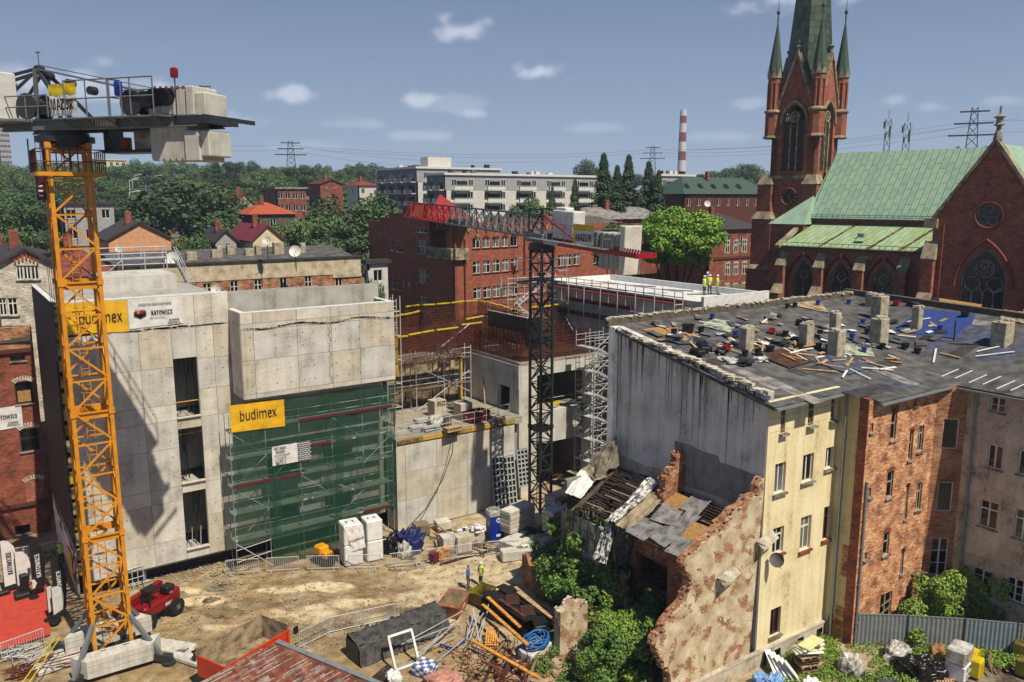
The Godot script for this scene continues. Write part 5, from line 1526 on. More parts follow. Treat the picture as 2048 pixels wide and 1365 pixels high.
	for s in [[V(51.6,0,-25.5),V(65.0,0,-42.3),V(51.6,0,-42.3)],[V(51.6,0,-25.5),V(51.6,0,-11.0),V(64.0,0,-11.0)],[V(51.6,0,-25.5),V(64.0,0,-11.0),V(65.0,0,-42.3)]]:
		var e := []
		for v in s: e.append(V(v.x, roof_y(v.x, v.z), v.z))
		b.tri(e[0], e[1], e[2]); b.tri(e[2] - up, e[1] - up, e[0] - up)
	b.quad(V(51.6,15.13,-11.0),V(51.6,15.35,-11.0),V(51.6,15.35,-25.5),V(51.6,15.13,-25.5))
	part(t, "roof", b,M.roof_felt)
	for s in [[V(36.5,15.6,-27.3),V(43.6,15.6,-27.3)],[V(43.7,15.2,-25.5),V(51.4,15.25,-25.4)],[V(51.5,15.2,-25.2),V(51.5,15.2,-11.0)]]: bar(t, "gutter", s[0], s[1],0.16,0.12,M.zinc_sheet)
	b = MB.new()
	b.span(V(36.5,18.25,-41.5),V(65.0,18.95,-41.1)); b.beam(V(65.0,18.75,-42.2),V(62.3,18.1,-11.0),0.5,0.7)
	part(t, "parapet", b,M.plaster_soot)
	b = MB.new()
	for i in 90: b.box(V(36.6 + i * 0.31,18.95 + R(-0.06,0.05),-41.3 + R(-0.12,0.12)),V(R(0.2,0.4), R(0.06,0.16), R(0.2,0.5)), turned(R(-15,15)))
	stuff(part(t, "coping_rubble", b,M.brick_pale))
	# felt strips, each laid over the one below
	for i in 46:
		var p := V(R(38,51),0, R(-40,-26.5)) if i < 18 else V(R(52.3,62),0, R(-36,-14))
		if p.x > 52.0 and p.z < -25.5 - (p.x - 51.6) * 1.1: continue
		if p.x < 43.9 and p.z > -28.0: p.z = -29.5
		p.y = roof_y(p.x, p.z) + 0.012 + 0.004 * (i % 5)
		var o := brick_of(t, "felt_strip", p,V(R(2.5,5.0),0.012,1.0) if i % 2 else V(1.0,0.012, R(2.5,4.5)),[M.roof_felt,M.roof_felt_blue,M.roof_felt_pale,M.roof_felt_dark][i % 4], roof_tilt(p))
	for i in 6:
		var p := on_roof(1900 + i * 28,748 - (i % 2) * 3 + i * 6)
		brick_of(t, "batten", p + V(0,0.05,0),V(1.6,0.03,0.07),M.sheet_white, roof_tilt(p) * turned(-12))
	# chimneys
	for a in [[1492,700,0.8,1.5,0.7],[1612,690,0.8,1.5,0.7],[1668,688,0.6,2.2,0.6],[1672,712,0.9,1.7,0.8],[1757,690,1.0,1.9,0.9],[1758,640,1.1,1.9,0.9],[1833,660,0.6,1.7,0.6],[2003,690,1.2,1.6,1.0],[1742,612,0.7,1.0,0.7]]:
		var p := on_roof(a[0], a[1])
		var c := MB.new()
		c.bevel(V(0, a[3] * 0.5 - 0.2,0),V(a[2], a[3] + 0.4, a[4]),0.05)
		var o := part(t, "chimney", c,M.chimney_plaster)
		o.position = p
		var d := MB.new()
		for k in 6: d.box(V(R(-0.4,0.4) * a[2], a[3] + R(0.0,0.1), R(-0.4,0.4) * a[4]),V(0.3,0.12,0.25), turned(R(0,90)))
		stuff(part(o, "chimney_rubble", d,M.brick_pale))
	# satellite dish and its arm
	var dd := thing("satellite_dish", "dark grey dish bracketed to the cream wall beside a window", "satellite dish", pz(1555,1121, zc + 0.55))
	b = MB.new()
	b.lathe(Vector3.ZERO,[[0.0,0.0],[0.2,0.03],[0.36,0.09],[0.42,0.14]],20, Basis(V(0.86,0.2,-0.35).normalized().cross(V(0,1,0)).normalized(),V(-0.5,0.3,0.8).normalized(),V(1,0,0)).orthonormalized())
	part(dd, "reflector", b,M.tarp_grey)
	rod(dd, "bracket",V(0,-0.1,0),V(-0.35,-0.15,-0.5),0.03,M.steel_dark)
	rod(dd, "feed_arm",V(0,-0.35,0.05),V(-0.25,-0.25,0.5),0.02,M.steel_dark)
	for k in 2:
		var p := pz([1515,1437][k],[1088,1160][k], zc + 0.1)
		var cv := thing("hanging_sheet",["off-white cloth hung over a rod on the cream wall", "white cloth draped over a stub on the broken wall"][k], "cloth", p)
		part(cv, "cloth", sheet(V(-0.1,0.15,0),V(1.25,0.55,0),V(1.2,0.25,0.55),V(0.0,-0.3,0.5),8,6,0.08,40 + k),M.tarp_pale)
		rod(cv, "rod",V(-0.1,0.1,0.02),V(-0.1,0.1,0.6),0.03,M.steel_dark)

func bucket(o: Vector3, r: float, h: float, m: Material, label: String, group: String) -> void:
	var key := "bucket%.2f%s" % [r, m.resource_name]
	if not kept.has(key):
		var b := MB.new()
		b.lathe(Vector3.ZERO,[[0.0,0.0],[r * 0.8,0.0],[r, h],[r * 1.06, h],[r * 1.06, h - 0.05],[r * 0.98, h - 0.05]],14)
		b.lathe(Vector3.ZERO,[[r * 0.94, h],[r * 0.76,0.03],[0.0,0.03]],14)
		kept[key] = b.mesh(m)
	single("bucket", label, "bucket", kept[key], null, o, R(0,360), group)
func roof_clutter() -> void:
	# sheets
	var k := 0
	for a in [[[1785,665],[1930,682],[1952,632],[1842,620], "felt_blue", "bright blue roofing felt sheet spread over the flat roof"],[[1283,662],[1370,684],[1400,672],[1330,655], "osb", "bare chipboard deck patch at the far corner of the roof"],[[1580,612],[1660,628],[1640,606],[1598,600], "board_beige2", "beige board sheets laid along the rear roof edge"],[[1690,712],[1750,716],[1740,690],[1690,690], "board_mint", "pale green board patch between the roof chimneys"],[[1400,654],[1460,668],[1480,648],[1430,640], "board_mint", "pale green boards near the roof parapet"],[[1600,716],[1700,752],[1750,735],[1680,712], "roof_felt_blue", "blue-grey roofing felt strewn with pale battens"],[[1862,606],[1960,625],[1965,612],[1870,598], "osb", "chipboard strip strewn with shavings along the rear edge"],[[2000,640],[2048,650],[2048,628],[2010,622], "board_beige2", "pale boards stacked at the roof's far end"],[[1520,716],[1580,740],[1640,722],[1560,700], "rust_floor", "rust brown stripped deck patch on the roof"],[[1900,690],[1990,694],[1985,660],[1935,655], "roof_felt_blue", "grey-blue felt corner beside the blue sheet"]]:
		var p := []
		for i in 4: p.append(on_roof(a[i][0], a[i][1]) + V(0,0.07 + 0.004 * k,0))
		var b := sheet(p[0], p[1], p[2], p[3],10,6,0.03,50 + k)
		single("roof_sheet", a[5], "sheet", b, M[a[4]])
		k += 1
	# torn scraps and boards
	var lab := ["small plank lying loose on the littered roof", "scrap of torn roofing felt on the littered roof", "pale board offcut lying on the littered roof"]
	for i in 150:
		var px := R(1300,1890)
		var py := 0.0
		if i % 3 == 0: py = lerpf(668,745,(px - 1300) / 590.0) + R(-16,16)
		else: py = lerpf(650,660,(px - 1300) / 590.0) + R(-22,40)
		if px > 1800 and py > 690: py = R(610,690)
		var p := on_roof(px, py)
		if p.x < 37.0 or p.z < -41.0: continue
		var s := i % 3
		var m: Material = [[M.wood,M.osb,M.sheet_white],[M.roof_felt,M.tarp_dark,M.roof_felt_blue],[M.sheet_white,M.board_beige2,M.foil]][s][rng.randi() % 3]
		var o := MeshInstance3D.new()
		o.mesh = unit("bar", m); o.name = numbered(["plank", "felt_scrap", "board_offcut"][s]); add_child(o)
		var sz := [V(R(0.8,1.8),0.03, R(0.12,0.22)),V(R(0.5,1.3),0.02, R(0.4,0.8)),V(R(0.3,1.0),0.02, R(0.25,0.7))][s] as Vector3
		o.transform = Transform3D(roof_tilt(p) * turned(R(0,180)) * Basis(V(0,0,1), R(-0.06,0.06)) * Basis.from_scale(sz), p + V(0,0.11 + R(0,0.06),0))
		tag(o, lab[s],["plank", "felt scrap", "board"][s], "scraps strewn over the tenement roof")
	for i in 9:
		var a: Array = [[1440,706],[1560,690],[1520,722],[1400,690],[1480,726],[1700,700],[1610,652],[1830,610],[1455,724]][i]
		var p := on_roof(a[0], a[1])
		single("rubble_heap", "crumpled black felt and rubble heap on the littered roof", "rubble", lump(Vector3.ZERO,V(R(0.9,1.8), R(0.15,0.35), R(0.7,1.3)),60 + i,0.5,8),[M.foil_black,M.tarp_dark,M.foil][i % 3], p, R(0,180), "rubble heaps on the tenement roof")
	for a in [[1376,668,0.42,0.55],[1348,672,0.22,0.35],[1402,668,0.22,0.4],[1355,687,0.2,0.3],[1490,715,0.22,0.35],[1516,712,0.22,0.35],[1520,720,0.2,0.3],[1571,675,0.22,0.38],[1540,706,0.3,0.35],[1600,700,0.25,0.3],[1637,700,0.22,0.35],[1765,700,0.22,0.35],[1810,700,0.3,0.35],[1835,708,0.26,0.3],[1640,672,0.2,0.3],[1590,616,0.2,0.3],[1575,618,0.2,0.3],[1735,670,0.24,0.35],[1930,636,0.3,0.4],[1985,628,0.25,0.4]]:
		bucket(on_roof(a[0], a[1]) + V(0,0.1,0), a[2], a[3],M.black, "black plastic bucket among the rubble on the roof" if a[2] < 0.4 else "large black tub beside the chipboard patch on the roof", "black buckets on the roof")
	for a in [[1471,675],[1636,612],[1698,610],[1764,594],[1726,650],[1704,680],[1728,708],[1880,663],[1425,640]]:
		bucket(on_roof(a[0], a[1]) + V(0,0.1,0),0.19,0.32,M.bucket_blue, "blue plastic bucket left on the littered roof", "blue buckets on the roof")
	for a in [[1453,703],[1544,668],[1793,612],[1425,704]]:
		var p := on_roof(a[0], a[1])
		var c := thing("crate", "red plastic crate on the littered roof" if a[0] != 1425 else "grey-green plastic crate on the littered roof", "crate", p + V(0,0.1,0), R(0,60), "plastic crates on the roof")
		var b := MB.new()
		for s in [[V(0,0.15,0.2),V(0.6,0.3,0.03)],[V(0,0.15,-0.2),V(0.6,0.3,0.03)],[V(0.285,0.15,0),V(0.03,0.3,0.37)],[V(-0.285,0.15,0),V(0.03,0.3,0.37)],[V(0,0.02,0),V(0.54,0.03,0.37)]]: b.box(s[0], s[1])
		part(c, "tray", b,M.crate_red if a[0] != 1425 else M.tarp_grey)
	for a in [[1410,705],[1395,712],[1870,606],[1665,700]]:
		var p := on_roof(a[0], a[1])
		var b := MB.new()
		b.bevel(V(0,0.16,0),V(1.0,0.3,0.6),0.06)
		for s in 4: b.box(V(-0.36 + s * 0.24,0.32,0),V(0.1,0.05,0.5))
		single("mortar_tub", "low black mortar tub standing on the littered roof", "tub", b,M.black, p + V(0,0.09,0), R(0,90), "black mortar tubs on the roof")
	for i in 14:
		var a: Array = [[1640,745],[1690,752],[1720,752],[1660,735],[1755,742],[1870,715],[1900,715],[1990,712],[1985,700],[1700,728],[1590,712],[1420,650],[1490,655],[1530,645]][i]
		var p := on_roof(a[0], a[1])
		var o := single("batten", "long pale batten lying on the roof felt", "batten", unit("bar",M.sheet_white if i % 3 else M.wood), null, p + V(0,0.12,0),0.0, "pale battens on the roof")
		o.basis = roof_tilt(p) * turned(-30.0 + 55.0 * (i % 4)) * Basis.from_scale(V(R(1.5,2.6),0.04,0.12))
	var p2 := on_roof(1908,685)
	single("vent_pipe", "thin dark vent pipe standing beside the blue felt sheet", "pipe", unit("rod",M.steel_dark), null, p2 + V(0,0.75,0)).scale = V(0.06,1.5,0.06)

# ---------- the ruin beside the grey gable, and the greenery ----------
func ragged(list: Array, o: Transform3D, seed_: int, amp := 0.12) -> PackedVector2Array:   # wall outline from photo pixels, its edge broken in brick steps
	var g := RandomNumberGenerator.new()
	g.seed = seed_
	var out := PackedVector2Array()
	for i in list.size():
		var a := on_wall(list[i][0], list[i][1], o)
		var b := on_wall(list[(i + 1) % list.size()][0], list[(i + 1) % list.size()][1], o)
		out.append(a)
		if list[i].size() > 2: continue
		var n := int(a.distance_to(b) / 0.28)
		for k in range(1, n):
			var p := a.lerp(b, float(k) / n)
			out.append(p + Vector2(g.randf_range(-amp, amp), snappedf(g.randf_range(-amp, amp),0.077)))
	return out
func edge_bricks(t: Node, poly: PackedVector2Array, o: Transform3D, depth: float, m: Material) -> void:
	var b := MB.new()
	for i in poly.size():
		var a := poly[i]
		var c := poly[(i + 1) % poly.size()]
		if a.y < 0.3 and c.y < 0.3 or a.distance_to(c) > 0.9: continue
		for k in 3:
			var p := a.lerp(c, rng.randf())
			b.box(o * V(p.x + R(-0.06,0.06), p.y + R(-0.1,0.1),-depth * rng.randf()),V(0.25,0.075,0.12), o.basis * Basis(V(0,0,1), R(-0.25,0.25)) * turned(R(-40,40)))
	stuff(part(t, "broken_brick", b, m))
func ruin() -> void:
	var t := thing("ruined_house", "roofless brick ruin with torn tarpaulins against the grey gable", "ruin")
	var o := T(V(28.0,0,-27.93))
	var front := [[1530,958],[1519,975],[1516,992],[1498,996],[1488,1014],[1470,1022],[1452,1050],[1436,1062],[1418,1082],[1398,1102],[1378,1117],[1370,1132],[1384,1165],[1372,1205],[1350,1228],[1330,1256],[1312,1286],[1318,1312],[1338,1345],[1350,1400,1],[1497,1330,1]]
	var poly := ragged(front, o,3)
	var b := MB.new()
	b.extrude(poly, o,-0.16)
	part(t, "front_wall", b,M.plaster_ruin)
	b = MB.new()
	var p2 := PackedVector2Array()
	for p in poly: p2.append(p + Vector2(-0.05,0.06 if p.y > 0.5 else 0.0))
	b.extrude(p2, o.translated_local(V(0,0,-0.17)),-0.4)
	part(t, "wall_core", b,M.brick_old)
	edge_bricks(t, poly, o,0.5,M.brick_old)
	o = T(V(30,0,-33.9))
	poly = ragged([[1374,908],[1353,912],[1351,934],[1341,940],[1331,957],[1327,1000],[1325,1060,1],[1374,1060,1]], o,5)
	b = MB.new()
	b.extrude(poly, o,-0.5)
	part(t, "cross_wall", b,M.brick_old)
	edge_bricks(t, poly, o,0.5,M.brick_old)
	b = MB.new()
	b.wall(frame_at(V(32.6,0,-35.4),V(0,0,1)),5.6,7.2,0.4,[Rect2(1.6,0.4,2.6,5.6)])
	b.span(V(32.7,0,-36.0),V(36.5,7.0,-35.5)); b.span(V(35.6,0,-35.3),V(35.9,8.0,-28.5))
	part(t, "inner_wall", b,M.brick_inner_shade)
	b = MB.new()
	b.span(V(32.2,0,-40.6),V(32.5,6.6,-36.6)); b.span(V(32.5,0,-40.7),V(36.6,8.6,-40.4))
	part(t, "rear_wall", b,M.plaster_dark)
	for i in 4: brick_of(t, "green_panel",V(32.14,5.6,-39.6 + i * 0.75),V(0.06,2.2,0.5),M.board_mint)
	o = T(V(30,0,-40.5))
	poly = ragged([[1238,868],[1228,880],[1226,940],[1240,990,1]], o,6,0.05)
	b = MB.new()
	b.extrude(poly, o,-0.6)
	part(t, "wall_stub", b,M.brick_old)
	for q in [[V(32.8,4.3,-30.4),V(35.4,4.4,-33.0)],[V(32.8,4.0,-31.2),V(35.5,3.8,-30.2)],[V(32.6,2.8,-32.2),V(35.5,3.2,-30.6)],[V(32.7,4.2,-29.4),V(32.8,4.3,-33.4)]]: bar(t, "floor_beam", q[0], q[1],0.18,0.2,M.wood_dark)
	# two slatted roofs
	for i in 21:
		var f := i / 20.0
		var x := lerpf(32.0,36.4, f)
		var y := lerpf(7.35,9.0, f)
		var z := -40.3
		while z < -36.4:
			var l := R(0.7,2.2)
			if rng.randf() < 0.85: bar(t, "roof_batten",V(x, y + R(-0.05,0.05), z),V(x + R(-0.1,0.1), y + R(-0.08,0.08), minf(z + l,-36.2)),0.17,0.05,[M.wood_dark,M.wood_dark,M.wood_grey][rng.randi() % 3])
			z += l + R(0.02,0.35)
		bar(t, "roof_batten",V(x, y - 0.02,-34.0),V(x, y - 0.02,-29.0),0.1,0.05,M.wood_dark)
	for z in [-40.2,-38.4,-36.6,-33.8,-31.4,-29.2]: bar(t, "rafter",V(31.7,7.1, z),V(36.5,8.8, z),0.12,0.18,M.wood_dark)
	# tar-board patches
	var k := 0
	for a in [[1205,1000,1,0.0],[0,0,0,0.0]]: pass
	for a in [[32.6,-33.2,1.5,1.7, "board_grey"],[32.9,-31.6,1.6,1.7, "board_grey"],[32.5,-30.1,1.3,1.4, "board_grey"],[34.2,-32.9,1.6,1.5, "board_grey"],[34.3,-31.5,1.3,1.2, "board_grey"],[35.3,-33.3,1.2,1.3, "osb"],[33.8,-30.3,1.2,1.2, "osb"],[35.6,-32.0,1.3,1.4, "board_grey"],[35.5,-29.6,1.2,1.0, "osb"],[33.4,-29.4,1.0,0.9, "osb"]]:
		var y := lerpf(7.35,9.0,(a[0] - 32.0) / 4.4) + 0.1 + 0.015 * k
		var s := sheet(V(-a[2] * 0.5,-0.28, a[3] * 0.5),V(a[2] * 0.5,0.28, a[3] * 0.5),V(a[2] * 0.5,0.28,-a[3] * 0.5),V(-a[2] * 0.5,-0.28,-a[3] * 0.5),6,6,0.04,80 + k)
		part(t, "tar_board", s, M[a[4]]).transform = Transform3D(turned(R(-14,14)),V(a[0], y, a[1]))
		k += 1
	# tarpaulins
	var q := func(px: float, py: float, y: float) -> Vector3: return gp(px, py, y)
	var tp := [
		["large beige tarpaulin stretched over the ruin's slatted roof", q.call(1228,1048,7.5), q.call(1258,1062,7.4), q.call(1321,1008,8.6), q.call(1322,962,9.5), "tarp_beige",0.08],
		["bright white sheet lying on the ruin's outer roof edge", q.call(1130,985,8.1), q.call(1163,998,8.1), q.call(1194,956,8.6), q.call(1163,938,8.8), "sheet_white",0.05],
		["grey-beige tarpaulin hung from the gable's broken corner", q.call(1192,958,8.7), q.call(1238,930,9.4), q.call(1234,868,11.3), q.call(1180,920,9.4), "tarp_grey_warm",0.2],
		["pale beige tarpaulin folded beside the white sheet", q.call(1190,962,8.6), q.call(1215,955,8.8), q.call(1210,905,9.9), q.call(1163,938,8.8), "tarp_beige",0.1],
		["torn black and white foil spilling down from the beige tarpaulin", q.call(1186,1118,5.2), q.call(1212,1130,5.0), q.call(1236,1040,7.6), q.call(1215,1035,7.7), "foil_torn",0.2],
		["torn pale foil strip along the tarpaulin's upper edge", q.call(1212,1040,7.7), q.call(1232,1046,7.7), q.call(1318,968,9.5), q.call(1300,955,9.5), "foil_torn",0.14],
		["dark grey tarpaulin hanging below the ruin's roof edge", q.call(1232,1135,4.6), q.call(1258,1145,4.4), q.call(1266,1068,7.4), q.call(1226,1052,7.4), "tarp_slate",0.22],
		["beige curtain tarpaulin hanging at the ruin's outer corner", q.call(1128,1082,4.4), q.call(1165,1085,4.3), q.call(1162,1015,7.2), q.call(1132,1020,7.2), "tarp_beige",0.2],
		["crumpled black foil along the broken wall's crest", q.call(1372,1140,6.4), q.call(1415,1085,7.9), q.call(1440,1040,8.3), q.call(1352,1112,7.0), "foil_black",0.2],
		["white torn foil strip beside the broken wall's crest", q.call(1400,1090,8.0), q.call(1420,1082,8.1), q.call(1452,1032,8.7), q.call(1440,1034,8.6), "foil_torn",0.12],
		["brown ridge cloth sagging along the slatted roof's edge", q.call(1140,1022,7.4), q.call(1165,1012,7.6), q.call(1238,936,9.0), q.call(1230,938,9.0), "tarp_brown",0.08]]
	for i in tp.size(): single("tarpaulin", tp[i][0], "tarpaulin", sheet(tp[i][1], tp[i][2], tp[i][3], tp[i][4],16,16, tp[i][6],90 + i,0.0,2.2), M[tp[i][5]])
	# long black wrapped bundle
	b = MB.new()
	var top := gp(1252,1150,4.6)
	b.grid(20,24, func(u: float, v: float) -> Vector3:
		var rr := 0.42 + 0.1 * fn.get_noise_2d(u * 60.0, v * 90.0) + 0.06 * sin(v * 40.0 + u * 6.0)
		return V(top.x + cos(u * TAU) * rr + v * 0.3, lerpf(5.0,0.2, v), top.z - sin(u * TAU) * rr + v * 0.6))
	single("wrapped_bundle", "upright bundle wrapped in wrinkled black foil below the dark tarpaulin", "bundle", b,M.foil_black)
	# garden wall and pier
	o = frame_at(V(31.0,0,-43.4),V(0,0,1))
	t = thing("garden_wall", "crumbling brick garden wall in front of the shrubs", "wall")
	poly = PackedVector2Array([Vector2(0,0)])
	for i in 30: poly.append(Vector2(i * 0.27, snappedf(2.3 - 0.02 * i + R(-0.12,0.12) + (0.5 if i < 3 else 0.0),0.077)))
	poly.append(Vector2(8.1,0))
	b = MB.new()
	b.extrude(poly, o,-0.55)
	part(t, "wall", b,M.brick_old)
	edge_bricks(t, poly, o,0.55,M.brick_old)
	t = thing("wall_pier", "broken wall pier with whitewashed bricks beside the blue hose", "wall")
	o = T(V(28.0,0,-35.3))
	poly = PackedVector2Array([Vector2(0,0),Vector2(2.1,0),Vector2(2.15,2.7),Vector2(1.8,2.95),Vector2(1.5,2.9),Vector2(1.1,3.2),Vector2(0.7,3.05),Vector2(0.4,2.8),Vector2(0.05,2.75)])
	b = MB.new()
	b.extrude(poly, o,-0.6)
	part(t, "wall", b,M.plaster_ruin)
	edge_bricks(t, poly, o,0.6,M.brick_pale)
	t = thing("rendered_stub", "low brown rendered wall stub with a grey cloth over its end", "wall")
	b = MB.new()
	var s0 := gp(1050,1160)
	var s1 := gp(1132,1118)
	b.beam(s0 + V(0,0.8,0), s1 + V(0,0.9,0),0.4,1.7)
	part(t, "wall", b,M.board_beige)
	single("tarpaulin", "smooth grey cloth draped over the low wall stub", "tarpaulin", sheet(s0 + V(0.1,0.2,0.5), s0 + V(2.2,0.4,0.3), s0 + V(2.4,1.95,-0.35), s0 + V(0.0,1.85,-0.2),12,10,0.1,112),M.tarp_grey)

func greenery() -> void:
	var g := RandomNumberGenerator.new()
	g.seed = 55
	var tones := [Color(0.08,0.16,0.022), Color(0.105,0.2,0.032), Color(0.065,0.13,0.022)]
	var bright := [Color(0.16,0.26,0.03), Color(0.13,0.22,0.03), Color(0.2,0.3,0.05)]
	var kinds := []
	for i in 3:
		var t := thing("shrub", "leafy green shrub growing between the garden wall and the ruin", "shrub",Vector3.ZERO,0, "shrubs in the ruin's garden")
		part(t, "stem", trunk(3.0,0.06, i + 20,1.0),M.bark)
		var lo := []
		for k in 16: lo.append([V(g.randfn() * 0.65, g.randf_range(0.5,3.0), g.randfn() * 0.65),Vector3.ONE * g.randf_range(0.35,0.7)])
		part(t, "foliage", crown(500 + i, lo,6000,0.16, tones if i < 2 else bright),M.leaf_bright)
		kinds.append(t)
	var n := 0
	for a in [[1088,1165,0.8],[1120,1160,1.3],[1150,1150,1.7],[1170,1165,1.7],[1110,1190,1.0],[1140,1195,1.4],[1175,1195,1.8],[1205,1205,1.8],[1230,1215,1.4],[1165,1225,1.1],[1195,1235,1.2],[1225,1250,1.1],[1290,1270,1.2],[1310,1270,1.0],[1280,1300,0.9],[1225,1300,0.8],[1200,1330,0.9],[1245,1345,1.1],[1280,1350,1.2],[1225,1365,1.0],[1190,1350,0.6]]:
		var p := gp(a[0], a[1] + 20)
		if n < 3: kinds[n].position = V(p.x,0, p.z)
		else: copy(kinds[n % 3 if n > 8 else n % 2],V(p.x,0, p.z), g.randf() * 360.0,["tall dense shrub crowding the ruin beneath its hanging tarpaulins", "low leafy shrub between the whitewashed pier and the broken wall"][0 if n < 13 else 1], a[2])
		n += 1
	# courtyard shrub and climbing vine
	var t := thing("shrub", "broad bright shrub in the courtyard behind the sheet fence", "shrub",V(49.0,0,-24.2))
	var lo := []
	for k in 22: lo.append([V(g.randfn() * 1.2, g.randf_range(0.4,3.6), g.randfn() * 0.9),Vector3.ONE * g.randf_range(0.45,0.85)])
	part(t, "foliage", crown(610, lo,9000,0.2, bright),M.leaf_bright)
	t = thing("vine", "climbing vine on the grey courtyard wall round a barred window", "vine",V(51.9,0,-22.6))
	lo = []
	for k in 26: lo.append([V(g.randf_range(-0.25,0.2), g.randf_range(0.2,3.9), g.randf_range(-1.3,1.3)),V(0.2,0.45,0.4)])
	part(t, "foliage", crown(611, lo,5000,0.15, bright),M.leaf_bright)
	# weeds over the yard
	lo = []
	for k in 150:
		var p := gp(g.randf_range(1530,1830), g.randf_range(1262,1400))
		if g.randf() < 0.35: p = gp(g.randf_range(1830,2060), g.randf_range(1295,1330))
		if p.z < -27.2: p.z = -27.0
		lo.append([V(p.x,0.1, p.z),V(g.randf_range(0.3,0.9), g.randf_range(0.1,0.4), g.randf_range(0.3,0.9))])
	stuff(single("weeds", "low bright weeds covering the yard below the cream wall", "weeds", crown(620, lo,34000,0.12, bright),M.leaf_bright))
	lo = []
	for k in 60:
		var p := gp(g.randf_range(1070,1330), g.randf_range(1180,1380))
		lo.append([V(p.x,0.1, p.z),V(g.randf_range(0.4,0.9), g.randf_range(0.15,0.5), g.randf_range(0.4,0.9))])
	stuff(single("undergrowth", "tangled undergrowth between the shrubs of the ruin's garden", "undergrowth", crown(621, lo,14000,0.14, tones),M.leaf_bright))

# ---------- brick church, in its own frame: x along the nave, z out of the aisle wall ----------
func arch(w: float, s: float, t: float, n := 8) -> Array:   # pointed arch from (-w, s) over (0, t) to (w, s)
	var h := t - s
	var r := (w * w + h * h) / (2.0 * w)
	var out := []
	for i in n + 1:
		var a := asin(h / r) * i / n
		out.append(Vector2(-(w - r + r * cos(a)), s + r * sin(a)))
	for i in range(n - 1,-1,-1): out.append(Vector2(-out[i].x, out[i].y))
	return out
func arch_wall(b: MB, t: Transform3D, x0: float, x1: float, y0: float, y1: float, c: float, w: float, sill: float, s: float, top: float, th: float) -> void:   # wall bay with one pointed opening
	var a := arch(w, s, top)
	var l := PackedVector2Array([Vector2(x0, y0),Vector2(c, y0),Vector2(c, sill),Vector2(c - w, sill)])
	var r := PackedVector2Array([Vector2(c + w, sill),Vector2(c, sill),Vector2(c, y0),Vector2(x1, y0),Vector2(x1, y1),Vector2(c, y1)])
	var n := a.size() / 2
	for i in n + 1: l.append(Vector2(c + a[i].x, a[i].y))
	l.append(Vector2(c, y1)); l.append(Vector2(x0, y1))
	for i in range(n, a.size()): r.append(Vector2(c + a[i].x, a[i].y))
	b.extrude(l, t,-th); b.extrude(r, t,-th)
func tracery(t: Node, o: Transform3D, w: float, sill: float, s: float, top: float, lights: int, m: Material, glass: Material) -> void:
	var a := arch(w, s, top)
	var poly := PackedVector2Array([Vector2(w, sill),Vector2(-w, sill)])
	for p in a: poly.append(p)
	var b := MB.new()
	b.extrude(poly, o * T(V(0,0,-0.06)),-0.03)
	var g := part(t, "window", b, glass)
	b = MB.new()
	var pts := [o * V(-w, sill,0)]
	for p in a: pts.append(o * V(p.x, p.y,0))
	pts.append(o * V(w, sill,0))
	b.path(pts,0.12,6)
	part(g, "frame", b, m)
	var lw := w * 2.0 / lights
	var ls := s - (0.2 if lights == 2 else 1.2)
	for i in range(1, lights):
		var q := MB.new()
		q.box(o * V(-w + lw * i,(sill + ls) * 0.5,0),V(0.13, ls - sill,0.14), o.basis)
		part(g, "mullion", q, m)
	for i in lights:
		var q := MB.new()
		var e := []
		for p in arch(lw * 0.5, ls, ls + lw * 0.85,5): e.append(o * V(-w + lw * (i + 0.5) + p.x, p.y,0))
		q.path(e,0.07,5)
		part(g, "light_arch", q, m)
	var rings := [[0.0, s + (top - s) * 0.32, w * 0.42]] if lights == 2 else [[-w * 0.5, s - 0.1, w * 0.36],[w * 0.5, s - 0.1, w * 0.36],[0.0, s + (top - s) * 0.42, w * 0.42]]
	for k in rings: ring(g, o,V(k[0], k[1],0), k[2],0.08, m, "tracery_ring")
	if lights > 2:
		for k in 4: ring(g, o,V(sin(k * PI / 2) * 0.3, s + (top - s) * 0.42 + cos(k * PI / 2) * 0.3,0), w * 0.17,0.05, m, "tracery_ring")
	for y in range(int(sill) + 1, int(ls),2): bar(g, "glazing_bar", o * V(-w, y,-0.03), o * V(w, y,-0.03),0.04,0.04, m)
func ring(t: Node, o: Transform3D, c: Vector3, r: float, th: float, m: Material, called := "ring") -> void:
	var b := MB.new()
	var p := []
	for i in 17: p.append(o * (c + V(cos(TAU * i / 16.0) * r, sin(TAU * i / 16.0) * r,0)))
	b.path(p, th,5)
	part(t, called, b, m)
func buttress(t: Node, o: Transform3D, w: float, steps: Array, bm: Material, cm: Material) -> void:   # steps: [depth, top, cap rise] from the wall out, lowest last
	for i in steps.size():
		var d: float = steps[i][0]
		var prev: float = steps[i - 1][0] if i > 0 else 0.0
		var b := MB.new()
		b.span(V(-w * 0.5,0, prev),V(w * 0.5, steps[i][1], d))
		b.v = o * b.v
		var q := part(t, "buttress", MBx(b, o), bm)
		b = MB.new()
		b.extrude(PackedVector2Array([Vector2(prev, steps[i][1]),Vector2(d + 0.12, steps[i][1]),Vector2(d + 0.12, steps[i][1] + 0.12),Vector2(prev, steps[i][1] + steps[i][2])]), o * Transform3D(Basis(V(0,0,1),V(0,1,0),V(-1,0,0)),V(w * 0.5 + 0.08,0,0)), w + 0.16)
		part(q, "cap_stone", b, cm)
func MBx(b: MB, o: Transform3D) -> MB:
	for i in b.n.size(): b.n[i] = o.basis * b.n[i]
	return b
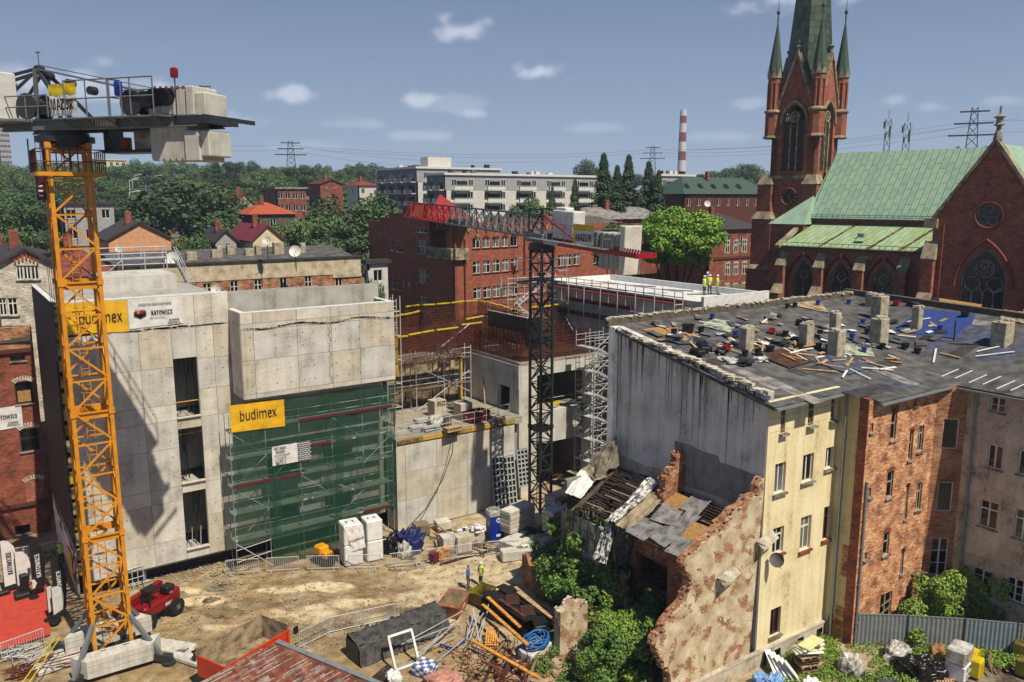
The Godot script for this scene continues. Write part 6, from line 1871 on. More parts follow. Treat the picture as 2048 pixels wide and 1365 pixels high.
func sheet_roof(t: Node, a: Vector3, b: Vector3, c: Vector3, d: Vector3, cols: int, rows: int, m: Array, called := "copper_sheet") -> void:   # a-b eave, d-c ridge; every sheet its own piece
	var n := (b - a).cross(d - a).normalized()
	for i in cols:
		var u := (i + 0.5) / cols
		var lo := a.lerp(b, u)
		var hi := d.lerp(c, u)
		var off := 0.5 if i % 2 else 0.0
		for j in rows + 1:
			var v0 := clampf((j - off) / rows,0,1)
			var v1 := clampf((j + 1 - off) / rows,0,1)
			if v1 - v0 < 0.01: continue
			var p := lo.lerp(hi,(v0 + v1) * 0.5)
			var y := (hi - lo)
			var l := y.length() * (v1 - v0)
			y = y.normalized()
			var x := y.cross(n)
			brick_of(t, called, p + n * (0.03 + 0.01 * ((i + j) % 2)),V((b - a).length() / cols - 0.05, l - 0.03,0.03), m[rng.randi() % (m.size() - 1)], Basis(x, y, n))
	for i in cols + 1:
		bar(t, "standing_seam", a.lerp(b, float(i) / cols) + n * 0.05, d.lerp(c, float(i) / cols) + n * 0.05,0.03,0.06, m[-1])
func church() -> void:
	var t := thing("church", "red brick gothic church with green copper roofs and a dark copper spire", "church",V(81.43,0,-44.92),-81.8)
	var br: Material = M.brick_church
	var st: Material = M.stone
	var I := Transform3D.IDENTITY
	var cop := [M.copper_green,M.copper_green2,M.copper_green3,M.copper_seam]
	# aisle: three windowed bays
	var b := MB.new()
	var edges := [-15.1,-10.1,-5.6,1.5]
	for i in 3: arch_wall(b, I, edges[i], edges[i + 1],5.0,21.45,[-12.3,-7.95,-3.35][i],1.2,12.6,17.7,20.1,0.6)
	b.span(V(-15.1,5,-0.6),V(-14.6,21.45,-9.0))
	part(t, "aisle_wall", b, br)
	for c in [-12.3,-7.95,-3.35]:
		tracery(t, T(V(c,0,-0.3)),1.15,12.6,17.7,20.0,2,M.stone_grey,M.glass_lead)
		b = MB.new()
		var p := []
		for q in arch(1.75,17.7,20.75): p.append(V(c + q.x, q.y,0.05))
		b.path(p,0.12,5)
		part(t, "hood_mould", b,M.brick_dark)
		brick_of(t, "key_stone",V(c,20.8,0.12),V(0.3,0.4,0.2), st)
	for x in [-14.7,-10.15,-5.65,-1.2]: buttress(t, T(V(x,0,0)),0.95,[[1.0,19.3,1.6],[1.8,16.2,1.1]], br, st)
	sheet_roof(t,V(-15.0,21.55,0.45),V(1.5,21.55,0.45),V(1.5,23.95,-5.4),V(-14.0,23.95,-5.4),24,3,[M.copper_stained,M.copper_stained2,M.copper_seam])
	b = MB.new()
	b.hexa([V(-15.0,21.35,0.45),V(1.5,21.35,0.45),V(1.5,23.7,-5.4),V(-14.0,23.7,-5.4),V(-15.0,21.55,0.45),V(1.5,21.55,0.45),V(1.5,23.95,-5.4),V(-14.0,23.95,-5.4)])
	part(t, "aisle_roof", b,M.copper_stained)
	for x in [-9.0,-3.6,-0.3]:
		b = MB.new()
		var q0 := V(x - 1.4,21.66,0.3)
		var q1 := V(x,23.9,-5.2)
		var bs := Basis((V(1,0,0)),(q1 - q0).normalized(),V(1,0,0).cross((q1 - q0).normalized())).orthonormalized()
		for k in 16: b.box(q0.lerp(q1, k / 15.0) + V(0,0.06,0),V(R(0.15,0.42),0.45,0.012), bs)
		stuff(part(t, "rust_streak", b,M.rust_stain))
	for a in [[-15.0,1.4,21.5,0.55],[-14.4,1.2,24.5,-5.05]]:
		rod(t, "gutter",V(a[0], a[2], a[3]),V(a[1], a[2], a[3]),0.12,M.steel_dark)
		for k in 26: rod(t, "snow_guard",V(lerpf(a[0], a[1], k / 25.0), a[2] + 0.1, a[3] - 0.2),V(lerpf(a[0], a[1], k / 25.0), a[2] + 0.55, a[3] - 0.2),0.025,M.steel_dark)
		rod(t, "snow_rail",V(a[0], a[2] + 0.5, a[3] - 0.2),V(a[1], a[2] + 0.5, a[3] - 0.2),0.03,M.steel_dark)
	b = MB.new()
	b.box(V(-6.9,22.9,-2.2),V(0.7,0.5,0.8)); b.box(V(-6.6,22.5,-1.2),V(1.0,0.08,0.9), Basis(V(1,0,0),0.4))
	part(t, "roof_hatch", b,M.copper_green)
	# nave
	b = MB.new()
	b.span(V(-15.5,5,-5.5),V(30,24.6,-6.1)); b.span(V(-15.5,5,-17.9),V(30,24.6,-18.5))
	part(t, "nave_wall", b, br)
	b = MB.new()
	b.extrude(PackedVector2Array([Vector2(-5.15,24.5),Vector2(-12,32.2),Vector2(-18.9,24.5)]), Transform3D(Basis(V(0,0,1),V(0,1,0),V(-1,0,0)),V(30,0,0)),45.2)
	part(t, "nave_roof", b,M.copper_green)
	sheet_roof(t,V(-14.6,24.55,-5.12),V(4.0,24.55,-5.12),V(4.0,32.3,-12),V(-15.1,32.3,-12),27,7, cop)
	sheet_roof(t,V(9.0,24.55,-5.12),V(24.0,24.55,-5.12),V(24.0,32.3,-12),V(9.0,32.3,-12),21,7, cop)
	# small pyramid roof over the stair turret by the tower
	b = MB.new()
	b.span(V(-18.6,5,-9.0),V(-14.4,23.9,-3.4))
	part(t, "stair_turret", b, br)
	b = MB.new()
	var ap := V(-15.0,27.2,-6.6)
	var pq := [V(-18.8,23.9,-3.2),V(-14.2,23.9,-3.2),V(-14.2,23.9,-9.1),V(-18.8,23.9,-9.1)]
	for i in 4: b.tri(pq[i], pq[(i + 1) % 4], ap)
	part(t, "turret_roof", b,M.copper_green)
	brick_of(t, "raking_coping",V(-15.2,22.6,-1.6),V(0.6,0.35,5.4), st, Basis(V(1,0,0),0.42))
	# transept gable
	var g := T(V(0,0,2.0))
	b = MB.new()
	var cx := 6.75
	arch_wall(b, g,1.9,11.6,5.0,24.84, cx,1.95,12.0,19.0,22.3,0.7)
	b.extrude(PackedVector2Array([Vector2(1.9,24.84),Vector2(11.6,24.84),Vector2(cx,32.0)]), g,-0.7)
	b.span(V(1.9,5,-5.4),V(2.6,24.84,1.3)); b.span(V(10.9,5,-5.4),V(11.6,24.84,1.3))
	part(t, "transept_wall", b, br)
	tracery(t, g * T(V(cx,0,-0.3)),1.9,12.0,19.0,22.2,4,M.stone_grey,M.glass_lead)
	b = MB.new()
	var p2 := []
	for q in arch(2.5,18.6,23.1): p2.append(g * V(cx + q.x, q.y,0.06))
	b.path(p2,0.16,5)
	part(t, "hood_mould", b,M.terracotta)
	b = MB.new()
	for i in 20: b.tri(g * V(cx,25.35,0.03), g * V(cx + cos(TAU * i / 20.0) * 1.15,25.35 + sin(TAU * i / 20.0) * 1.15,0.03), g * V(cx + cos(TAU * (i + 1) / 20.0) * 1.15,25.35 + sin(TAU * (i + 1) / 20.0) * 1.15,0.03))
	var rose := part(t, "rose_window", b,M.glass_lead)
	ring(rose, g,V(cx,25.35,0.06),1.2,0.14,M.terracotta, "rose_frame")
	for i in 5: ring(rose, g,V(cx + sin(TAU * i / 5.0) * 0.62,25.35 + cos(TAU * i / 5.0) * 0.62,0.06),0.38,0.06,M.stone_grey, "rose_ring")
	for s in [-1.0,1.0]:
		for k in 6:
			var x: float = cx + s * (0.9 + k * 0.72)
			brick_of(t, "corbel_niche", g * V(x,30.1 - k * 1.02,0.01),V(0.3,0.7,0.06), br)
			ring(t, g,V(x,30.45 - k * 1.02,0.05),0.22,0.06, br, "corbel_arch")
		bar(t, "gable_coping", g * V(cx,32.2,-0.3), g * V(cx + s * 5.2,24.55,-0.3),1.1,0.28, st)
		brick_of(t, "kneeler", g * V(cx + s * 5.0,24.5,-0.2),V(1.2,0.9,1.2), st)
	buttress(t, T(V(1.9,0,2.0)),1.1,[[0.8,21.0,1.8],[1.6,16.6,1.2]], br, st)
	buttress(t, T(V(11.4,0,2.0)),1.1,[[0.8,21.0,1.8],[1.6,16.6,1.2]], br, st)
	rod(t, "rainwater_pipe", g * V(2.9,5,0.1), g * V(2.9,24.5,0.1),0.09,M.terracotta)
	b = MB.new()
	b.lathe(g * V(cx,32.2,-0.3),[[0.45,0.0],[0.3,0.7],[0.22,0.8],[0.22,1.2],[0.5,1.35],[0.3,1.5],[0.3,1.9],[0.55,2.05],[0.1,2.3],[0.1,3.0],[0.0,3.0]],8)
	part(t, "finial", b,M.stone_grey)
	b = MB.new()
	b.extrude(PackedVector2Array([Vector2(1.6,24.5),Vector2(11.9,24.5),Vector2(cx,31.9)]), T(V(0,0,1.2)),-13.0)
	part(t, "transept_roof", b,M.copper_green)
	# tower
	var tx := -19.4
	var tz := -12.0
	var hw := 2.9
	b = MB.new()
	b.span(V(tx - hw - 0.25,5, tz - hw - 0.25),V(tx + hw + 0.25,29.3, tz + hw + 0.25))
	part(t, "tower_base", b, br)
	for a in [[1,1],[-1,1],[1,-1],[-1,-1]]:
		var o := T(V(tx + a[0] * (hw + 0.1),0, tz + a[1] * (hw + 0.1)))
		b = MB.new()
		b.span(o.origin + V(-0.95,5,-0.95), o.origin + V(0.95,28.6,0.95)); b.span(o.origin + V(-1.3,5,-1.3), o.origin + V(1.3,24.3,1.3)); b.span(o.origin + V(-1.6,5,-1.6), o.origin + V(1.6,18.0,1.6))
		var bt := part(t, "corner_buttress", b, br)
		for c in [[28.6,1.05,0.8],[24.3,1.42,0.9],[18.0,1.72,0.7]]:
			b = MB.new()
			var r: float = c[1]
			var e := []
			for s in [[-1,1],[1,1],[1,-1],[-1,-1]]: e.append(o.origin + V(s[0] * r, c[0], s[1] * r))
			for s in [[-1,1],[1,1],[1,-1],[-1,-1]]: e.append(o.origin + V(s[0] * r * 0.55, c[0] + c[2] * 1.4, s[1] * r * 0.55))
			b.hexa(e)
			part(bt, "cap_stone", b, st)
	b = MB.new()
	b.span(V(tx - hw - 0.35,29.3, tz - hw - 0.35),V(tx + hw + 0.35,29.65, tz + hw + 0.35))
	part(t, "ledge", b, st)
	for k in 4:
		var o := Transform3D(turned(90.0 * k),V(tx,0, tz)) * T(V(0,0, hw))
		b = MB.new()
		for s in [-1.0,1.0]: b.span(V(s * 1.45,29.6,-0.9),V(s * hw,36.3,0))
		b.span(V(-1.44,29.6,-0.9),V(1.44,30.2,-0.02))
		b.v = o * b.v
		part(t, "belfry_wall", MBx(b, o), br)
		b = MB.new()   # steep gable over the opening, with the arch head cut into it
		for s in [-1.0,1.0]:
			var gp2 := PackedVector2Array([Vector2(s * hw,36.3),Vector2(0,44.0)])
			for q in arch(1.45,36.3,38.2).slice(0,9): gp2.insert(2,Vector2(-s * q.x, q.y))
			b.extrude(gp2, o,-0.5)
		part(t, "tower_gable", b, br)
		for s in [-1.0,1.0]: bar(t, "gable_coping", o * V(0,44.3,-0.15), o * V(s * (hw + 0.1),36.2,-0.15),0.7,0.26, st)
		b = MB.new()
		var pp := []
		for q in arch(1.75,36.0,38.6): pp.append(o * V(q.x, q.y,0.08))
		b.path(pp,0.2,5)
		part(t, "hood_mould", b, st)
		ring(t, o,V(0,36.75,-0.1),0.62,0.09, st, "tracery_ring")
		for i in 6: ring(t, o,V(sin(TAU * i / 6.0) * 0.36,36.75 + cos(TAU * i / 6.0) * 0.36,-0.1),0.2,0.05, st, "tracery_ring")
		for x in [-0.45,0.45]: brick_of(t, "belfry_mullion", o * V(x,33.1,-0.1),V(0.16,5.9,0.2), st, o.basis)
		for i in 21: brick_of(t, "louvre", o * V(0,30.4 + i * 0.29,-0.5),V(2.86,0.05,0.42),M.louvre, o.basis * Basis(V(1,0,0),0.6))
		b = MB.new()
		b.lathe(o * V(0,44.2,-0.15),[[0.22,0.0],[0.16,0.5],[0.4,0.8],[0.12,1.0],[0.1,1.6],[0.0,1.6]],6)
		part(t, "finial", b,M.stone_grey)
		b = MB.new()
		for i in 24: b.tri(o * V(0,27.1,0.27), o * V(cos(TAU * i / 24.0),27.1 + sin(TAU * i / 24.0),0.27), o * V(cos(TAU * (i + 1) / 24.0),27.1 + sin(TAU * (i + 1) / 24.0),0.27))
		var ck := part(t, "clock_face", b,M.black)
		ring(ck, o,V(0,27.1,0.28),1.05,0.1, br, "clock_rim")
		for i in 12: brick_of(ck, "hour_mark", o * V(sin(TAU * i / 12.0) * 0.78,27.1 + cos(TAU * i / 12.0) * 0.78,0.3),V(0.1,0.26,0.03),M.gilt, o.basis * Basis(V(0,0,1),-TAU * i / 12.0))
		bar(ck, "clock_hand", o * V(0,27.1,0.32), o * V(0.12,27.6,0.32),0.06,0.03,M.gilt); bar(ck, "clock_hand", o * V(0,27.1,0.33), o * V(0.35,26.5,0.33),0.05,0.03,M.gilt)
	for a in [[1,1],[-1,1],[1,-1],[-1,-1]]:
		var o := V(tx + a[0] * hw,0, tz + a[1] * hw)
		b = MB.new()
		b.lathe(o,[[0.95,34.2],[0.95,37.4],[0.66,37.5],[0.66,40.6],[0.82,40.9],[0.82,41.6]],8)
		var tr := part(t, "corner_turret", b, br)
		for y in [34.3,37.4]:
			b = MB.new()
			b.lathe(o,[[0.95, y - 0.1],[1.15, y],[1.1, y + 0.2],[0.8, y + 0.35]],8)
			part(tr, "turret_ledge", b, st)
		for i in 8:
			var d := turned(22.5 + 45.0 * i)
			brick_of(tr, "turret_rib", o + turned(45.0 * i) * V(0,39.2,0.72),V(0.26,3.4,0.24), br, turned(45.0 * i))
			b = MB.new()
			b.tri(o + d * V(-0.36,41.5,0.86), o + d * V(0.36,41.5,0.86), o + d * V(0,42.8,0.95)); b.tri(o + d * V(0.36,41.5,0.86), o + d * V(-0.36,41.5,0.86), o + d * V(0,42.8,0.95) + V(0,0.02,0))
			part(tr, "crown_gable", b, st)
		b = MB.new()
		b.lathe(o,[[0.92,41.6],[0.9,42.2],[0.0,48.6]],8)
		part(tr, "turret_spire", b,M.copper_dark)
		b = MB.new()
		b.lathe(o,[[0.1,48.2],[0.08,49.0],[0.22,49.2],[0.22,49.4],[0.05,49.6],[0.03,50.8],[0.0,50.8]],8)
		part(tr, "finial", b,M.copper_dark)
	b = MB.new()
	b.lathe(V(tx,0, tz),[[3.1,38.0],[2.75,42.0],[0.0,74.0]],8, turned(22.5))
	var sp := part(t, "spire", b,M.copper_dark)
	for i in 8:   # sheet courses on the spire
		var d := turned(45.0 * i)
		for j in 22:
			var y := 42.0 + j * 0.85
			var f := (74.0 - y - 0.42) / 32.0
			for k in 3: brick_of(sp, "copper_sheet",V(tx,0, tz) + d * V((k - 1) * 0.72 * f, y + 0.42,2.75 * cos(PI / 8.0) * f + 0.03),V(0.7 * f,0.82,0.03),[M.copper_dark,M.copper_dark2,M.copper_dark3][rng.randi() % 3], d * Basis(V(1,0,0),-0.08))

# ---------- red brick school ----------
func on_wall(px: float, py: float, o: Transform3D) -> Vector2:   # wall coordinates of a photo pixel
	var d := ray(px, py)
	var p := EYE + d * ((o.origin - EYE).dot(o.basis.z) / d.dot(o.basis.z))
	var q := o.affine_inverse() * p
	return Vector2(q.x, q.y)
func rects_on(o: Transform3D, list: Array) -> Array:
	var out := []
	for q in list:
		var a := on_wall(q[0], q[3], o)
		var b := on_wall(q[2], q[1], o)
		var e := 0.07 * (b.x - a.x)
		out.append([a.x - e, minf(a.y, b.y), maxf(0.3, b.x - a.x + e * 2.0), absf(b.y - a.y), q[4]])
	return out
func azimuth(deg: float) -> Vector3:
	var a := deg_to_rad(deg - YAW * 0.0)
	return (V(view.x.x,0, view.x.z) * sin(a) + V(view.x.z,0,-view.x.x) * cos(a)).normalized()
func school() -> void:
	var c := pd(909.5,517,108.0)
	c.y = 0
	var t := thing("school", "large red brick school with stepped gable, stone balcony and rows of white windows", "building")
	var r := frame_at(c, azimuth(50))
	var l := frame_at(c + azimuth(-40) * 22.0,-azimuth(-40))
	var top := on_wall(1000,452, r).y
	var ww := []
	for i in 5:
		var x := [[946,959],[966,979],[985,998],[1004,1016],[1022,1034]][i] as Array
		ww.append([x[0],477 - i, x[1],497 - i, "v"]); ww.append([x[0] + 1,523 - i * 1.6, x[1] + 1,548 - i * 1.6, "tc"]); ww.append([x[0] + 2,575 - i * 1.8, x[1] + 2,599 - i * 1.8, "tc"]); ww.append([x[0] + 3,628 - i * 2.2, x[1] + 3,650 - i * 2.2, "t"])
	for x in [1100,1117,1132,1148]: ww.append([x,512 - (x - 1100) * 0.1, x + 11,535 - (x - 1100) * 0.1, "tc"]); ww.append([x,560 - (x - 1100) * 0.13, x + 11,583 - (x - 1100) * 0.13, "tc"])
	for x in [1188,1204]: ww.append([x,504, x + 10,528, "t"])
	facade(t, r,32.0, top, rects_on(r, ww),M.brick_red_local2,0.5,M.white_paint,M.brick_dark,[M.glass_dark,M.glass_blue,M.glass_curtain,M.glass_dark])
	var lw := []
	for i in 5: lw.append([[774,784,794,804,814][i],555 + i * 2,[778,788,798,808,819][i],576 + i * 2, "h"])
	for i in 3: lw.append([[781,791,801][i],479 + i * 2,[785,795,805][i],501 + i * 2, "h"])
	lw.append([834,482,853,507, "3h"]); lw.append([836,540,855,566, "3h"]); lw.append([837,595,856,622, "3h"]); lw.append([833,456,852,465, "3"])
	var ltop := on_wall(770,443, l).y
	var lg := on_wall(880,470, l)
	var pb := on_wall(857,515, l)
	var lrs := rects_on(l, lw)
	lrs.append([pb.x + 0.3, pb.y + 1.2,4.6,3.6, "x"])
	facade(t, l,22.0, ltop, lrs,M.brick_red_local2,0.5,M.white_paint,M.stone)
	var lb := MB.new()
	lb.box(l * V(pb.x + 2.6, pb.y + 3.0,-2.6),V(5.4,4.2,0.3), l.basis)
	for s in [-0.1,5.2]: lb.box(l * V(pb.x + s, pb.y + 3.0,-1.5),V(0.3,4.2,2.0), l.basis)
	part(t, "loggia_wall", lb,M.brick_red_local2)
	for i in 4:   # stepped gable
		var a := on_wall([778,805,825,857][i],440, l).x
		var e := on_wall([757,778,805,825][i],440, l).x
		brick_of(t, "gable_step", l * V((a + e) * 0.5, ltop + 0.2 + 0.33 * i,-0.25),V(a - e - 0.01,0.5 + 0.66 * i,0.5),M.brick_red_local2, l.basis)
		brick_of(t, "step_coping", l * V((a + e) * 0.5, ltop + 0.5 + 0.66 * i,-0.25),V(a - e,0.12,0.6),M.brick_dark, l.basis)
	var b := MB.new()
	b.box(r * V(16, top - 0.3,-7),V(31,0.5,13), r.basis)
	part(t, "flat_roof", b,M.tile_dark)
	# stone lozenges and crosses on the parapet
	for i in 11:
		var x := 2.2 + i * 1.55
		b = MB.new()
		for s in [-1.0,1.0]: b.beam(r * V(x - s * 0.5, top + 0.3,0.1), r * V(x, top - 0.7,0.1),0.16,0.1)
		part(t, "parapet_v", b,M.stone)
		if i % 2 == 1:
			b = MB.new()
			b.box(r * V(x, top - 1.4,0.08),V(0.14,1.1,0.1), r.basis); b.box(r * V(x, top - 1.2,0.08),V(0.6,0.14,0.1), r.basis)
			part(t, "stone_cross", b,M.stone)
		b = MB.new()
		b.extrude(PackedVector2Array([Vector2(x - 0.75, top),Vector2(x + 0.75, top),Vector2(x, top + 1.1)]), r,-0.3)
		part(t, "parapet_gable", b,M.tile_red)
	for q in rects_on(r, ww).slice(0,20,4):   # pointed heads on the top row, dark brick painting in their recess shade
		b = MB.new()
		b.extrude(PackedVector2Array([Vector2(q[0], q[1] + q[3]),Vector2(q[0] + q[2], q[1] + q[3]),Vector2(q[0] + q[2] * 0.5, q[1] + q[3] + 0.55)]), r.translated_local(V(0,0,0.02)),-0.03)
		part(t, "window_head_shade", b,M.brick_dark)
	for x in [on_wall(929,560, r).x, on_wall(1048,560, r).x]: rod(t, "rainwater_pipe", r * V(x,0,0.12), r * V(x, top - 1.6,0.12),0.12,M.brick_dark)
	# corner loggia with a carved stone balcony
	var p := on_wall(857,515, l)
	b = MB.new()
	b.box(l * V((p.x + 22.0) * 0.5, p.y + 0.75,0.35),V(22.0 - p.x,1.5,0.5), l.basis); b.box(r * V(0.8, p.y + 0.75,0.35),V(2.2,1.5,0.5), r.basis)
	var bal := part(t, "balcony", b,M.stone)
	for i in 10: brick_of(bal, "balcony_niche", l * V(p.x + 0.5 + i * (21.5 - p.x) / 10.0, p.y + 0.75,0.62),V(0.24,0.9,0.04),M.stone_grey, l.basis)
	for i in 4: brick_of(bal, "balcony_niche", r * V(0.1 + i * 0.55, p.y + 0.75,0.62),V(0.2,0.9,0.04),M.stone_grey, r.basis)
	brick_of(t, "loggia_door", l * V(p.x + 1.5, p.y + 2.2,-2.4),V(1.3,2.2,0.06),M.wood, l.basis)
	for i in 4:
		b = MB.new()
		for s in [-1.0,1.0]: b.beam(l * V(lg.x - 0.4 + i * 0.95 - s * 0.45, lg.y + 1.9,0.1), l * V(lg.x - 0.4 + i * 0.95, lg.y + 0.9,0.1),0.12,0.08)
		part(t, "parapet_v", b,M.stone)
	# red sheet pyramid
	b = MB.new()
	var q0 := pd(852,442,108.0)
	var q1 := pd(925,433,114.0)
	var ap := pd(880,388,113.0)
	var m := (q0 + q1) * 0.5 - azimuth(0) * -4.0
	var base := [q0, pd(945,436,106.0), q1 + azimuth(10) * 4.0, q0 + azimuth(0) * 9.0]
	for i in 4: b.tri(base[i], base[(i + 1) % 4], ap)
	part(t, "pyramid_roof", b,M.sheet_red_bright)

# ---------- the town behind ----------
func gable_house(called: String, label: String, x0p: float, x1p: float, dist: float, eave: float, ridge: float, depth: float, wm: Material, rm: Material, wins := [], side := 0) -> Node3D:
	var a := pd(x0p, eave, dist)
	var x1 := pz(x1p, eave, a.z).x
	var yr := pz((x0p + x1p) * 0.5, ridge, a.z).y
	var w := x1 - a.x
	var gy := ground_y(a.x, a.z) - 0.6
	var t := thing(called, label, "house",V(a.x, gy, a.z))
	var h := a.y - gy
	var list := []
	for q in rects_z(a.z, a.x, wins): list.append([q[0], q[1] - gy, q[2], q[3], q[4]])
	facade(t, Transform3D.IDENTITY, w, h, list, wm,0.35,M.white_paint,M.stone_grey)
	var b := MB.new()
	b.extrude(PackedVector2Array([Vector2(0, h),Vector2(w, h),Vector2(w * 0.5, yr - gy)]), Transform3D.IDENTITY,-0.35)
	b.span(V(0,0,-depth),V(0.35, h,-0.35)); b.span(V(w - 0.35,0,-depth),V(w, h,-0.35)); b.span(V(0,0,-depth),V(w, h,-depth - 0.3))
	part(t, "gable", b, wm)
	for s in [0.0,1.0]:
		b = MB.new()
		var e: float = w * s + (s - 0.5) * 0.9
		var ey := h - 0.45 / (w * 0.5) * (yr - gy - h)
		var p := [V(e, ey,0.35),V(w * 0.5, yr - gy,0.35),V(w * 0.5, yr - gy,-depth - 0.3),V(e, ey,-depth - 0.3)]
		if s > 0.5: p = [p[1], p[0], p[3], p[2]]
		var u := []
		for v in p: u.append(v + V(0,0.22,0))
		b.hexa(p + u)
		part(t, "roof", b, rm)
	b = MB.new()
	b.bevel(V(w * 0.42, yr - gy + 0.6,-depth * 0.35),V(0.8,1.8,0.7),0.04)
	part(t, "chimney", b,M.brick_red)
	return t
func hip_house(called: String, label: String, x0p: float, x1p: float, dist: float, eave: float, ridge: float, depth: float, wm: Material, rm: Material) -> Node3D:
	var a := pd(x0p, eave, dist)
	var x1 := pz(x1p, eave, a.z).x
	var yr := pz((x0p + x1p) * 0.5, ridge, a.z).y
	var gy := ground_y(a.x, a.z) - 0.6
	var t := thing(called, label, "house",V(a.x, gy, a.z))
	var w := x1 - a.x
	var h := a.y - gy
	var list := []
	for i in int(w / 3.0): list.append([1.0 + i * 3.0, h - 2.4,1.1,1.5, "v"])
	facade(t, Transform3D.IDENTITY, w, h, list, wm,0.35)
	facade(t, frame_at(V(0,0,-depth),V(0,0,1)), depth, h,[[depth * 0.4, h - 2.4,1.1,1.5, "v"]], wm,0.35)
	var b := MB.new()
	b.span(V(w - 0.35,0,-depth),V(w, h,-0.36)); b.span(V(0,0,-depth - 0.3),V(w, h,-depth))
	part(t, "rear_wall", b, wm)
	b = MB.new()
	var e := 0.5
	var k := minf(depth * 0.5, w * 0.5) * 0.9
	var p := [V(-e, h, e),V(w + e, h, e),V(w + e, h,-depth - e),V(-e, h,-depth - e)]
	var r0 := V(k, yr - gy,-depth * 0.5)
	var r1 := V(maxf(k + 0.1, w - k), yr - gy,-depth * 0.5)
	b.quad(p[0], p[1], r1, r0); b.tri(p[1], p[2], r1); b.quad(p[2], p[3], r0, r1); b.tri(p[3], p[0], r0); b.quad(p[3], p[2], p[1], p[0])
	part(t, "roof", b, rm)
	b = MB.new()
	b.bevel(V(w * 0.4, yr - gy + 0.3,-depth * 0.4),V(0.8,1.8,0.7),0.04)
	part(t, "chimney", b,M.brick_red)
	return t
func flat_house(called: String, label: String, cat: String, cxp: float, rxp: float, lxp: float, dist: float, top: float, wm: Material, lm: Material, floors: int, colr: int, coll: int, pitch := 2.9, eaves: Material = null) -> Node3D:
	var a := pd(cxp, top, dist)
	var w := pz(rxp, top, a.z).x - a.x
	var d := a.z - pxx(lxp, top, a.x).z
	var gy := ground_y(a.x, a.z) - 0.8
	var h := a.y - gy
	var t := thing(called, label, cat,V(a.x, gy, a.z))
	var list := []
	for j in floors:
		for i in colr: list.append([(i + 0.5) * w / colr - 0.65, h - 0.9 - pitch * j - 1.5,1.3,1.5, "v"])
	facade(t, Transform3D.IDENTITY, w, h, list, wm,0.3)
	list = []
	for j in floors:
		for i in coll: list.append([(i + 0.5) * d / coll - 0.65, h - 0.9 - pitch * j - 1.5,1.3,1.5, "v"])
	facade(t, frame_at(V(0,0,-d),V(0,0,1)), d, h, list, lm,0.3)
	var b := MB.new()
	b.span(V(-0.4, h,-d - 0.4),V(w + 0.4, h + 0.5,0.4)); b.span(V(w - 0.3,0,-d),V(w, h,-0.31)); b.span(V(0.31,0,-d - 0.01),V(w, h,-d + 0.3))
	part(t, "roof", b, eaves if eaves != null else M.tile_dark)
	t.set_meta("dims",Vector3(w, h, d))
	return t
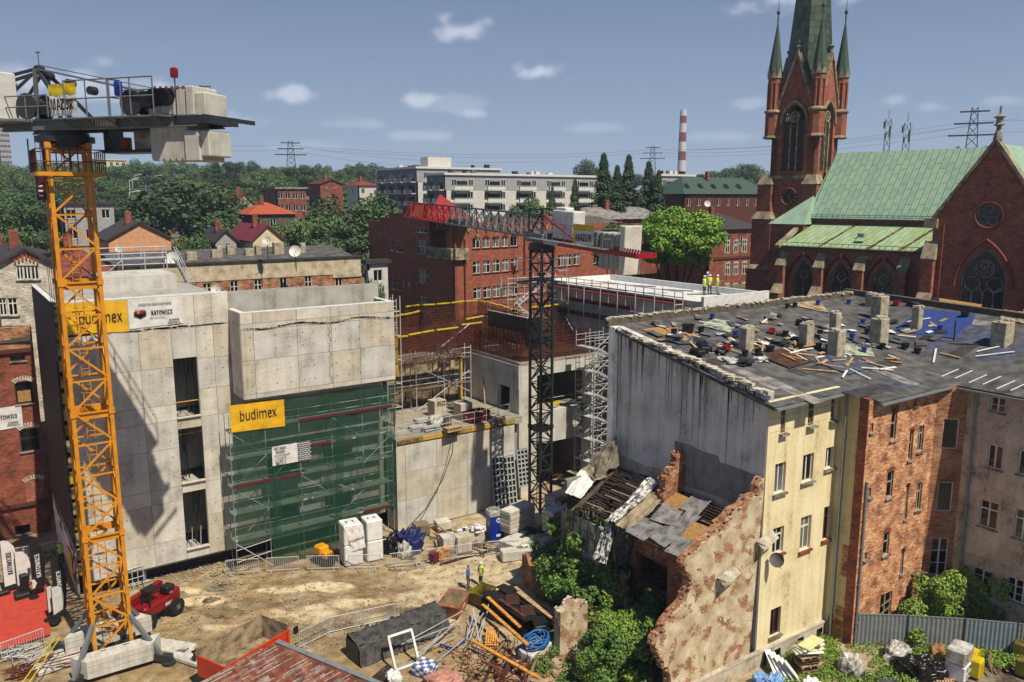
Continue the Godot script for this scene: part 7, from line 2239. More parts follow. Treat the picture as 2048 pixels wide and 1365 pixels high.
func apartments() -> void:
	for k in 3:
		var s := [[890,1196,853,192.0,350,5,10,2],[833,1000,754,214.0,337,6,5,4],[1318,1388,1300,210.0,352,5,3,1]][k] as Array
		var t := flat_house("apartment_block",["long white and grey apartment block with white balconies behind the brick school", "taller apartment block, left side toned for shade, with rows of glazed balconies", "white apartment block end between the firs and the dark brick barracks"][k], "building", s[0], s[1], s[2], s[3], s[4],M.white_wall,M.white_wall_shaded, s[5], s[6], s[7],2.9,M.white_paint)  # left faces: white wall toned blue-grey to stand for the shaded side
		var dm: Vector3 = t.get_meta("dims")
		t.remove_meta("dims")
		var b := MB.new()
		b.span(V(-0.02, dm.y - 3.4,0.01),V(dm.x, dm.y - 0.02,0.04))
		part(t, "grey_band", b,M.light_grey_wall)
		# the band is an outer skin: reopen it round the top windows
		for i in s[6]:
			var x: float = (i + 0.5) * dm.x / s[6]
			window(t, T(V(x - 0.65, dm.y - 2.4,0.19)),1.3,1.5, "v",M.white_paint,M.glass_blue)
		for j in s[5]:
			for i in range(0, s[6],2):
				var x: float = (i + 0.9) * dm.x / s[6]
				var bw: float = dm.x / s[6] * 1.1
				var y: float = dm.y - 3.4 - 2.9 * j
				var bal := brick_of(t, "balcony",V(x, y,0.75),V(bw,0.2,1.4),M.white_paint)
				var pn := brick_of(t, "balcony_front",V(x, y + 0.45,1.45),V(bw,0.75,0.08),M.white_paint)
				brick_of(t, "balcony_rail",V(x, y + 1.0,1.45),V(bw,0.35,0.03),M.balcony_glass)
				brick_of(t, "balcony_door",V(x, y + 1.1,0.06),V(bw * 0.7,2.0,0.05),M.glass_dark)
			for i in s[7]:
				var z: float = -dm.z + (i + 0.5) * dm.z / s[7]
				var y: float = dm.y - 3.4 - 2.9 * j
				brick_of(t, "balcony",V(-0.7, y, z),V(1.3,0.2, dm.z / s[7] * 0.8),M.white_paint)
				brick_of(t, "balcony_front",V(-1.35, y + 0.55, z),V(0.08,0.9, dm.z / s[7] * 0.8),M.light_grey_wall)
				brick_of(t, "balcony_panel",V(-1.42, y + 0.55, z - dm.z / s[7] * 0.2),V(0.05,0.95,0.9),M.white_paint)
				brick_of(t, "balcony_door",V(-0.06, y + 1.1, z),V(0.05,2.0, dm.z / s[7] * 0.55),M.glass_dark)
		for i in 10: brick_of(t, "roof_vent",V(R(1, dm.x - 1), dm.y + 0.9, R(-dm.z * 0.8,-1)),V(R(0.4,1.6), R(0.5,1.1),0.8),[M.tarp_grey,M.black,M.white_wall][i % 3])
		if k == 1: brick_of(t, "lift_house",V(8.5, dm.y + 1.6,-5),V(7.0,3.0,4.0),M.white_wall)
	var t := flat_house("slab_block", "distant pale yellow slab block among the trees", "building",190,252,108,430.0,320,M.cream_wall,M.cream_wall,5,5,10,2.9,M.cream_wall)
	t.remove_meta("dims")
	t = flat_house("tower_block", "grey concrete tower block at the left horizon", "building",-8,15,-30,560.0,243,M.light_grey_wall,M.grey_wall,14,4,4,3.0)
	t.remove_meta("dims")
	t = flat_house("modern_house", "light grey modern house with dark square windows beyond the crane mast", "house",122,226,116,160.0,409,M.light_grey_wall,M.light_grey_wall,2,3,1,3.4)
	t.remove_meta("dims")
	t = flat_house("brick_block", "dark brick block with flat grey roof among trees", "house",552,612,526,215.0,378,M.brick_red,M.brick_red,2,4,2,3.0,M.roof_felt_pale)
	t.remove_meta("dims")
	t = flat_house("garden_shed", "small white flat shed between the row house and the school", "shed",735,775,728,112.0,528,M.white_wall,M.white_wall,1,1,1)
	t.remove_meta("dims")
	gable_house("orange_house", "house with plain peach-orange gable and dark roof above the row house",216,341,124.0,480,446,12,M.orange_wall,M.tile_dark,[])
	gable_house("cream_house", "cream gabled house with a maroon roof, beside the grey one",505,565,128.0,480,452,13,M.cream_wall,M.sheet_maroon,[])
	gable_house("grey_house", "small grey house with dark roof next to the cream gable",430,472,130.0,482,462,9,M.light_grey_wall,M.tile_dark,[[452,488,458,503, "v"]])
	hip_house("tiled_house", "old house with a bright orange hipped tile roof",498,590,165.0,429,405,9,M.plaster_soot,M.tile_orange)
	gable_house("dormer_house", "pinkish house with red roof and gabled dormer among trees",466,510,195.0,412,388,9,M.plaster_taupe,M.tile_red,[[478,408,486,416, "v"]])
	gable_house("brick_cottage", "roofless red brick house shell on the wooded slope",640,685,225.0,368,360,8,M.brick_red,M.brick_dark,[[650,370,655,377, "v"],[668,370,673,377, "v"]])
	hip_house("white_cottage", "white cottage with dark red roof near the apartment block",716,752,255.0,371,360,8,M.white_wall,M.tile_red)
	gable_house("white_brick_house", "white brick gabled house with striped brick ornament at the left edge",-10,108,80.0,533,500,14,M.brick_pale,M.tile_dark,[[34,531,45,560, "v"],[48,531,60,560, "v"],[63,531,76,560, "v"],[18,596,33,632, "t"],[0,596,11,632, "t"]])
	for i in 7:
		var p := pz(29 + i * 7.5,510 + absf(i - 3) * 3.5, pd(-10,533,80.0).z + 0.12)
		single("brick_stripe", "orange brick stripe high on the white brick gable", "ornament", unit("bar",M.tile_orange), null, p,0, "orange stripes of the white gable").scale = V(0.14,0.7 - 0.06 * absf(i - 3),0.06)
	hip_house("red_roof_house", "house with broad faded red sheet roof behind the crane mast",100,232,88.0,556,497,12,M.white_wall,M.sheet_red)
	hip_house("dark_roof_house", "long low house with dark roof and small dish at the left edge",-60,92,112.0,512,490,9,M.plaster_taupe,M.tile_dark)
	# the row house with a plaster parapet
	var z := pd(530,560,95.0).z
	var x0 := pz(235,560, z).x
	var x1 := pz(722,560, z).x
	var t2 := thing("row_house", "long old brick row house with crumbling plaster parapet and a felt roof", "house",V(x0,0, z))
	var yt := pz(722,514, z).y
	var wl := rects_z(z, x0,[[406,567,422,590, "vh"],[461,562,476,590, "vh"],[509,559,523,585, "vh"],[560,556,574,582, "v"],[610,553,623,579, "vh"],[671,549,684,574, "v"],[350,568,362,592, "v"]])
	facade(t2, Transform3D.IDENTITY, x1 - x0, yt - 1.9, wl,M.brick_old,0.4,M.white_paint,M.stone_grey)
	var b := MB.new()
	b.span(V(0, yt - 1.9,-0.4),V(x1 - x0, yt,0.06)); b.span(V(x1 - x0 - 3.6, yt - 2.3,-0.3),V(x1 - x0 + 0.06, yt - 1.9,0.14)); b.span(V(x1 - x0 - 0.4,0,-9),V(x1 - x0, yt,-0.4)); b.span(V(0,0,-9.3),V(x1 - x0, yt,-9.0))
	part(t2, "parapet", b,M.plaster_patchy)
	b = MB.new()
	b.span(V(-0.2, yt,-0.6),V(x1 - x0 + 0.3, yt + 0.16,0.25))
	part(t2, "cornice", b,M.tile_dark)
	b = MB.new()
	b.hexa([V(0, yt - 1.0,-0.6),V(x1 - x0, yt - 1.0,-0.6),V(x1 - x0, yt + 0.2,-9.2),V(0, yt + 0.2,-9.2),V(0, yt - 0.1,-0.6),V(x1 - x0, yt - 0.1,-0.6),V(x1 - x0, yt + 1.0,-9.2),V(0, yt + 1.0,-9.2)])
	part(t2, "roof", b,M.roof_felt)
	for a in [[430,506],[500,505],[470,512],[520,500],[560,498],[610,500],[380,520],[440,520]]:
		var p := pz(a[0], a[1], z - 4.0)
		b = MB.new()
		b.bevel(Vector3.ZERO,V(R(0.5,1.2), R(1.4,2.4),0.7),0.05)
		part(t2, "chimney", b,M.chimney_plaster).position = V(p.x - x0, yt + R(0.2,0.7), R(-7.0,-3.0))
	for a in [[344,518,0.75],[590,503,0.65],[533,482,0.5],[432,580,0.6],[238,498,0.4],[26,508,0.5],[1415,408,0.5]]:
		var p := pd(a[0], a[1],93.0 if a[0] < 700 else 128.0)
		var dish := thing("satellite_dish", "white satellite dish on a mast above the far roofs" if a[0] != 432 else "white dish on the parapet below the row house window", "satellite dish", p,-30 + R(-20,20), "dishes on the far roofs")
		b = MB.new()
		b.lathe(Vector3.ZERO,[[0.0,-0.12],[a[2] * 0.6,-0.05],[a[2],0.06]],16, Basis(V(1,0,0),1.2))
		part(dish, "reflector", b,M.white_paint)
		rod(dish, "mast",V(0,0,-0.1),V(0,-2.2,-0.1),0.05,M.steel_dark)
		rod(dish, "feed_arm",V(0,-a[2] * 0.8,0.1),V(0,-0.1,0.8),0.03,M.steel_dark)
	# brick houses by the church, the barracks, low roofs
	for k in 2:
		var s := [[1418,1520,132.0,460,428, "brick_convent", "red brick house with white sash windows beside the church tower"],[1368,1545,172.0,388,354, "barracks", "long dark brick barracks with a green-grey sheet roof and skylights"]][k] as Array
		var t3 := hip_house(s[5], s[6], s[0], s[1], s[2], s[3], s[4],10,M.brick_red if k == 0 else M.brick_dark,M.tile_dark if k == 0 else M.copper_dark)
		var zz := t3.position.z
		if k == 0:
			for q in rects_z(zz, t3.position.x,[[1450,482,1459,506, "v"],[1467,481,1476,505, "v"],[1484,480,1493,504, "v"],[1450,526,1459,550, "v"],[1467,525,1476,549, "v"],[1484,524,1493,548, "v"],[1450,568,1458,585, "v"],[1467,567,1475,584, "v"],[1484,566,1492,583, "v"]]):
				window(t3, T(V(q[0], q[1] - t3.position.y,0.05)), q[2], q[3], "th",M.white_paint,M.glass_dark,0.0)
				brick_of(t3, "surround",V(q[0] + q[2] * 0.5, q[1] + q[3] * 0.5 - t3.position.y,0.015),V(q[2] + 0.35, q[3] + 0.4,0.03),M.stone)
			brick_of(t3, "string_course",V(5.5, pz(1470,515, zz).y - t3.position.y,0.08),V(13,0.35,0.2),M.brick_dark)
		else:
			for i in 5: brick_of(t3, "skylight",V(2.5 + i * 4.0, t3.get_child(0).mesh.get_aabb().end.y + 1.7,-1.6),V(1.0,0.06,1.2),M.glass_blue, Basis(V(1,0,0),0.75))
	hip_house("low_hall", "low hall with grey felt roof and brick chimneys behind the black crane",1165,1345,135.0,440,415,9,M.brick_red,M.roof_felt_pale)
	hip_house("low_hall", "second low hall with red roof edge behind the white cabinet",1095,1240,122.0,448,432,7,M.brick_red,M.roof_felt)
	# old brick building left of the concrete block
	var bz := -74.1
	var t4 := thing("old_brick_building", "old red brick building with arched windows left of the black flank wall", "building",V(-14,0, bz))
	var ob := rects_z(bz,-14.0,[[32,762,64,810, "n"],[42,855,76,905, "h"],[20,715,50,724, "n"],[30,1048,60,1072, "n"]])
	facade(t4, Transform3D.IDENTITY,19.3, pz(30,698, bz).y, ob,M.brick_red,0.5,M.steel_dark,M.stone_grey)
	b = MB.new()
	b.span(V(0, pz(30,698, bz).y,-0.5),V(19.3, pz(30,655, bz).y,0.02)); b.span(V(18.9,0,-8),V(19.3,15,-0.5))
	part(t4, "upper_wall", b,M.brick_old)
	for y in [pz(30,702, bz).y, pz(30,1012, bz).y]: brick_of(t4, "string_course",V(9.6, y,0.1),V(19.2,0.3,0.25),M.brick_dark)
	var wq := on_wall(70,985, T(V(-14,0, bz)))
	brick_of(t4, "bricked_window",V(wq.x, wq.y,0.015),V(1.3,2.0,0.03),M.brick_church)
	brick_of(t4, "window_board",V(ob[0][0] + 0.6, ob[0][1] + 0.6,-0.1),V(0.9,0.9,0.05),M.osb)
	b = MB.new()
	for c in [[ob[0][0] + ob[0][2] * 0.5, ob[0][1] + ob[0][3], ob[0][2]],[ob[1][0] + ob[1][2] * 0.5, ob[1][1] + ob[1][3], ob[1][2]],[wq.x, wq.y + 1.0,1.3]]:
		for k in 9:
			var a := -0.7 + 0.175 * k
			b.box(V(c[0] + sin(a) * c[2] * 0.8, c[1] - c[2] * 0.42 + cos(a) * c[2] * 0.65,0.02),V(0.12,0.36,0.06), Basis(V(0,0,1),-a))
	stuff(part(t4, "arch_brick", b,M.brick_pale))
	single("roof_tarp", "crumpled dark tarpaulin along the top of the old brick building", "tarpaulin", sheet(V(-13, pz(30,672, bz).y, bz + 0.2),V(5.2, pz(60,680, bz).y, bz + 0.3),V(5.2, pz(60,652, bz).y, bz - 0.6),V(-13, pz(30,650, bz).y, bz - 0.4),30,4,0.2,71),M.tarp_dark)

func skyline() -> void:
	# striped power-station chimney
	var o := pd(1363,340,950.0)
	var t := thing("chimney_stack", "tall red and white striped power station chimney on the horizon", "chimney",V(o.x,20, o.z))
	var ys := [338,321,303,284,265,247,232,220]
	for i in 7:
		var y0 := pd(1363, ys[i],950.0).y - 20.0 - (30.0 if i == 0 else 0.0)
		var y1 := pd(1363, ys[i + 1],950.0).y - 20.0
		var b := MB.new()
		b.lathe(Vector3.ZERO,[[4.6 - 0.17 * i, y0],[4.6 - 0.17 * (i + 1), y1],[0.0, y1 + 0.01]],16)
		part(t, "band", b,M.chimney_white if i % 2 == 0 else M.chimney_red)
	# pylons and aerial masts
	for s in [[580,282,332,420.0,3.2, "pylon", "steel lattice pylon above the wooded hill"],[1306,292,350,520.0,3.2, "pylon", "small lattice pylon between the firs and the striped chimney"],[1951,215,300,330.0,3.0, "pylon", "leaning-looking lattice pylon above the church roof"],[1778,238,300,240.0,1.3, "aerial_mast", "slim lattice aerial mast with antenna rods above the nave roof"],[1816,246,300,240.0,1.5, "aerial_mast", "lattice aerial mast with drum antennas above the nave roof"]]:
		var p := pd(s[0], s[1], s[3])
		var gy := ground_y(p.x, p.z)
		var h := p.y - gy
		var q := thing(s[5], s[6], "mast",V(p.x, gy, p.z),-YAW - rad_to_deg(atan((s[0] - 1024.0) / 1665.0)))
		var r0: float = s[4] if s[5] == "pylon" else s[4] * 0.6
		var r1 := r0 * (0.3 if s[5] == "pylon" else 0.8)
		var n := 9
		var th := 0.3 if s[5] == "pylon" else 0.16
		for k in 4:
			var d := turned(45.0 + 90.0 * k)
			bar(q, "leg", d * V(r0 * 1.4,0,0), d * V(r1 * 1.4, h,0), th, th,M.pylon)
			for i in n:
				var f0 := pow(float(i) / n,0.85)
				var f1 := pow(float(i + 1) / n,0.85)
				var d2 := turned(135.0 + 90.0 * k)
				bar(q, "brace", d * V(lerpf(r0, r1, f0) * 1.4, h * f0,0), d2 * V(lerpf(r0, r1, f1) * 1.4, h * f1,0), th * 0.7, th * 0.7,M.pylon)
		if s[5] == "pylon":
			for i in 3: bar(q, "cross_arm",V(-7.5 + i * 1.5, h * (0.72 + 0.12 * i),0),V(7.5 - i * 1.5, h * (0.72 + 0.12 * i),0),0.4,0.5,M.pylon)
		else:
			for i in 6: brick_of(q, "antenna", turned(60 * i) * V(r1 * 1.5, h - 1.5 - 1.2 * (i % 3),0),V(0.4,1.8,0.3),M.pylon if i % 2 else M.white_paint)
			rod(q, "rod",V(0, h,0),V(0, h + 2.5,0),0.06,M.pylon)
	for s in [[0,250,580,290,1100,322],[580,290,1306,300,2040,236],[600,296,1306,306,1951,250],[1306,300,1951,240,2300,190],[1306,312,1951,262,2300,215],[200,262,580,300,1000,330]]:
		var b := MB.new()
		var a := pd(s[0], s[1],430.0)
		var c := pd(s[2], s[3],420.0)
		var e := pd(s[4], s[5],400.0)
		var pts := []
		for i in 13: pts.append(a.lerp(c, i / 12.0) - V(0,14.0 * i / 12.0 * (1.0 - i / 12.0),0))
		for i in range(1,13): pts.append(c.lerp(e, i / 12.0) - V(0,14.0 * i / 12.0 * (1.0 - i / 12.0),0))
		b.path(pts,0.05,3)
		single("power_line", "thin overhead power line sagging between the distant pylons", "cable", b,M.pylon,Vector3.ZERO,0, "overhead power lines")
	# the road climbing the far slope, with lamps
	var b2 := MB.new()
	for i in 24:
		var p := pd(272 + i * 0.2,440,190.0 + i * 11.0)
		var q := pd(272 + (i + 1) * 0.2,440,201.0 + i * 11.0)
		var w := azimuth(80) * 2.6
		b2.quad(V(p.x, ground_y(p.x, p.z) + 0.15, p.z) - w,V(p.x, ground_y(p.x, p.z) + 0.15, p.z) + w,V(q.x, ground_y(q.x, q.z) + 0.15, q.z) + w,V(q.x, ground_y(q.x, q.z) + 0.15, q.z) - w)
	setting("road", b2,M.asphalt)
	for i in 5:
		var p := pd([262,264,270,276,318][i],440,[200.0,260.0,300.0,340.0,330.0][i])
		var l := thing("street_lamp", "tall street lamp beside the far road up the slope", "street lamp",V(p.x, ground_y(p.x, p.z), p.z),20, "lamps along the far road")
		rod(l, "pole",V(0,0,0),V(0,9.5,0),0.12,M.galvanised)
		rod(l, "arm",V(0,9.5,0),V(1.8,9.9,0),0.09,M.galvanised)
		brick_of(l, "lamp_head",V(2.0,9.9,0),V(0.9,0.2,0.4),M.white_paint)

# ---------- trees ----------
func crown(seed_: int, blobs: Array, count: int, leaf: float, tones: Array) -> MB:
	var b := MB.new()
	b.tint = true
	var r := RandomNumberGenerator.new()
	r.seed = seed_
	var tot := 0.0
	for q in blobs: tot += q[1].x * q[1].y
	for q in blobs:
		var n := int(count * q[1].x * q[1].y / tot)
		for i in n:
			var d := V(r.randfn(), r.randfn(), r.randfn()).normalized()
			var k := pow(r.randf(),0.28)
			var p: Vector3 = q[0] + d * q[1] * k * r.randf_range(0.86,1.08)
			var nn := (d + V(r.randfn(), r.randfn() + 0.4, r.randfn()) * 0.55).normalized()
			var x := nn.cross(V(r.randfn(), r.randfn(), r.randfn())).normalized()
			var y := nn.cross(x)
			var s := leaf * r.randf_range(0.6,1.3)
			var cc: Color = tones[r.randi() % tones.size()] * r.randf_range(0.88,1.12)
			cc.a = 1
			b.col = cc
			b.tri(p - x * s * 0.5, p + y * s * 0.35 + nn * s * 0.12, p + x * s * 0.55); b.tri(p - x * s * 0.5, p + x * s * 0.55, p - y * s * 0.4 - nn * s * 0.1)
	return b
func trunk(h: float, r: float, seed_: int, spread: float) -> MB:
	var b := MB.new()
	var g := RandomNumberGenerator.new()
	g.seed = seed_
	b.tube(V(0,-0.5,0),V(0.1, h * 0.45,0), r, r * 0.75,8, false)
	for i in 6:
		var a := TAU * i / 6.0 + g.randf()
		var p := V(0.1, h * g.randf_range(0.3,0.5),0)
		var q := V(cos(a) * spread * g.randf_range(0.4,0.7), h * g.randf_range(0.6,0.85), sin(a) * spread * g.randf_range(0.4,0.7))
		b.tube(p, q, r * 0.5, r * 0.16,5, false)
	b.tube(V(0.1, h * 0.45,0),V(0, h * 0.85,0), r * 0.7, r * 0.2,6, false)
	return b
func lobes(g: RandomNumberGenerator, h: float, w: float, n: int) -> Array:
	var out := [[V(0, h * 0.58,0),V(w * 0.55, h * 0.3, w * 0.55)]]
	for i in n:
		var a := g.randf() * TAU
		var y := g.randf_range(0.34,0.88)
		var rr := w * 0.62 * sqrt(maxf(0.05,1.0 - pow((y - 0.55) / 0.42,2.0)))
		var s := g.randf_range(0.2,0.36) * w
		out.append([V(cos(a) * rr, y * h, sin(a) * rr),V(s, s * g.randf_range(0.7,1.0), s)])
	return out
func trees() -> void:
	var g := RandomNumberGenerator.new()
	g.seed = 99
	var dk := [Color(0.035,0.075,0.022), Color(0.045,0.09,0.027), Color(0.03,0.06,0.022)]
	var md := [Color(0.06,0.12,0.028), Color(0.075,0.14,0.035), Color(0.05,0.1,0.03)]
	var lt := [Color(0.09,0.16,0.035), Color(0.11,0.18,0.05), Color(0.07,0.13,0.04)]
	var kinds := []
	for i in 7:
		var tone: Array = [dk, md, dk, lt, md, dk, md][i]
		var t := thing("tree",["dark broad leafy tree on the wooded slope", "mid green round leafy tree on the wooded slope", "dark tall leafy tree on the wooded slope", "pale green loose leafy tree on the wooded slope", "mid green tall leafy tree on the wooded slope", "dark spreading leafy tree on the wooded slope", "mid green bushy tree on the wooded slope"][i], "tree",Vector3.ZERO,0, "trees of the wooded slope behind the town")
		part(t, "trunk", trunk(12,0.35, i,3.5),M.bark)
		part(t, "crown", crown(300 + i, lobes(g,12,[7.5,7.0,5.5,6.5,5.0,8.5,6.5][i],18),6500,0.5, tone),M.leaf)
		kinds.append(t)
	var con := thing("fir_tree", "tall dark fir tree in front of the white apartment block", "tree",Vector3.ZERO,0, "firs before the apartment block")
	part(con, "trunk", trunk(12,0.3,3,0.6),M.bark)
	var cb := MB.new()
	cb.tint = true
	for i in 3600:
		var y := pow(g.randf(),0.8) * 11.5
		var r := (12.0 - y - 0.5) / 12.0 * 5.4 * (0.55 + 0.45 * absf(sin(y * 3.1))) * sqrt(g.randf())
		var a := g.randf() * TAU
		var p := V(cos(a) * r,12.0 - (12.0 - y) + 0.5 - r * 0.25, sin(a) * r)
		var x := V(cos(a),-0.45, sin(a)) * 0.45
		var s := V(-sin(a),0.1, cos(a)) * 0.2
		cb.col = dk[g.randi() % 3] * g.randf_range(0.6,1.1)
		cb.col.a = 1
		cb.tri(p - s, p + x, p + s)
	part(con, "crown", cb,M.leaf)
	var used := {}
	var put := func(kind: int, px: float, py: float, dist: float, wide: float, where: String) -> void:
		var p := pd(px, py, dist)
		var gy := ground_y(p.x, p.z)
		var src: Node3D = con if kind < 0 else kinds[kind]
		var h := maxf(3.0, p.y - gy)
		var o: Node3D = src
		if used.has(kind): o = copy(src,Vector3.ZERO)
		used[kind] = true
		o.set_meta("label", src.get_meta("label").replace("on the wooded slope", where) if o != src else src.get_meta("label"))
		if kind < 0 and px < 600: o.set_meta("label", "dark pointed fir rising out of the wooded hill")
		elif kind < 0 and px < 1180: o.set_meta("label", "small dark fir before the apartment balconies")
		o.position = V(p.x, gy, p.z); o.rotation_degrees.y = g.randf() * 360.0
		o.scale = V(wide, h / 12.0, wide)
	var spot := func(x: float) -> String:
		var e := [120,300,480,620,780,1130,1350,1600,9999]
		for i in 9:
			if x < e[i]: return ["behind the yellow crane mast", "beside the far road", "behind the peach-orange gable", "round the orange-tiled house", "between the row house and the brick school", "before the long apartment block", "behind the firs", "left of the church tower, far off", "behind the nave roof"][i]
		return ""
	# hand-placed ones
	for a in [[0,365,357,172.0,1.9],[1,385,462,130.0,0.55],[5,705,384,150.0,1.25],[1,752,398,145.0,1.1],[3,600,432,140.0,0.8],[3,640,425,138.0,0.75],[2,668,440,135.0,1.0],[6,560,440,150.0,0.7],[5,30,392,175.0,1.5],[2,85,402,165.0,1.1],[6,10,430,140.0,0.8],[0,250,392,230.0,1.2],[4,245,420,180.0,0.8],[1,455,395,190.0,0.9],[6,430,420,165.0,0.8],[2,590,330,300.0,1.6],[4,545,345,260.0,1.2],[1,1445,338,360.0,1.3],[5,1490,326,370.0,1.5],[3,1525,345,330.0,1.1],[0,1180,318,300.0,1.0],[3,1080,385,140.0,0.6],[6,1045,395,145.0,0.55],[5,1945,290,260.0,0.9],[4,1915,296,270.0,0.8],[6,748,540,106.0,0.4],[2,730,560,100.0,0.3],[6,655,470,125.0,0.7],[2,700,470,128.0,0.9]]: put.call(a[0], a[1], a[2], a[3], a[4], spot.call(a[1]))
	for a in [[1208,306,150.0,1.35],[1258,309,155.0,1.3],[1235,330,145.0,1.1],[1298,322,152.0,1.2],[1318,340,150.0,1.0],[1150,358,140.0,0.8],[1105,372,142.0,0.6],[430,312,290.0,1.3],[470,345,260.0,1.2]]: put.call(-1, a[0], a[1], a[2], a[3], "")
	# the slope behind
	for row in [[390.0,318,334,22,-60,790],[300.0,345,362,26,-40,760],[235.0,372,395,40,-60,470]]:
		var px: float = row[4]
		while px < row[5]:
			if not (row[0] < 380.0 and absf(px - 273.0) < 14.0):
				put.call(g.randi() % 7, px, g.randf_range(row[1], row[2]) + (6.0 if px > 600 else 0.0), row[0] + g.randf_range(-25,25), g.randf_range(0.8,1.3), "along the wooded crest" if row[0] > 350 else ("midway up the wooded hill" if row[0] > 250 else "at the foot of the wooded hill"))
			px += row[3] * g.randf_range(0.7,1.3)
	var far := 780.0
	while far < 1620.0:
		put.call(g.randi() % 7, far, g.randf_range(346,354),420.0 + g.randf_range(-20,20),1.2, "on the horizon beyond the apartment blocks")
		far += 34.0
	# the big bright tree between the sites, and its darker neighbour
	for s in [[1358,412,545,100.0,6.5,26000,0],[1240,440,545,97.0,3.4,6000,1]]:
		var p := pd(s[0], s[1], s[3])
		var gy := ground_y(p.x, p.z)
		var t := thing("tree",["big bright green broadleaf tree behind the white roof", "thinner dark leafy tree beside the crane ballast"][s[6]], "tree",V(p.x, gy, p.z))
		var h: float = p.y - gy
		part(t, "trunk", trunk(h,0.4,5, s[4] * 0.8),M.bark)
		var lo := []
		var cy := pd(s[0],(s[1] + s[2]) * 0.5, s[3]).y - gy
		var ry: float = h - cy
		for i in 46:
			var d := V(g.randfn(), g.randfn() * 0.9, g.randfn()).normalized()
			var q := g.randf_range(0.17,0.3)
			lo.append([V(0, cy,0) + d * V(s[4], ry, s[4]) * g.randf_range(0.5,0.82),V(q * s[4], q * ry, q * s[4])])
		lo.append([V(0, cy,0),V(s[4], ry, s[4]) * 0.6])
		part(t, "crown", crown(400 + int(s[0]), lo, s[5],0.36,[Color(0.13,0.24,0.02), Color(0.17,0.3,0.03), Color(0.1,0.2,0.02)] if s[6] == 0 else md),M.leaf_bright)

# ---------- things on the ground ----------
func pallet(label: String, at: Vector3, turn: float, m: Material, group := "") -> Node3D:
	var t := thing("pallet", label, "pallet", at, turn, group)
	for i in 6: brick_of(t, "deck_board",V(0,0.13,-0.36 + i * 0.145),V(1.2,0.022,0.1), m)
	for x in [-0.5,0.0,0.5]:
		brick_of(t, "runner",V(x,0.07,0),V(0.1,0.09,0.78), m)
		brick_of(t, "bottom_board",V(x,0.012,0),V(0.1,0.02,0.8), m)
	return t
func tilt(o: Node3D, axis: Vector3, deg: float) -> void: o.basis = o.basis * Basis(axis, deg_to_rad(deg))
func barrier_row(pts: Array, label: String) -> void:
	var src: Node3D = null
	for i in pts.size() - 1:
		var a: Vector3 = pts[i]
		var b: Vector3 = pts[i + 1]
		var n := maxi(1, roundi((b - a).length() / 2.5))
		for k in n:
			var p := a.lerp(b, float(k) / n)
			var q := a.lerp(b, float(k + 1) / n)
			var ang := rad_to_deg(atan2(-(q - p).z,(q - p).x))
			var at := (p + q) * 0.5
			if src == null:
				src = thing("barrier", label, "barrier", at, ang, label)
				for y in [0.12,1.08]: rod(src, "rail",V(-1.15, y,0),V(1.15, y,0),0.03,M.galvanised)
				for x in [-1.15,1.15]: rod(src, "post",V(x,0.12,0),V(x,1.08,0),0.03,M.galvanised)
				for x in 16: rod(src, "bar",V(-1.02 + x * 0.136,0.12,0),V(-1.02 + x * 0.136,1.08,0),0.013,M.galvanised)
				for x in [-0.8,0.8]: bar(src, "foot",V(x,0.04,-0.35),V(x,0.04,0.35),0.05,0.04,M.galvanised)
			else: copy(src, at, ang)
func boxes(called: String, label: String, cat: String, at: Vector3, s: Vector3, m: Material, turn := 0.0, group := "", bev := 0.06) -> MeshInstance3D:
	var b := MB.new()
	b.bevel(V(0, s.y * 0.5,0), s, bev)
	return single(called, label, cat, b, m, at, turn, group)
func plank(label: String, a: Vector3, b: Vector3, w: float, d: float, m: Material, group := "", called := "plank") -> void:
	var o := single(called, label, called, unit("bar", m), null,Vector3.ZERO,0, group)
	o.transform = along(a, b, w, d)
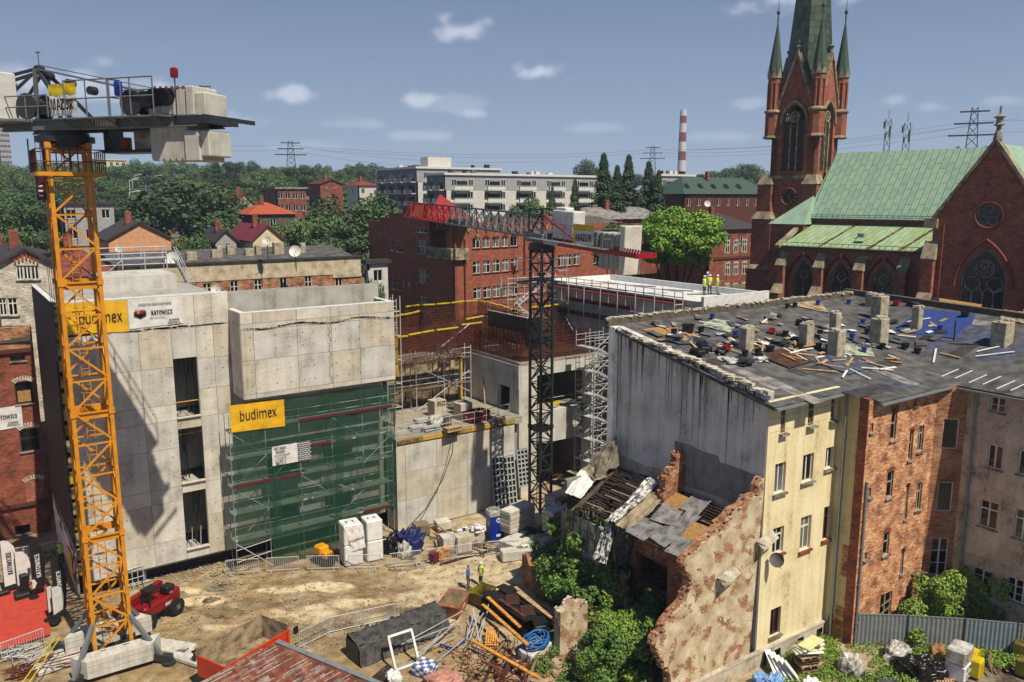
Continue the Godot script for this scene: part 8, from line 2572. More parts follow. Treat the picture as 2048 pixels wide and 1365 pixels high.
func site_items() -> void:
	barrier_row([gp(445,1150), gp(605,1141), gp(770,1137), gp(852,1127)], "galvanised crowd barrier along the scaffold side of the clay yard")
	barrier_row([gp(858,1126), gp(960,1112), gp(1050,1105), gp(1125,1084)], "galvanised crowd barrier in front of the block pallets and blue toilet")
	barrier_row([gp(600,1298), gp(660,1268), gp(786,1240)], "galvanised crowd barrier beside the tarpaulin-covered frames")
	barrier_row([gp(-20,1135), gp(45,1122), gp(118,1110)], "galvanised crowd barrier before the old brick building")
	barrier_row([gp(-20,1330), gp(110,1282)], "galvanised crowd barrier along the near edge of the red carpet")
	# portable toilet
	var p := gp(990,1080)
	var t := thing("portable_toilet", "bright blue portable toilet with white roof beside the pallets", "toilet",V(p.x,0, p.z),-14)
	var b := MB.new()
	b.bevel(V(0,1.12,0),V(1.15,2.2,1.15),0.05)
	part(t, "cabin", b,M.toilet_blue)
	b = MB.new()
	b.extrude(PackedVector2Array([Vector2(-0.62,2.2),Vector2(0.62,2.2),Vector2(0.55,2.42),Vector2(0.25,2.56),Vector2(-0.25,2.56),Vector2(-0.55,2.42)]), T(V(0,0,-0.62)),1.24)
	part(t, "roof", b,M.foil)
	var d := brick_of(t, "door",V(0,1.1,0.59),V(0.85,1.95,0.03),M.toilet_blue)
	for y in [0.9,1.3]: brick_of(t, "door_rib",V(0, y,0.61),V(0.7,0.05,0.03),M.toilet_blue)
	b = MB.new()
	b.lathe(V(0.1,1.85,0.605),[[0.2,0.0],[0.2,0.02],[0.0,0.02]],16, Basis(V(1,0,0), PI / 2))
	part(t, "sign_disc", b,M.white_paint)
	lettering(t, "WC",0.24, T(V(0.1,1.85,0.64)),M.ink, "Droid Sans", true,0.24)
	brick_of(t, "label_plate",V(0.1,0.6,0.61),V(0.4,0.2,0.02),M.white_paint); brick_of(t, "side_panel",V(-0.585,1.5,0.1),V(0.02,0.3,0.3),M.white_paint)
	# wrapped stacks
	for k in 2:
		p = [V(23.1,0,-54.4),V(24.75,0,-54.2)][k]
		t = thing("wrapped_stack",["tall white film-wrapped stack with a loose flap and orange strap", "tall white film-wrapped stack of two clean bales"][k], "stack", p,-6)
		for j in 2:
			b = MB.new()
			b.bevel(V(0,0.8 + j * 1.6,0),V(1.4 if k == 0 else 1.25,1.58,1.4),0.07)
			part(t, "bale", b,M.sheet_white)
		for i in 2: brick_of(t, "print_mark",V(-0.3 + i * 0.5,3.2,0),V(0.16,0.012,0.3),M.ink_grey)
		if k == 0:
			part(t, "film_flap", sheet(V(-0.1,1.15,0.78),V(0.85,1.3,0.85),V(0.75,3.1,0.72),V(-0.72,3.15,0.72),8,8,0.08,121),M.sheet_white)
			bar(t, "strap",V(-0.4,2.0,0.86),V(0.75,2.15,0.84),0.02,0.05,M.tile_orange)
	# trench roller
	p = gp(648,1128)
	t = thing("trench_roller", "small yellow trench roller beside the white stacks", "machine",V(p.x,0, p.z),15)
	b = MB.new()
	b.bevel(V(0,1.05,-0.25),V(0.85,0.75,0.9),0.12); b.bevel(V(0,0.85,0.45),V(0.75,0.5,0.6),0.08)
	part(t, "body", b,M.machine_yellow)
	for z in [-0.45,0.5]:
		b = MB.new()
		b.tube(V(-0.45,0.32, z),V(0.45,0.32, z),0.32,0.32,14)
		for i in 10: b.box(V(0,0.32, z) + Basis(V(1,0,0), TAU * i / 10.0) * V(0,0.33,0),V(0.8,0.06,0.08), Basis(V(1,0,0), TAU * i / 10.0))
		part(t, "drum", b,M.rubber)
	for i in 4: brick_of(t, "grille_slot",V(-0.22 + i * 0.15,0.95,0.76),V(0.06,0.3,0.02),M.black)
	brick_of(t, "engine_cover",V(0,0.7,0.8),V(0.6,0.25,0.1),M.black)
	# heaps, sacks and block pallets by the wall
	for a in [[790,1098,2.6,1.1,1.6, "foil_black", "heap of black rubbish sacks against the concrete wall"],[822,1102,1.9,1.5,1.5, "tarp_blue", "heap of goods under a dark blue tarpaulin"],[808,1112,0.9,1.0,0.8, "foil", "grey sack leaning at the blue tarpaulin"]]:
		p = gp(a[0], a[1])
		single("covered_heap", a[6], "heap", lump(Vector3.ZERO,V(a[2], a[3], a[4]), int(a[0]),0.4,14), M[a[5]],V(p.x,0, p.z), R(0,40))
	for a in [[897,1102,1.15, "concrete", "pallet of grey concrete blocks behind the barriers"],[925,1102,1.2, "concrete_warm", "film-wrapped pallet of grey blocks behind the barriers"],[950,1088,1.0, "concrete_warm", "pallet of grey blocks under white sacks, beside the toilet"],[885,1058,0.6, "concrete_pale", "low stack of pale slabs against the concrete wall"],[842,1066,0.7, "wood_grey", "stack of weathered boards against the concrete wall"]]:
		p = gp(a[0], a[1])
		t = thing("block_pallet", a[4], "pallet",V(p.x,0, p.z),-10)
		for j in 4:
			for i in 3:
				for k in 2: brick_of(t, "block",V(-0.4 + i * 0.4, a[2] * (j + 0.5) / 4.0 + 0.12,-0.28 + k * 0.56),V(0.385, a[2] / 4.0 - 0.015,0.54), M[a[3]])
		brick_of(t, "base_board",V(0,0.05,0),V(1.25,0.1,1.15),M.wood_grey)
	for k in 3:
		p = gp([955,925,1010][k],[1090,1070,1082][k])
		var y: float = [1.13,0.0,0.0][k]
		t = thing("sack_pile",["white cement sacks piled on the block pallet by the toilet", "blue and white film-covered sacks in a pile by the wall", "small pile of white sacks behind the toilet"][k], "sacks",V(p.x, y, p.z) if k < 2 else V(p.x + 1.5,0, p.z - 1.2),20)
		for i in 14: part(t, "sack", lump(V(R(-0.4,0.4),0.13 * int(i / 3.5), R(-0.3,0.3)),V(0.6,0.18,0.38),130 + i,0.2,5, R(0,90)),M.sheet_white if i % 3 or k != 1 else M.tarp_blue)
	p = gp(880,1117)
	t = thing("crate", "broken red and yellow wooden crates behind the barriers", "crate",V(p.x,0, p.z),20)
	for k in 3: brick_of(t, "crate_panel",V(-0.7 + k * 0.6,0.35,0.1 * k),V(0.7,0.7,0.6),[M.formwork_red,M.wood_yellow,M.wood_yellow][k], turned(15 * k))
	for k in 16: plank("weathered plank in the tangle between the wall and the barriers", gp(R(845,1010), R(1062,1118)) + V(0, R(0.1,0.8),0), gp(R(845,1010), R(1062,1118)) + V(0, R(0.1,0.6),0),0.14,0.05,[M.wood_grey,M.rust,M.wood_dark][k % 3], "planks tangled by the concrete wall")
	plank("long brown beam lying in front of the block pallets", gp(880,1130), gp(980,1103),0.2,0.16,M.wood_dark, "", "beam")
	for k in 3: boxes("concrete_block", "rough concrete footing block near the black crane", "block", gp([1030,1060,1085][k],[1118,1112,1098][k]),V(2.2,0.8,0.9),M.concrete_plate,-20 + 14 * k, "footing blocks by the black crane")
	p = gp(1048,1112)
	boxes("junction_box", "small white electrical box by the barriers", "box",V(p.x,0, p.z),V(0.5,0.9,0.35),M.white_paint,10)
	# steel formwork panels leaning on the wall
	for k in 3:
		t = thing("formwork_panel",["tall steel formwork panel leaning on the low concrete wall", "steel formwork panel leaning between two others", "short steel formwork panel hung beside the black mast"][k], "formwork",V([38.1,39.3,40.7][k],[0.2,0.2,1.6][k],-56.6),-4)
		tilt(t,V(1,0,0),-8)
		var hh: float = [4.6,4.4,3.4][k]
		for x in 4: brick_of(t, "upright",V(-0.55 + x * 0.37, hh * 0.5,0),V(0.09, hh,0.12),M.galvanised)
		for y in 9: brick_of(t, "cross_rib",V(0,0.1 + y * (hh - 0.2) / 8.0,0.01),V(1.2,0.09,0.1),M.galvanised)
		brick_of(t, "skin",V(0, hh * 0.5,-0.08),V(1.2, hh,0.03),M.board_black)
	# terrace clutter
	var ty := 7.9
	for k in 2:
		var q := gp([874,926][k],[832,838][k], ty)
		t = thing("block_pallet",["tall pallet of pale blocks with a spray-painted number on the terrace", "pallet of pale blocks with a marked white top on the terrace"][k], "pallet",V(q.x, ty, q.z),5)
		for j in 4:
			for i in 3: brick_of(t, "block",V(-0.42 + i * 0.42,0.22 + j * 0.36,0),V(0.41,0.35,1.1),M.concrete_warm)
		lettering(t, "9522" if k == 0 else "1501",0.6, T(V(0.1,1.2,0.57)) if k == 0 else Transform3D(Basis(V(1,0,0),-PI / 2),V(0,1.6,0)),M.ink, "Droid Sans", true,0.9)
	t = thing("skip", "dark red steel tub full of rubble on the terrace", "container", gp(952,842, ty),8)
	for s in [[V(0,0.45,0.6),V(2.1,0.9,0.06),-0.15],[V(0,0.45,-0.6),V(2.1,0.9,0.06),0.15]]: brick_of(t, "side", s[0], s[1],M.machine_red, Basis(V(1,0,0),-s[2]))
	for x in [-1.05,1.05]: brick_of(t, "end",V(x,0.45,0),V(0.06,0.9,1.1),M.machine_red)
	part(t, "rubble", lump(V(0,0.1,0),V(1.9,0.7,1.0),141,0.4,10),M.stone_grey)
	for k in 7:
		var q := gp([835,862,895,845,870,905,1000][k],[860,862,856,845,850,862,846][k], ty)
		var nm := ["stack of steel planks on the terrace edge", "perforated aluminium deck panel on the terrace", "dark grey barrel wrapped in film on the terrace edge", "wire basket of fittings on the terrace", "silver foil bundle with an orange bag on the terrace", "timber board propped on the terrace", "pale pallet standing upright against the block corner"][k] as String
		if k == 2:
			b = MB.new()
			b.lathe(Vector3.ZERO,[[0.0,0],[0.34,0],[0.36,0.5],[0.34,1.0],[0.0,1.0]],14)
			single("barrel", nm, "barrel", b,M.tarp_grey,V(q.x, ty, q.z))
		elif k == 6: tilt(pallet(nm,V(q.x, ty + 0.1, q.z),10,M.wood_grey),V(1,0,0),78)
		elif k == 4: single("foil_bundle", nm, "bundle", lump(Vector3.ZERO,V(1.2,0.8,0.9),150,0.5,10),M.foil,V(q.x, ty, q.z))
		else:
			t = thing(["plank_stack", "deck_panel", "", "wire_basket", "", "board"][k], nm, "stack",V(q.x, ty, q.z),5)
			for i in 4: brick_of(t, "layer",V(0,0.06 + i * 0.09, R(-0.1,0.1)),V(1.5,0.06,0.7),M.galvanised if k != 5 else M.wood)
	railing(thing("terrace_rail", "thin mesh guard rail along the terrace edge", "railing",Vector3.ZERO), Transform3D.IDENTITY,[V(28.6,7.9,-57.4),V(36.0,7.9,-57.4),V(40.0,7.9,-58.0)],1.1,M.galvanised,0.025,1.2)
	b = MB.new()
	b.path([V(33.8,7.6,-57.2), gp(905,905,6.3), gp(885,960,4.0), gp(850,1020,1.8), gp(812,1060,0.1)],0.035,5)
	single("cable", "black cable hanging from the terrace edge to the ground", "cable", b,M.black)

func skip_box(t: Node, l: float, w: float, h: float, om: Material, im: Material) -> void:
	var f := 0.72
	var a := [V(-l * f,0, w * f) * 0.5,V(l * f,0, w * f) * 0.5,V(l * f,0,-w * f) * 0.5,V(-l * f,0,-w * f) * 0.5]
	var c := [V(-l,0, w) * 0.5 + V(0, h,0),V(l,0, w) * 0.5 + V(0, h,0),V(l,0,-w) * 0.5 + V(0, h,0),V(-l,0,-w) * 0.5 + V(0, h,0)]
	for i in 4:
		var j := (i + 1) % 4
		var b := MB.new()
		var n: Vector3 = (a[j] - a[i]).cross(c[i] - a[i]).normalized() * 0.05
		b.quad(a[i], a[j], c[j], c[i])
		part(t, "side", b, om)
		b = MB.new()
		b.quad(c[i] - n, c[j] - n, a[j] - n, a[i] - n)
		part(t, "side_lining", b, im)
		bar(t, "rim", c[i], c[j],0.08,0.08, om)
	var b := MB.new()
	b.quad(a[0] + V(0,0.05,0), a[1] + V(0,0.05,0), a[2] + V(0,0.05,0), a[3] + V(0,0.05,0))
	part(t, "floor", b, im)
func foreground() -> void:
	var p := gp(908,1226)
	var t := thing("skip", "open orange skip with a paper label, standing on pale clay", "skip",V(p.x,0, p.z),40)
	skip_box(t,2.3,1.5,1.0,M.orange_paint,M.board_beige)
	brick_of(t, "paper_label",V(0.1,0.55,0.66),V(0.5,0.3,0.02),M.white_paint, Basis(V(1,0,0),0.2))
	p = gp(964,1206)
	t = thing("mortar_tub", "olive-yellow steel tub beside the plank heap", "tub",V(p.x,0, p.z),20)
	skip_box(t,1.6,1.2,0.95,M.tub_olive,M.tub_olive)
	# heap of black boards with timber on top
	var c := gp(1040,1235)
	var bu := gp(1085,1290) - gp(965,1205)
	t = thing("board_stack", "big slanting stack of black shuttering boards", "boards",V(c.x,0, c.z), rad_to_deg(atan2(-bu.z, bu.x)))
	for i in 60:
		brick_of(t, "board",V(R(-0.5,0.5),0.08 + 0.06 * int(i / 3), R(-0.25,0.25) + (i % 3 - 1) * 0.9),V(R(3.6,5.4),0.045, R(0.3,0.95)),M.board_black, turned(R(-7,7)) * Basis(V(0,0,1),0.06))
	for a in [[965,1210,1055,1290, "wood_yellow", "yellow timber board on top of the black board stack"],[1030,1175,1095,1230, "wood", "pale timber beam resting across the black boards"],[1035,1185,1120,1250, "wood", "second pale beam across the black boards"],[1000,1200,1050,1235, "rust", "rust-brown panel on the black boards"],[975,1195,1040,1255, "wood_yellow", "narrow yellow lath on the black boards"],[945,1282,1080,1358, "wood_yellow", "long yellow beam lying across the rebar heap"]]:
		plank(a[5], gp(a[0], a[1],1.45 if a[1] < 1270 else 0.7), gp(a[2], a[3],1.35 if a[1] < 1270 else 0.5),0.22,0.09, M[a[4]])
	for k in 3: boxes("panel", "rust-brown plywood panel lying on the black boards", "panel", gp([1025,1055,1080][k],[1200,1222,1245][k],1.3),V(1.3,0.06,0.9),[M.brown_ply,M.brown_ply,M.board_black][k],55 + 6 * k, "plywood panels on the board heap")
	tilt(pallet("new yellow pallet leaning on the black board stack", gp(985,1275,0.3),50,M.wood_yellow),V(0,0,1),35)
	pallet("bare timber pallet beside the blue and white pavers", gp(892,1352),30,M.wood)
	tilt(pallet("dark old pallet half under the grey tarpaulin", gp(768,1352,0.1),15,M.wood_dark),V(0,0,1),12)
	# blue hose coil on a white block
	p = gp(1072,1308)
	boxes("concrete_block", "white concrete block under the blue hose coil", "block",V(p.x,0, p.z),V(2.2,0.55,1.1),M.white_wall,15)
	var b := MB.new()
	for k in 9:
		var pts := []
		var rr := R(0.55,0.95)
		for i in 25: pts.append(V(cos(TAU * i / 24.0) * rr + R(-0.03,0.03),0.1 * k * 0.7 + 0.06 * sin(i * 0.9 + k), sin(TAU * i / 24.0) * rr * 0.72))
		b.path(pts,0.055,6)
	single("hose_coil", "thick coil of blue hose beside the whitewashed pier", "hose", b,M.hose_blue,V(p.x,0.62, p.z),15)
	b = MB.new()
	b.path([gp(880,1292), gp(905,1300), gp(930,1285), gp(945,1262), gp(940,1235)],0.06,6)
	single("pipe", "blue plastic pipe curving across the ground by the metal frames", "pipe", b,M.pipe_blue,V(0,0.08,0))
	# rusty rebar and rubble
	b = MB.new()
	for i in 150:
		var a := gp(R(925,1060), R(1300,1400)) + V(0, R(0,0.5),0)
		b.beam(a, a + V(R(-1.4,1.4), R(-0.2,0.3), R(-1.4,1.4)),0.03)
	stuff(single("rebar_heap", "tangled heap of rusty reinforcing bars in the foreground", "scrap", b,M.rust))
	for k in 10: plank("dark weathered plank in the foreground scrap heap", gp(R(940,1110), R(1270,1370)) + V(0, R(0.1,0.7),0), gp(R(960,1120), R(1290,1390)) + V(0, R(0.1,0.5),0),0.16,0.06,[M.wood_dark,M.wood_grey,M.rust][k % 3], "planks of the foreground scrap heap")
	b = MB.new()
	for i in 160:
		var a := gp(R(880,1190), R(1290,1390))
		b.bevel(V(a.x,0.06, a.z),V(R(0.08,0.3), R(0.06,0.14), R(0.08,0.25)),0.02, turned(R(0,180)))
	stuff(single("rubble", "loose brick rubble strewn over the foreground", "rubble", b,M.brick_old))
	# covered window frames
	var w0 := gp(705,1322)
	var w1 := gp(882,1250)
	var u := (w1 - w0).normalized()
	t = thing("covered_stack", "long stack of frames under a dark grey tarpaulin", "stack",(w0 + w1) * 0.5 * V(1,0,1), rad_to_deg(atan2(-u.z, u.x)))
	var L := (w1 - w0).length()
	b = MB.new()
	b.grid(44,20, func(s: float, v: float) -> Vector3:
		var prof := [Vector2(1.05,0.0),Vector2(0.72,1.0),Vector2(0.55,1.3),Vector2(-0.6,1.45),Vector2(-0.8,0.0)]
		var k := minf(v * 4.0,3.999)
		var q: Vector2 = prof[int(k)].lerp(prof[int(k) + 1], k - int(k))
		return V((s - 0.5) * L, q.y + (0.12 * fn.get_noise_2d(s * 60.0, v * 16.0) - 0.08 * absf(sin(s * 14.0))) * (1.0 if q.y > 0.2 else 0.2), q.x + 0.22 * fn.get_noise_2d(s * 70.0, v * 12.0)))
	part(t, "tarpaulin", b,M.tarp_char)
	for s in [-0.5,0.5]: brick_of(t, "end_frame",V(s * L,0.6,0),V(0.06,1.2,1.4),M.steel_dark)
	p = gp(815,1335)
	t = thing("window_frame", "large white window frame leaning on the covered stack", "window",V(p.x,0, p.z), rad_to_deg(atan2(-u.z, u.x)) - 6)
	tilt(t,V(1,0,0),-28)
	for s in [[V(0,0.06,0),V(1.6,0.14,0.1)],[V(0,1.94,0),V(1.6,0.14,0.1)],[V(-0.75,1.0,0),V(0.14,1.75,0.1)],[V(0.75,1.0,0),V(0.14,1.75,0.1)]]: brick_of(t, "frame_bar", s[0], s[1],M.white_paint)
	for k in 7: plank("galvanised tube lying by the covered stack", gp(R(800,860), R(1300,1350)) + V(0, R(0.05,0.6),0), gp(R(880,935), R(1240,1290)) + V(0, R(0.05,0.9),0),0.05,0.05,M.galvanised, "tubes by the covered stack", "tube")
	for k in 6: plank("thin steel trestle leg by the plank heap", gp(R(925,965), R(1275,1300)), gp(R(945,985), R(1200,1230),1.2),0.05,0.05,M.galvanised, "trestle legs", "leg")
	p = gp(850,1345)
	t = thing("paver_stack", "stack of blue and white film-wrapped pavers", "stack",V(p.x,0, p.z),25)
	for j in 3:
		for i in 4:
			for k in 4: brick_of(t, "paver",V(-0.42 + i * 0.28,0.1 + j * 0.18,-0.42 + k * 0.28),V(0.26,0.16,0.26),M.sheet_white if (i + k + j) % 2 else M.paver_blue)
	single("covered_heap", "pink-brown plastic sheet over a low heap at the frame's edge", "heap", lump(Vector3.ZERO,V(2.0,0.5,1.5),161,0.3,12),M.plastic_pink, gp(885,1368))
	single("sack", "white crumpled sack at the foot of the window frame", "sack", lump(Vector3.ZERO,V(0.8,0.5,0.7),162,0.5,10),M.sheet_white, gp(788,1362))
	# rusty shed roof
	var a0 := gp(553,1284,3.2)
	var a1 := gp(790,1382,3.2)
	var dn := gp(385,1372,2.2) - a0
	t = thing("shed", "shed with a rusty corrugated roof at the lower edge", "shed")
	for i in 9:
		var s0 := a0.lerp(a1, i / 9.0)
		var s1 := a0.lerp(a1,(i + 1) / 9.0)
		b = MB.new()
		b.grid(56,4, func(x: float, v: float) -> Vector3: return s0.lerp(s1, x * 1.02) + dn * 1.25 * v + V(0,0.028 * sin(x * TAU * 7.0) + (0.02 if i % 2 else 0.0),0))
		part(t, "roof_sheet", b,M.rust_sheet)
	b = MB.new()
	for i in 150:
		var e := a0.lerp(a1,(int(R(0,63)) + 0.25) / 63.0) + dn * R(0.02,0.8)
		b.beam(e + V(0,0.035,0), e + dn * R(0.1,0.35) + V(0,0.035,0),0.05,0.02)
	stuff(part(t, "bare_zinc_rib", b,M.foil))
	bar(t, "ridge_flashing", a0 + V(0,0.04,0), a1 + V(0,0.04,0),0.3,0.05,M.zinc_sheet)
	b = MB.new()
	b.wall(frame_at(V(a0.x,-0.2, a0.z) + dn * 0.02, a1 - a0),(a1 - a0).length(),3.25,0.15,[])
	part(t, "wall", b,M.wood_grey)
	# tipper body
	p = gp(492,1352)
	t = thing("tipper_body", "orange tipper body with dented beige lining behind the rusty roof", "truck",V(p.x,0.9, p.z),24)
	for s in [[V(0,0.75,-1.15),V(4.6,1.5,0.08),M.board_beige2],[V(0,0.6,1.15),V(4.6,1.2,0.1),M.truck_orange],[V(2.3,0.75,0),V(0.08,1.5,2.2),M.board_beige2],[V(-2.3,0.6,0),V(0.08,1.2,2.2),M.truck_orange],[V(0,0.04,0),V(4.5,0.08,2.2),M.board_beige]]: brick_of(t, "bed_panel", s[0], s[1], s[2])
	for i in 6: brick_of(t, "stake",V(-2.1 + i * 0.84,0.6,1.24),V(0.1,1.2,0.1),M.truck_orange)
	for x in [-1.6,1.5]:
		for z in [-0.9,0.9]:
			b = MB.new()
			b.tube(V(x,-0.42, z - 0.15),V(x,-0.42, z + 0.15),0.48,0.48,14)
			part(t, "wheel", b,M.rubber)
	brick_of(t, "mirror",V(2.7,1.0,1.3),V(0.3,0.4,0.1),M.black)
	# telehandler
	p = gp(300,1243)
	t = thing("telehandler", "dark red telescopic handler parked behind the yellow mast", "machine",V(p.x,0, p.z),32)
	b = MB.new()
	b.bevel(V(0.3,1.05,0),V(2.6,0.8,1.5),0.12); b.bevel(V(1.5,1.3,0.25),V(0.9,0.9,1.2),0.15)
	part(t, "body", b,M.machine_red)
	b = MB.new()
	b.bevel(V(1.2,1.85,0.4),V(0.7,0.45,0.7),0.08)
	part(t, "engine_grille", b,M.black)
	bar(t, "boom",V(1.4,1.9,-0.4),V(-2.4,1.6,-0.4),0.4,0.45,M.machine_red)
	bar(t, "cab_post",V(-0.6,1.4,0.1),V(-0.5,2.4,0.1),0.08,0.08,M.black); bar(t, "cab_post",V(-0.6,1.4,0.75),V(-0.5,2.4,0.75),0.08,0.08,M.black); brick_of(t, "cab_roof",V(-0.2,2.42,0.42),V(0.9,0.08,0.8),M.black)
	for x in [-0.9,1.4]:
		for z in [-0.85,0.85]:
			b = MB.new()
			b.tube(V(x,0.55, z - 0.2),V(x,0.55, z + 0.2),0.55,0.55,16)
			var w := part(t, "wheel", b,M.rubber)
			brick_of(w, "hub",V(x,0.55, z * 1.25),V(0.3,0.3,0.02),M.tarp_grey)
	lettering(t, "RKAT",0.3, T(V(0.9,1.0,0.79)),M.banner_white, "Droid Sans", true,0.6)
	boxes("steel_rack", "galvanised rack of frames at the foot of the facade", "rack", gp(275,1165),V(1.4,0.06,0.9),M.galvanised,10)
	railing(thing("guard_frame", "galvanised guard frames stacked at the foot of the facade", "frame",Vector3.ZERO), Transform3D.IDENTITY,[gp(255,1182), gp(288,1172), gp(292,1160)],1.5,M.galvanised,0.03,0.35)
	# lower left: rod bundles, mesh, yellow ropes, timber frame
	for k in 3:
		b = MB.new()
		for i in 40:
			var a := gp([10,20,60][k] + R(-10,30),[1352,1312,1330][k] + R(-10,14)) + V(0, R(0,0.35),0)
			b.tube(a, a + (V(R(3,4.6), R(-0.1,0.1), R(-0.4,0.6)) if k == 0 else V(R(-1.2,1.6), R(-0.1,0.2), R(-1,1))),0.03,0.03,4)
		stuff(single("rod_bundle",["bundle of red-brown steel tubes at the lower left", "loose heap of grey steel offcuts at the lower left", "bundle of grey mesh at the crane base"][k], "scrap", b,M.rust if k == 0 else M.galvanised))
	for k in 2: plank("yellow rope stretched to the crane base", gp(40 + 14 * k,1372,1.0), gp(110 + 10 * k,1275,1.8),0.05,0.05,M.bin_yellow, "yellow ropes at the crane base", "rope")
	for k in 4: boxes("concrete_slab", "rough concrete slab beside the crane ballast", "slab", gp([120,150,345,385][k],[1330,1300,1300,1320][k]),V(2.6,0.3,1.2),M.concrete_plate,[10,40,-50,-60][k], "slabs round the crane base")
	t = thing("timber_frame", "dark timber trestle beside the crane ballast", "trestle", gp(410,1325),10)
	for x in [-0.6,0.6]: brick_of(t, "post",V(x,0.5,0),V(0.12,1.0,0.12),M.wood_dark)
	for y in [0.6,0.95]: brick_of(t, "rail",V(0, y,0),V(1.5,0.12,0.1),M.wood_dark)

func right_yard() -> void:
	# corrugated sheet fence
	var pts := [gp(1712,1290), gp(1812,1293), gp(1925,1300), gp(2030,1310), gp(2120,1322)]
	var t := thing("sheet_fence", "grey corrugated metal sheet fence across the courtyard", "fence")
	for i in 4:
		var a: Vector3 = pts[i]
		var c: Vector3 = pts[i + 1]
		var n := (c - a).normalized().cross(Vector3.UP)
		var b := MB.new()
		b.grid(72,2, func(u: float, v: float) -> Vector3: return a.lerp(c,0.01 + u * 0.98) + V(0,0.05 + v * 1.95,0) + n * (0.035 * sin(u * TAU * 12.0) + (0.04 if i == 2 else 0.0)))
		part(t, "sheet_panel", b,M.zinc_sheet if i != 2 else M.zinc_blue)
		rod(t, "post", a, a + V(0,2.1,0),0.05,M.steel_dark)
		bar(t, "top_rail", a + V(0,2.02,0), c + V(0,2.02,0),0.06,0.05,M.zinc_sheet)
	var p := gp(1612,1345)
	for k in 8:
		var q := pallet(["weathered pallet in the stack below the cream wall", "crooked top pallet of the stack below the cream wall"][0 if k < 7 else 1],V(p.x + R(-0.06,0.06),0.16 * k + (0.5 if k == 7 else 0.0), p.z + R(-0.05,0.05)),-22 + R(-6,6),[M.wood,M.wood_grey,M.wood_dark][k % 3], "stacked pallets below the cream wall" if k < 7 else "")
	for k in 4: boxes("insulation_board", "pale yellow insulation board on the pallet stack", "board",V(p.x + 0.1 * k,1.32 + 0.12 * k, p.z),V(1.7,0.11,0.8),M.insulation if k % 2 else M.sheet_white,-30 + 12 * k, "insulation boards on the pallet stack")
	for k in 5: plank("white board leaning at the weeds below the cream wall", gp(1535 + k * 9,1300 + k * 6,1.0), gp(1560 + k * 10,1362),0.4,0.03,M.sheet_white, "white boards leaning in the weeds", "board")
	for k in 3:
		var a := [[1548,1372,1.2, "foil_pale_blue", "pale blue crumpled foil at the lower edge of the yard"],[1518,1368,0.9, "foil_pale_blue", "second pale blue foil lump at the yard's lower edge"],[1622,1378,0.9, "sheet_white", "white foil lump below the pallet stack"]][k] as Array
		single("foil_lump", a[4], "foil", lump(Vector3.ZERO,V(a[2],0.5, a[2] * 0.8),170 + k,0.5,12), M[a[3]], gp(a[0], a[1]))
	for k in 3:
		var a := [[1700,1345,1.5,0.95,1.2, "stack of bags under crumpled white film in the weeds"],[1795,1318,1.8,0.8,1.3, "low white sack pile in front of the sheet fence"],[1880,1318,1.3,0.7,1.0, "cardboard and sack pile beside the wrapped bales"]][k] as Array
		single("wrapped_bags", a[5], "bags", lump(Vector3.ZERO,V(a[2], a[3], a[4]),180 + k,0.28,14,20.0),[M.foil,M.foil,M.cardboard][k], gp(a[0], a[1]))
	single("covered_heap", "heap under shiny wrinkled black foil", "heap", lump(Vector3.ZERO,V(2.6,0.9,1.7),190,0.35,22),M.foil_black, gp(1838,1350),-30)
	single("ground_sheet", "dirty grey ground sheet lying in the weeds", "sheet", sheet(gp(1720,1390) + V(0,0.06,0), gp(1860,1392) + V(0,0.06,0), gp(1800,1345) + V(0,0.12,0), gp(1715,1352) + V(0,0.1,0),16,12,0.1,191),M.tarp_slate)
	p = gp(1915,1352)
	for k in 2:
		var t2 := thing("wrapped_bale",["printed white carton bale in the yard", "white film-wrapped bale on top of the carton bale"][k], "bale",V(p.x,0.95 * k, p.z),10)
		var b := MB.new()
		b.bevel(V(0,0.47,0),V(1.35 + 0.1 * k,0.93,1.1),0.05 + 0.06 * k)
		part(t2, "bale", b,M.sheet_white if k == 0 else M.foil)
		if k == 0:
			for i in 2: lettering(t2, "LPC",0.42, T(V(0.1,0.27 + i * 0.42,0.565)),M.ink_grey, "Droid Sans", true,0.85)
	boxes("carton", "brown cardboard carton beside the wrapped bales", "box", gp(1878,1345),V(0.8,0.6,0.7),M.cardboard,15)
	for k in 4:
		var t2 := thing("yellow_container",["yellow plastic canister beside the printed bale", "yellow crate behind the canister", "olive yellow bin at the yard's right edge", "second olive yellow bin at the right edge"][k], "container", gp([1950,1945,2040,2046][k],[1352,1325,1318,1350][k]),10)
		var b := MB.new()
		b.bevel(V(0,[0.55,0.4,0.55,0.5][k],0),V(0.75,[1.1,0.8,1.1,1.0][k],0.7),0.08)
		part(t2, "body", b,M.bin_yellow if k < 2 else M.tub_olive)
		for i in 3: brick_of(t2, "rib",V(-0.22 + i * 0.22,0.5,0.36),V(0.06,0.8,0.03),M.bin_yellow if k < 2 else M.tub_olive)
	tilt(pallet("grey pallet leaning on the corrugated fence", gp(1978,1325,0.2),20,M.wood_grey),V(1,0,0),70)
	pallet("reddish pallet lying at the yard's lower edge", gp(1890,1372),35,M.wood)
	for k in 14: plank("plank offcut lying in the trampled yard", gp(1790 + k * 18,1330 + (k * 37) % 40) + V(0,0.08,0), gp(1800 + k * 18,1342 + (k * 37) % 40) + V(0,0.08,0),0.12,0.03,[M.wood,M.wood_grey,M.rust][k % 3], "plank offcuts in the trampled yard")
	for k in 3: plank("bundle of dark laths propped on the courtyard shrub", gp(1812 + k * 6,1150,3.0), gp(1840 + k * 8,1140 + k * 3,3.2),0.08,0.04,M.wood_grey, "laths over the courtyard shrub", "lath")
	b_sheet()
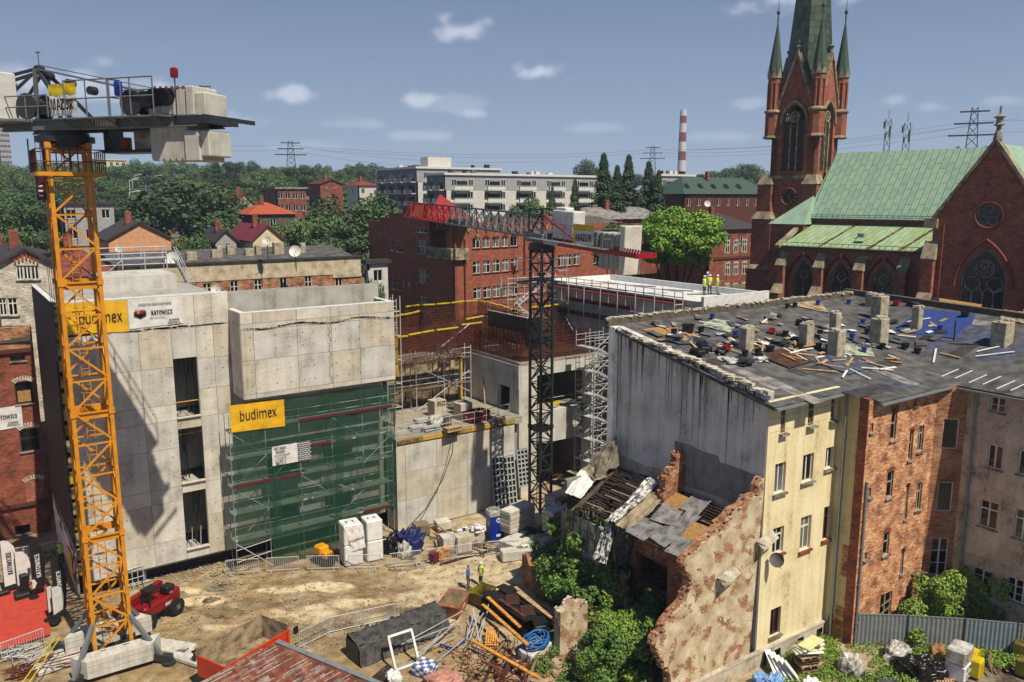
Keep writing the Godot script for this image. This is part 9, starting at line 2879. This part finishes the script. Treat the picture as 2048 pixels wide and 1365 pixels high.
func b_sheet() -> void:
	single("roof_sheet", "white corrugated sheet lying in the ruin's garden", "sheet", sheet(gp(1185,1290) + V(0,0.3,0), gp(1260,1310) + V(0,0.3,0), gp(1265,1285) + V(0,0.5,0), gp(1190,1262) + V(0,0.5,0),14,4,0.05,195),M.sheet_white)

# ---------- people, flags, bicycle ----------
func nets(bones: Array, cell: float, tone: Callable) -> MB:   # tapered capsules joined by a smooth minimum, meshed as surface nets
	var lo := V(9,9,9)
	var hi := -lo
	for q in bones:
		for k in 2:
			lo = lo.min(q[k] - Vector3.ONE * (maxf(q[2], q[3]) + 0.06)); hi = hi.max(q[k] + Vector3.ONE * (maxf(q[2], q[3]) + 0.06))
	var n := Vector3i(((hi - lo) / cell).ceil()) + Vector3i.ONE
	var f := PackedFloat32Array()
	f.resize(n.x * n.y * n.z)
	f.fill(9.0)
	for q in bones:
		var a: Vector3 = q[0]
		var d: Vector3 = q[1] - a
		var dd := maxf(d.length_squared(),1e-6)
		var m := Vector3.ONE * (maxf(q[2], q[3]) + 0.05)
		var i0 := Vector3i(((a.min(q[1]) - m - lo) / cell).floor()).max(Vector3i.ZERO)
		var i1 := Vector3i(((a.max(q[1]) + m - lo) / cell).ceil()).min(n - Vector3i.ONE)
		var wide: float = q[4] if q.size() > 4 else 1.0
		for z in range(i0.z, i1.z + 1):
			for y in range(i0.y, i1.y + 1):
				for x in range(i0.x, i1.x + 1):
					var p := lo + V(x, y, z) * cell
					var t := clampf((p - a).dot(d) / dd,0.0,1.0)
					var e := p - a - d * t
					e.z *= wide
					var s: float = e.length() - lerpf(q[2], q[3], t)
					var k := (z * n.y + y) * n.x + x
					var h := maxf(0.03 - absf(s - f[k]),0.0)
					f[k] = minf(s, f[k]) - h * h / 0.12
	var at := {}
	var b := MB.new()
	b.tint = true
	var vs := PackedVector3Array()
	var off := [0,1, n.x, n.x + 1, n.x * n.y, n.x * n.y + 1, n.x * n.y + n.x, n.x * n.y + n.x + 1]
	for z in n.z - 1:
		for y in n.y - 1:
			for x in n.x - 1:
				var k := (z * n.y + y) * n.x + x
				var c := Vector3.ZERO
				var w := 0
				for i in 8:
					for ax in [1,2,4]:
						if i & ax: continue
						var s0 := f[k + off[i]]
						var s1 := f[k + off[i | ax]]
						if (s0 < 0) != (s1 < 0):
							var p := V(i & 1,(i >> 1) & 1, i >> 2)
							p[0 if ax == 1 else (1 if ax == 2 else 2)] += s0 / (s0 - s1)
							c += p; w += 1
				if w > 0:
					at[k] = vs.size(); vs.append(lo + (V(x, y, z) + c / w) * cell)
	var nn := PackedVector3Array()
	nn.resize(vs.size())
	var faces := []
	var st := [1, n.x, n.x * n.y]
	for k in at:
		for ax in 3:
			if (f[k] < 0) == (f[k + st[ax]] < 0): continue
			var u: int = st[(ax + 1) % 3]
			var w: int = st[(ax + 2) % 3]
			if not (at.has(k - u) and at.has(k - w) and at.has(k - u - w)): continue
			var q := [at[k], at[k - u], at[k - u - w], at[k - w]]
			if f[k] >= 0: q.reverse()
			var m := (vs[q[2]] - vs[q[0]]).cross(vs[q[3]] - vs[q[1]])
			for i in q: nn[i] += m
			faces.append(q)
	for q in faces:
		b.col = tone.call(vs[q[0]])
		b.tri_n(vs[q[0]], vs[q[1]], vs[q[2]], nn[q[0]].normalized(), nn[q[1]].normalized(), nn[q[2]].normalized()); b.tri_n(vs[q[0]], vs[q[2]], vs[q[3]], nn[q[0]].normalized(), nn[q[2]].normalized(), nn[q[3]].normalized())
	return b
func person(label: String, at: Vector3, turn: float, top: Color, legs: Color, vest: bool, helmet: bool, le: Vector3, lh: Vector3, re: Vector3, rh: Vector3, group := "") -> void:
	var t := thing("person", label, "person", at, turn, group)
	var skin := Color(0.42,0.24,0.16)
	var bones := [[V(-0.09,0.92,0),V(-0.11,0.5,0.03),0.095,0.065],[V(-0.11,0.5,0.03),V(-0.12,0.09,-0.01),0.065,0.045],[V(-0.12,0.05,-0.02),V(-0.14,0.04,0.15),0.05,0.045],[V(0.09,0.92,0),V(0.12,0.5,0.05),0.095,0.065],[V(0.12,0.5,0.05),V(0.13,0.09,0.02),0.065,0.045],[V(0.13,0.05,0.01),V(0.16,0.04,0.18),0.05,0.045],
		[V(0,0.95,0),V(0,1.2,0),0.15,0.15,1.3],[V(0,1.2,0),V(0,1.38,0),0.16,0.15,1.35],[V(-0.14,1.42,0),V(0.14,1.42,0),0.08,0.08],[V(0,1.44,0),V(0,1.55,0.02),0.055,0.055],[V(0,1.6,0.03),V(0,1.68,0.015),0.078,0.088],[V(0,1.61,0.11),V(0,1.59,0.12),0.018,0.018],
		[V(-0.19,1.41,0), le,0.058,0.045],[le, lh,0.045,0.032],[V(0.19,1.41,0), re,0.058,0.045],[re, rh,0.045,0.032]]
	for s in [[lh, le],[rh, re]]:
		var d: Vector3 = (s[0] - s[1]).normalized()
		var x := d.cross(V(0,0,1) if absf(d.z) < 0.8 else V(0,1,0)).normalized()
		bones.append([s[0], s[0] + d * 0.06,0.034,0.036])
		for i in 4: bones.append([s[0] + d * 0.08 + x * 0.018 * (i - 1.5), s[0] + d * (0.15 - 0.012 * absf(i - 1.5)) + x * 0.02 * (i - 1.5),0.011,0.009])
		bones.append([s[0] + d * 0.03 + x * 0.03, s[0] + d * 0.08 + x * 0.055,0.013,0.01])
	part(t, "body", nets(bones,0.022, func(p: Vector3) -> Color:
		if p.y < 0.11: return Color(0.04,0.035,0.03)
		if p.y > 1.5 or p.distance_to(lh) < 0.2 or p.distance_to(rh) < 0.2: return Color(0.06,0.045,0.035) if p.y > 1.66 and p.z < 0.06 or p.y > 1.72 else skin
		return legs if p.y < 0.97 else top),M.cloth)
	for x in [-0.033,0.033]: brick_of(t, "eye",V(x,1.65,0.105),V(0.02,0.012,0.01),M.ink)
	brick_of(t, "mouth",V(0,1.56,0.102),V(0.045,0.01,0.01),M.formwork_red)
	if vest:
		part(t, "vest", nets([[V(0,0.88,0),V(0,1.2,0),0.19,0.185,1.25],[V(0,1.2,0),V(0,1.36,0),0.19,0.18,1.3],[V(-0.15,1.4,0),V(0.15,1.4,0),0.1,0.1]],0.03, func(p: Vector3) -> Color: return Color(0.6,0.6,0.58) if absf(p.y - 1.05) < 0.025 or absf(p.y - 1.2) < 0.025 else Color(0.55,0.86,0.02)),M.cloth)
	if helmet:
		var b := MB.new()
		b.lathe(V(0,1.68,0.01),[[0.15,0.0],[0.118,0.02],[0.115,0.07],[0.085,0.12],[0.03,0.145],[0.0,0.147]],14)
		part(t, "helmet", b,M.helmet_white)
func folk() -> void:
	var dk := Color(0.02,0.025,0.04)
	var toward := func(p: Vector3) -> float: return rad_to_deg(atan2(-p.x,-p.z))
	var g := gp(936,1178)
	person("person in blue shirt and grey trousers gesturing on the pale clay",V(g.x,0, g.z), toward.call(g) + 70.0, Color(0.03,0.12,0.42), Color(0.16,0.13,0.11), false, false,V(-0.3,1.16,0.12),V(-0.16,1.2,0.4),V(0.28,1.13,0.0),V(0.26,0.9,0.14))
	g = gp(962,1172)
	person("person in yellow vest, white helmet and dark trousers listening on the clay",V(g.x,0, g.z), toward.call(g) - 50.0, Color(0.2,0.16,0.14), dk, true, true,V(-0.28,1.14,0.0),V(-0.14,0.98,0.2),V(0.28,1.14,0.0),V(0.16,0.98,0.2))
	g = gp(123,1126)
	person("person in yellow vest and white helmet seen from behind near the bicycle",V(g.x,0, g.z), toward.call(g) + 165.0, dk, dk, true, true,V(-0.27,1.13,0.05),V(-0.2,0.95,0.22),V(0.27,1.13,0.05),V(0.2,0.95,0.22))
	var ry := 18.06
	for i in 4:
		g = gp([1408,1419,1434,1414][i],[590,587,588,581][i], ry)
		person(["person in yellow vest with bent arms, first by the scaffold on the white roof", "person in yellow vest and dark trousers in the middle of the rooftop group", "person in yellow vest and pale trousers pointing, at the parapet corner", "person in white helmet mostly hidden behind the rooftop group"][i],V(g.x, ry, g.z), toward.call(g) + [60.0,30.0,70.0,10.0][i], Color(0.25,0.22,0.2), dk if i != 2 else Color(0.3,0.3,0.3), i < 3, true,V(-0.28,1.14,0.05),V(-0.12,1.12,0.26),V(0.28,1.14,0.05),V(0.14,1.14,0.28) if i != 2 else V(0.36,1.22,0.34))
	# red carpet, feather flags and their feet
	var b := MB.new()
	b.quad(V(-6,0.13,-54.0),V(3.3,0.13,-55.2),V(3.9,0.13,-63.2),V(-6,0.13,-63.6))
	single("red_carpet", "bright red carpet laid on the ground before the flags", "carpet", b,M.carpet_red)
	for k in 6:
		var a := [[10,1192,26,1082,4, "white", "KATOWICKIE", "tall white feather flag with black lettering on the red carpet"],[36,1190,36,1108,2.6, "white", "", "short white feather flag with faint print"],[68,1200,72,1088,3.6, "black", "KATOWICE", "black feather flag with white lettering and a pixel heart"],[112,1245,120,1118,4, "black", "KATOWICE", "black flag cloth with white lettering nearest the crane mast"],[98,1245,92,1180,2.2, "white", "", "narrow white feather flag edge-on beside the black flag"],[108,1250,108,1180,2.4, "white", "", "small white feather flag with thin print by the crane base"]][k] as Array
		var p := gp(a[0], a[1])
		var t := thing("feather_flag", a[7], "flag",V(p.x,0.13, p.z),8 + k * 6)
		var h: float = pd(a[2], a[3],Vector2(p.x, p.z).length()).y
		rod(t, "pole",V(0,0,0),V(0.02, h,0),0.025,M.steel_dark)
		var poly := PackedVector2Array([Vector2(0.03,0.5),Vector2(0.75,0.55),Vector2(0.95, h * 0.6),Vector2(0.8, h * 0.85),Vector2(0.5, h * 0.97),Vector2(0.2, h),Vector2(0.03, h)])
		b = MB.new()
		b.extrude(poly, T(V(0,0,-0.005)),0.01)
		part(t, "cloth", b,M.banner_white if a[5] == "white" else M.banner_black)
		if a[6] != "": lettering(t, a[6],0.42, Transform3D(Basis(V(0,0,1), PI / 2),V(0.45, h * 0.55,0.02)),M.ink if a[5] == "white" else M.banner_white, "Droid Sans", true, h * 0.42)
		if a[5] == "black": pixel_heart(t, Transform3D(Basis(V(0,0,1), PI / 2),V(0.3, h * 0.25,0.02)),0.07,M.banner_white)
		b = MB.new()
		b.lathe(Vector3.ZERO,[[0.0,0.0],[0.32,0.0],[0.3,0.08],[0.0,0.1]],12)
		part(t, "foot", b,M.black)
	for k in 3: boxes("flight_case", "black box standing on the red carpet by the flags", "box", gp([50,46,5][k],[1188,1200,1195][k]) + V(0,0.13,0),[V(0.5,1.3,0.5),V(1.0,0.35,0.5),V(0.8,0.3,0.4)][k],M.black,10, "black boxes on the red carpet")
	var p := gp(98,1128)
	var t := thing("bicycle", "dark bicycle parked beside the person in the yellow vest", "bicycle",V(p.x,0, p.z),20)
	for x in [-0.52,0.52]:
		ring(t, Transform3D.IDENTITY,V(x,0.35,0),0.33,0.025,M.rubber, "wheel")
		for i in 4: rod(t, "spoke",V(x,0.35,0) - Basis(V(0,0,1), PI * i / 4.0) * V(0.32,0,0),V(x,0.35,0) + Basis(V(0,0,1), PI * i / 4.0) * V(0.32,0,0),0.006,M.galvanised)
	for q in [[V(-0.52,0.35,0),V(-0.15,0.8,0)],[V(-0.15,0.8,0),V(0.38,0.85,0)],[V(-0.05,0.3,0),V(0.38,0.85,0)],[V(-0.05,0.3,0),V(-0.2,0.95,0)],[V(-0.52,0.35,0),V(-0.05,0.3,0)],[V(0.52,0.35,0),V(0.36,1.0,0)]]: rod(t, "frame_tube", q[0], q[1],0.022,M.black)
	rod(t, "handlebar",V(0.34,1.02,-0.28),V(0.34,1.02,0.28),0.018,M.black)
	brick_of(t, "saddle",V(-0.2,0.98,0),V(0.26,0.06,0.15),M.black, Basis.IDENTITY, "block")

func _ready() -> void:
	rng.seed = 20240
	stage()
	make_materials()
	ground()
	concrete_building()
	hoardings()
	netted_scaffold()
	terrace_block()
	frame_block()
	rear_block()
	site_scaffolds()
	yellow_crane(); black_crane()
	tenement(); roof_clutter()
	church(); school()
	apartments(); skyline(); trees()
	ruin(); greenery()
	site_items(); foreground(); right_yard()
	folk()
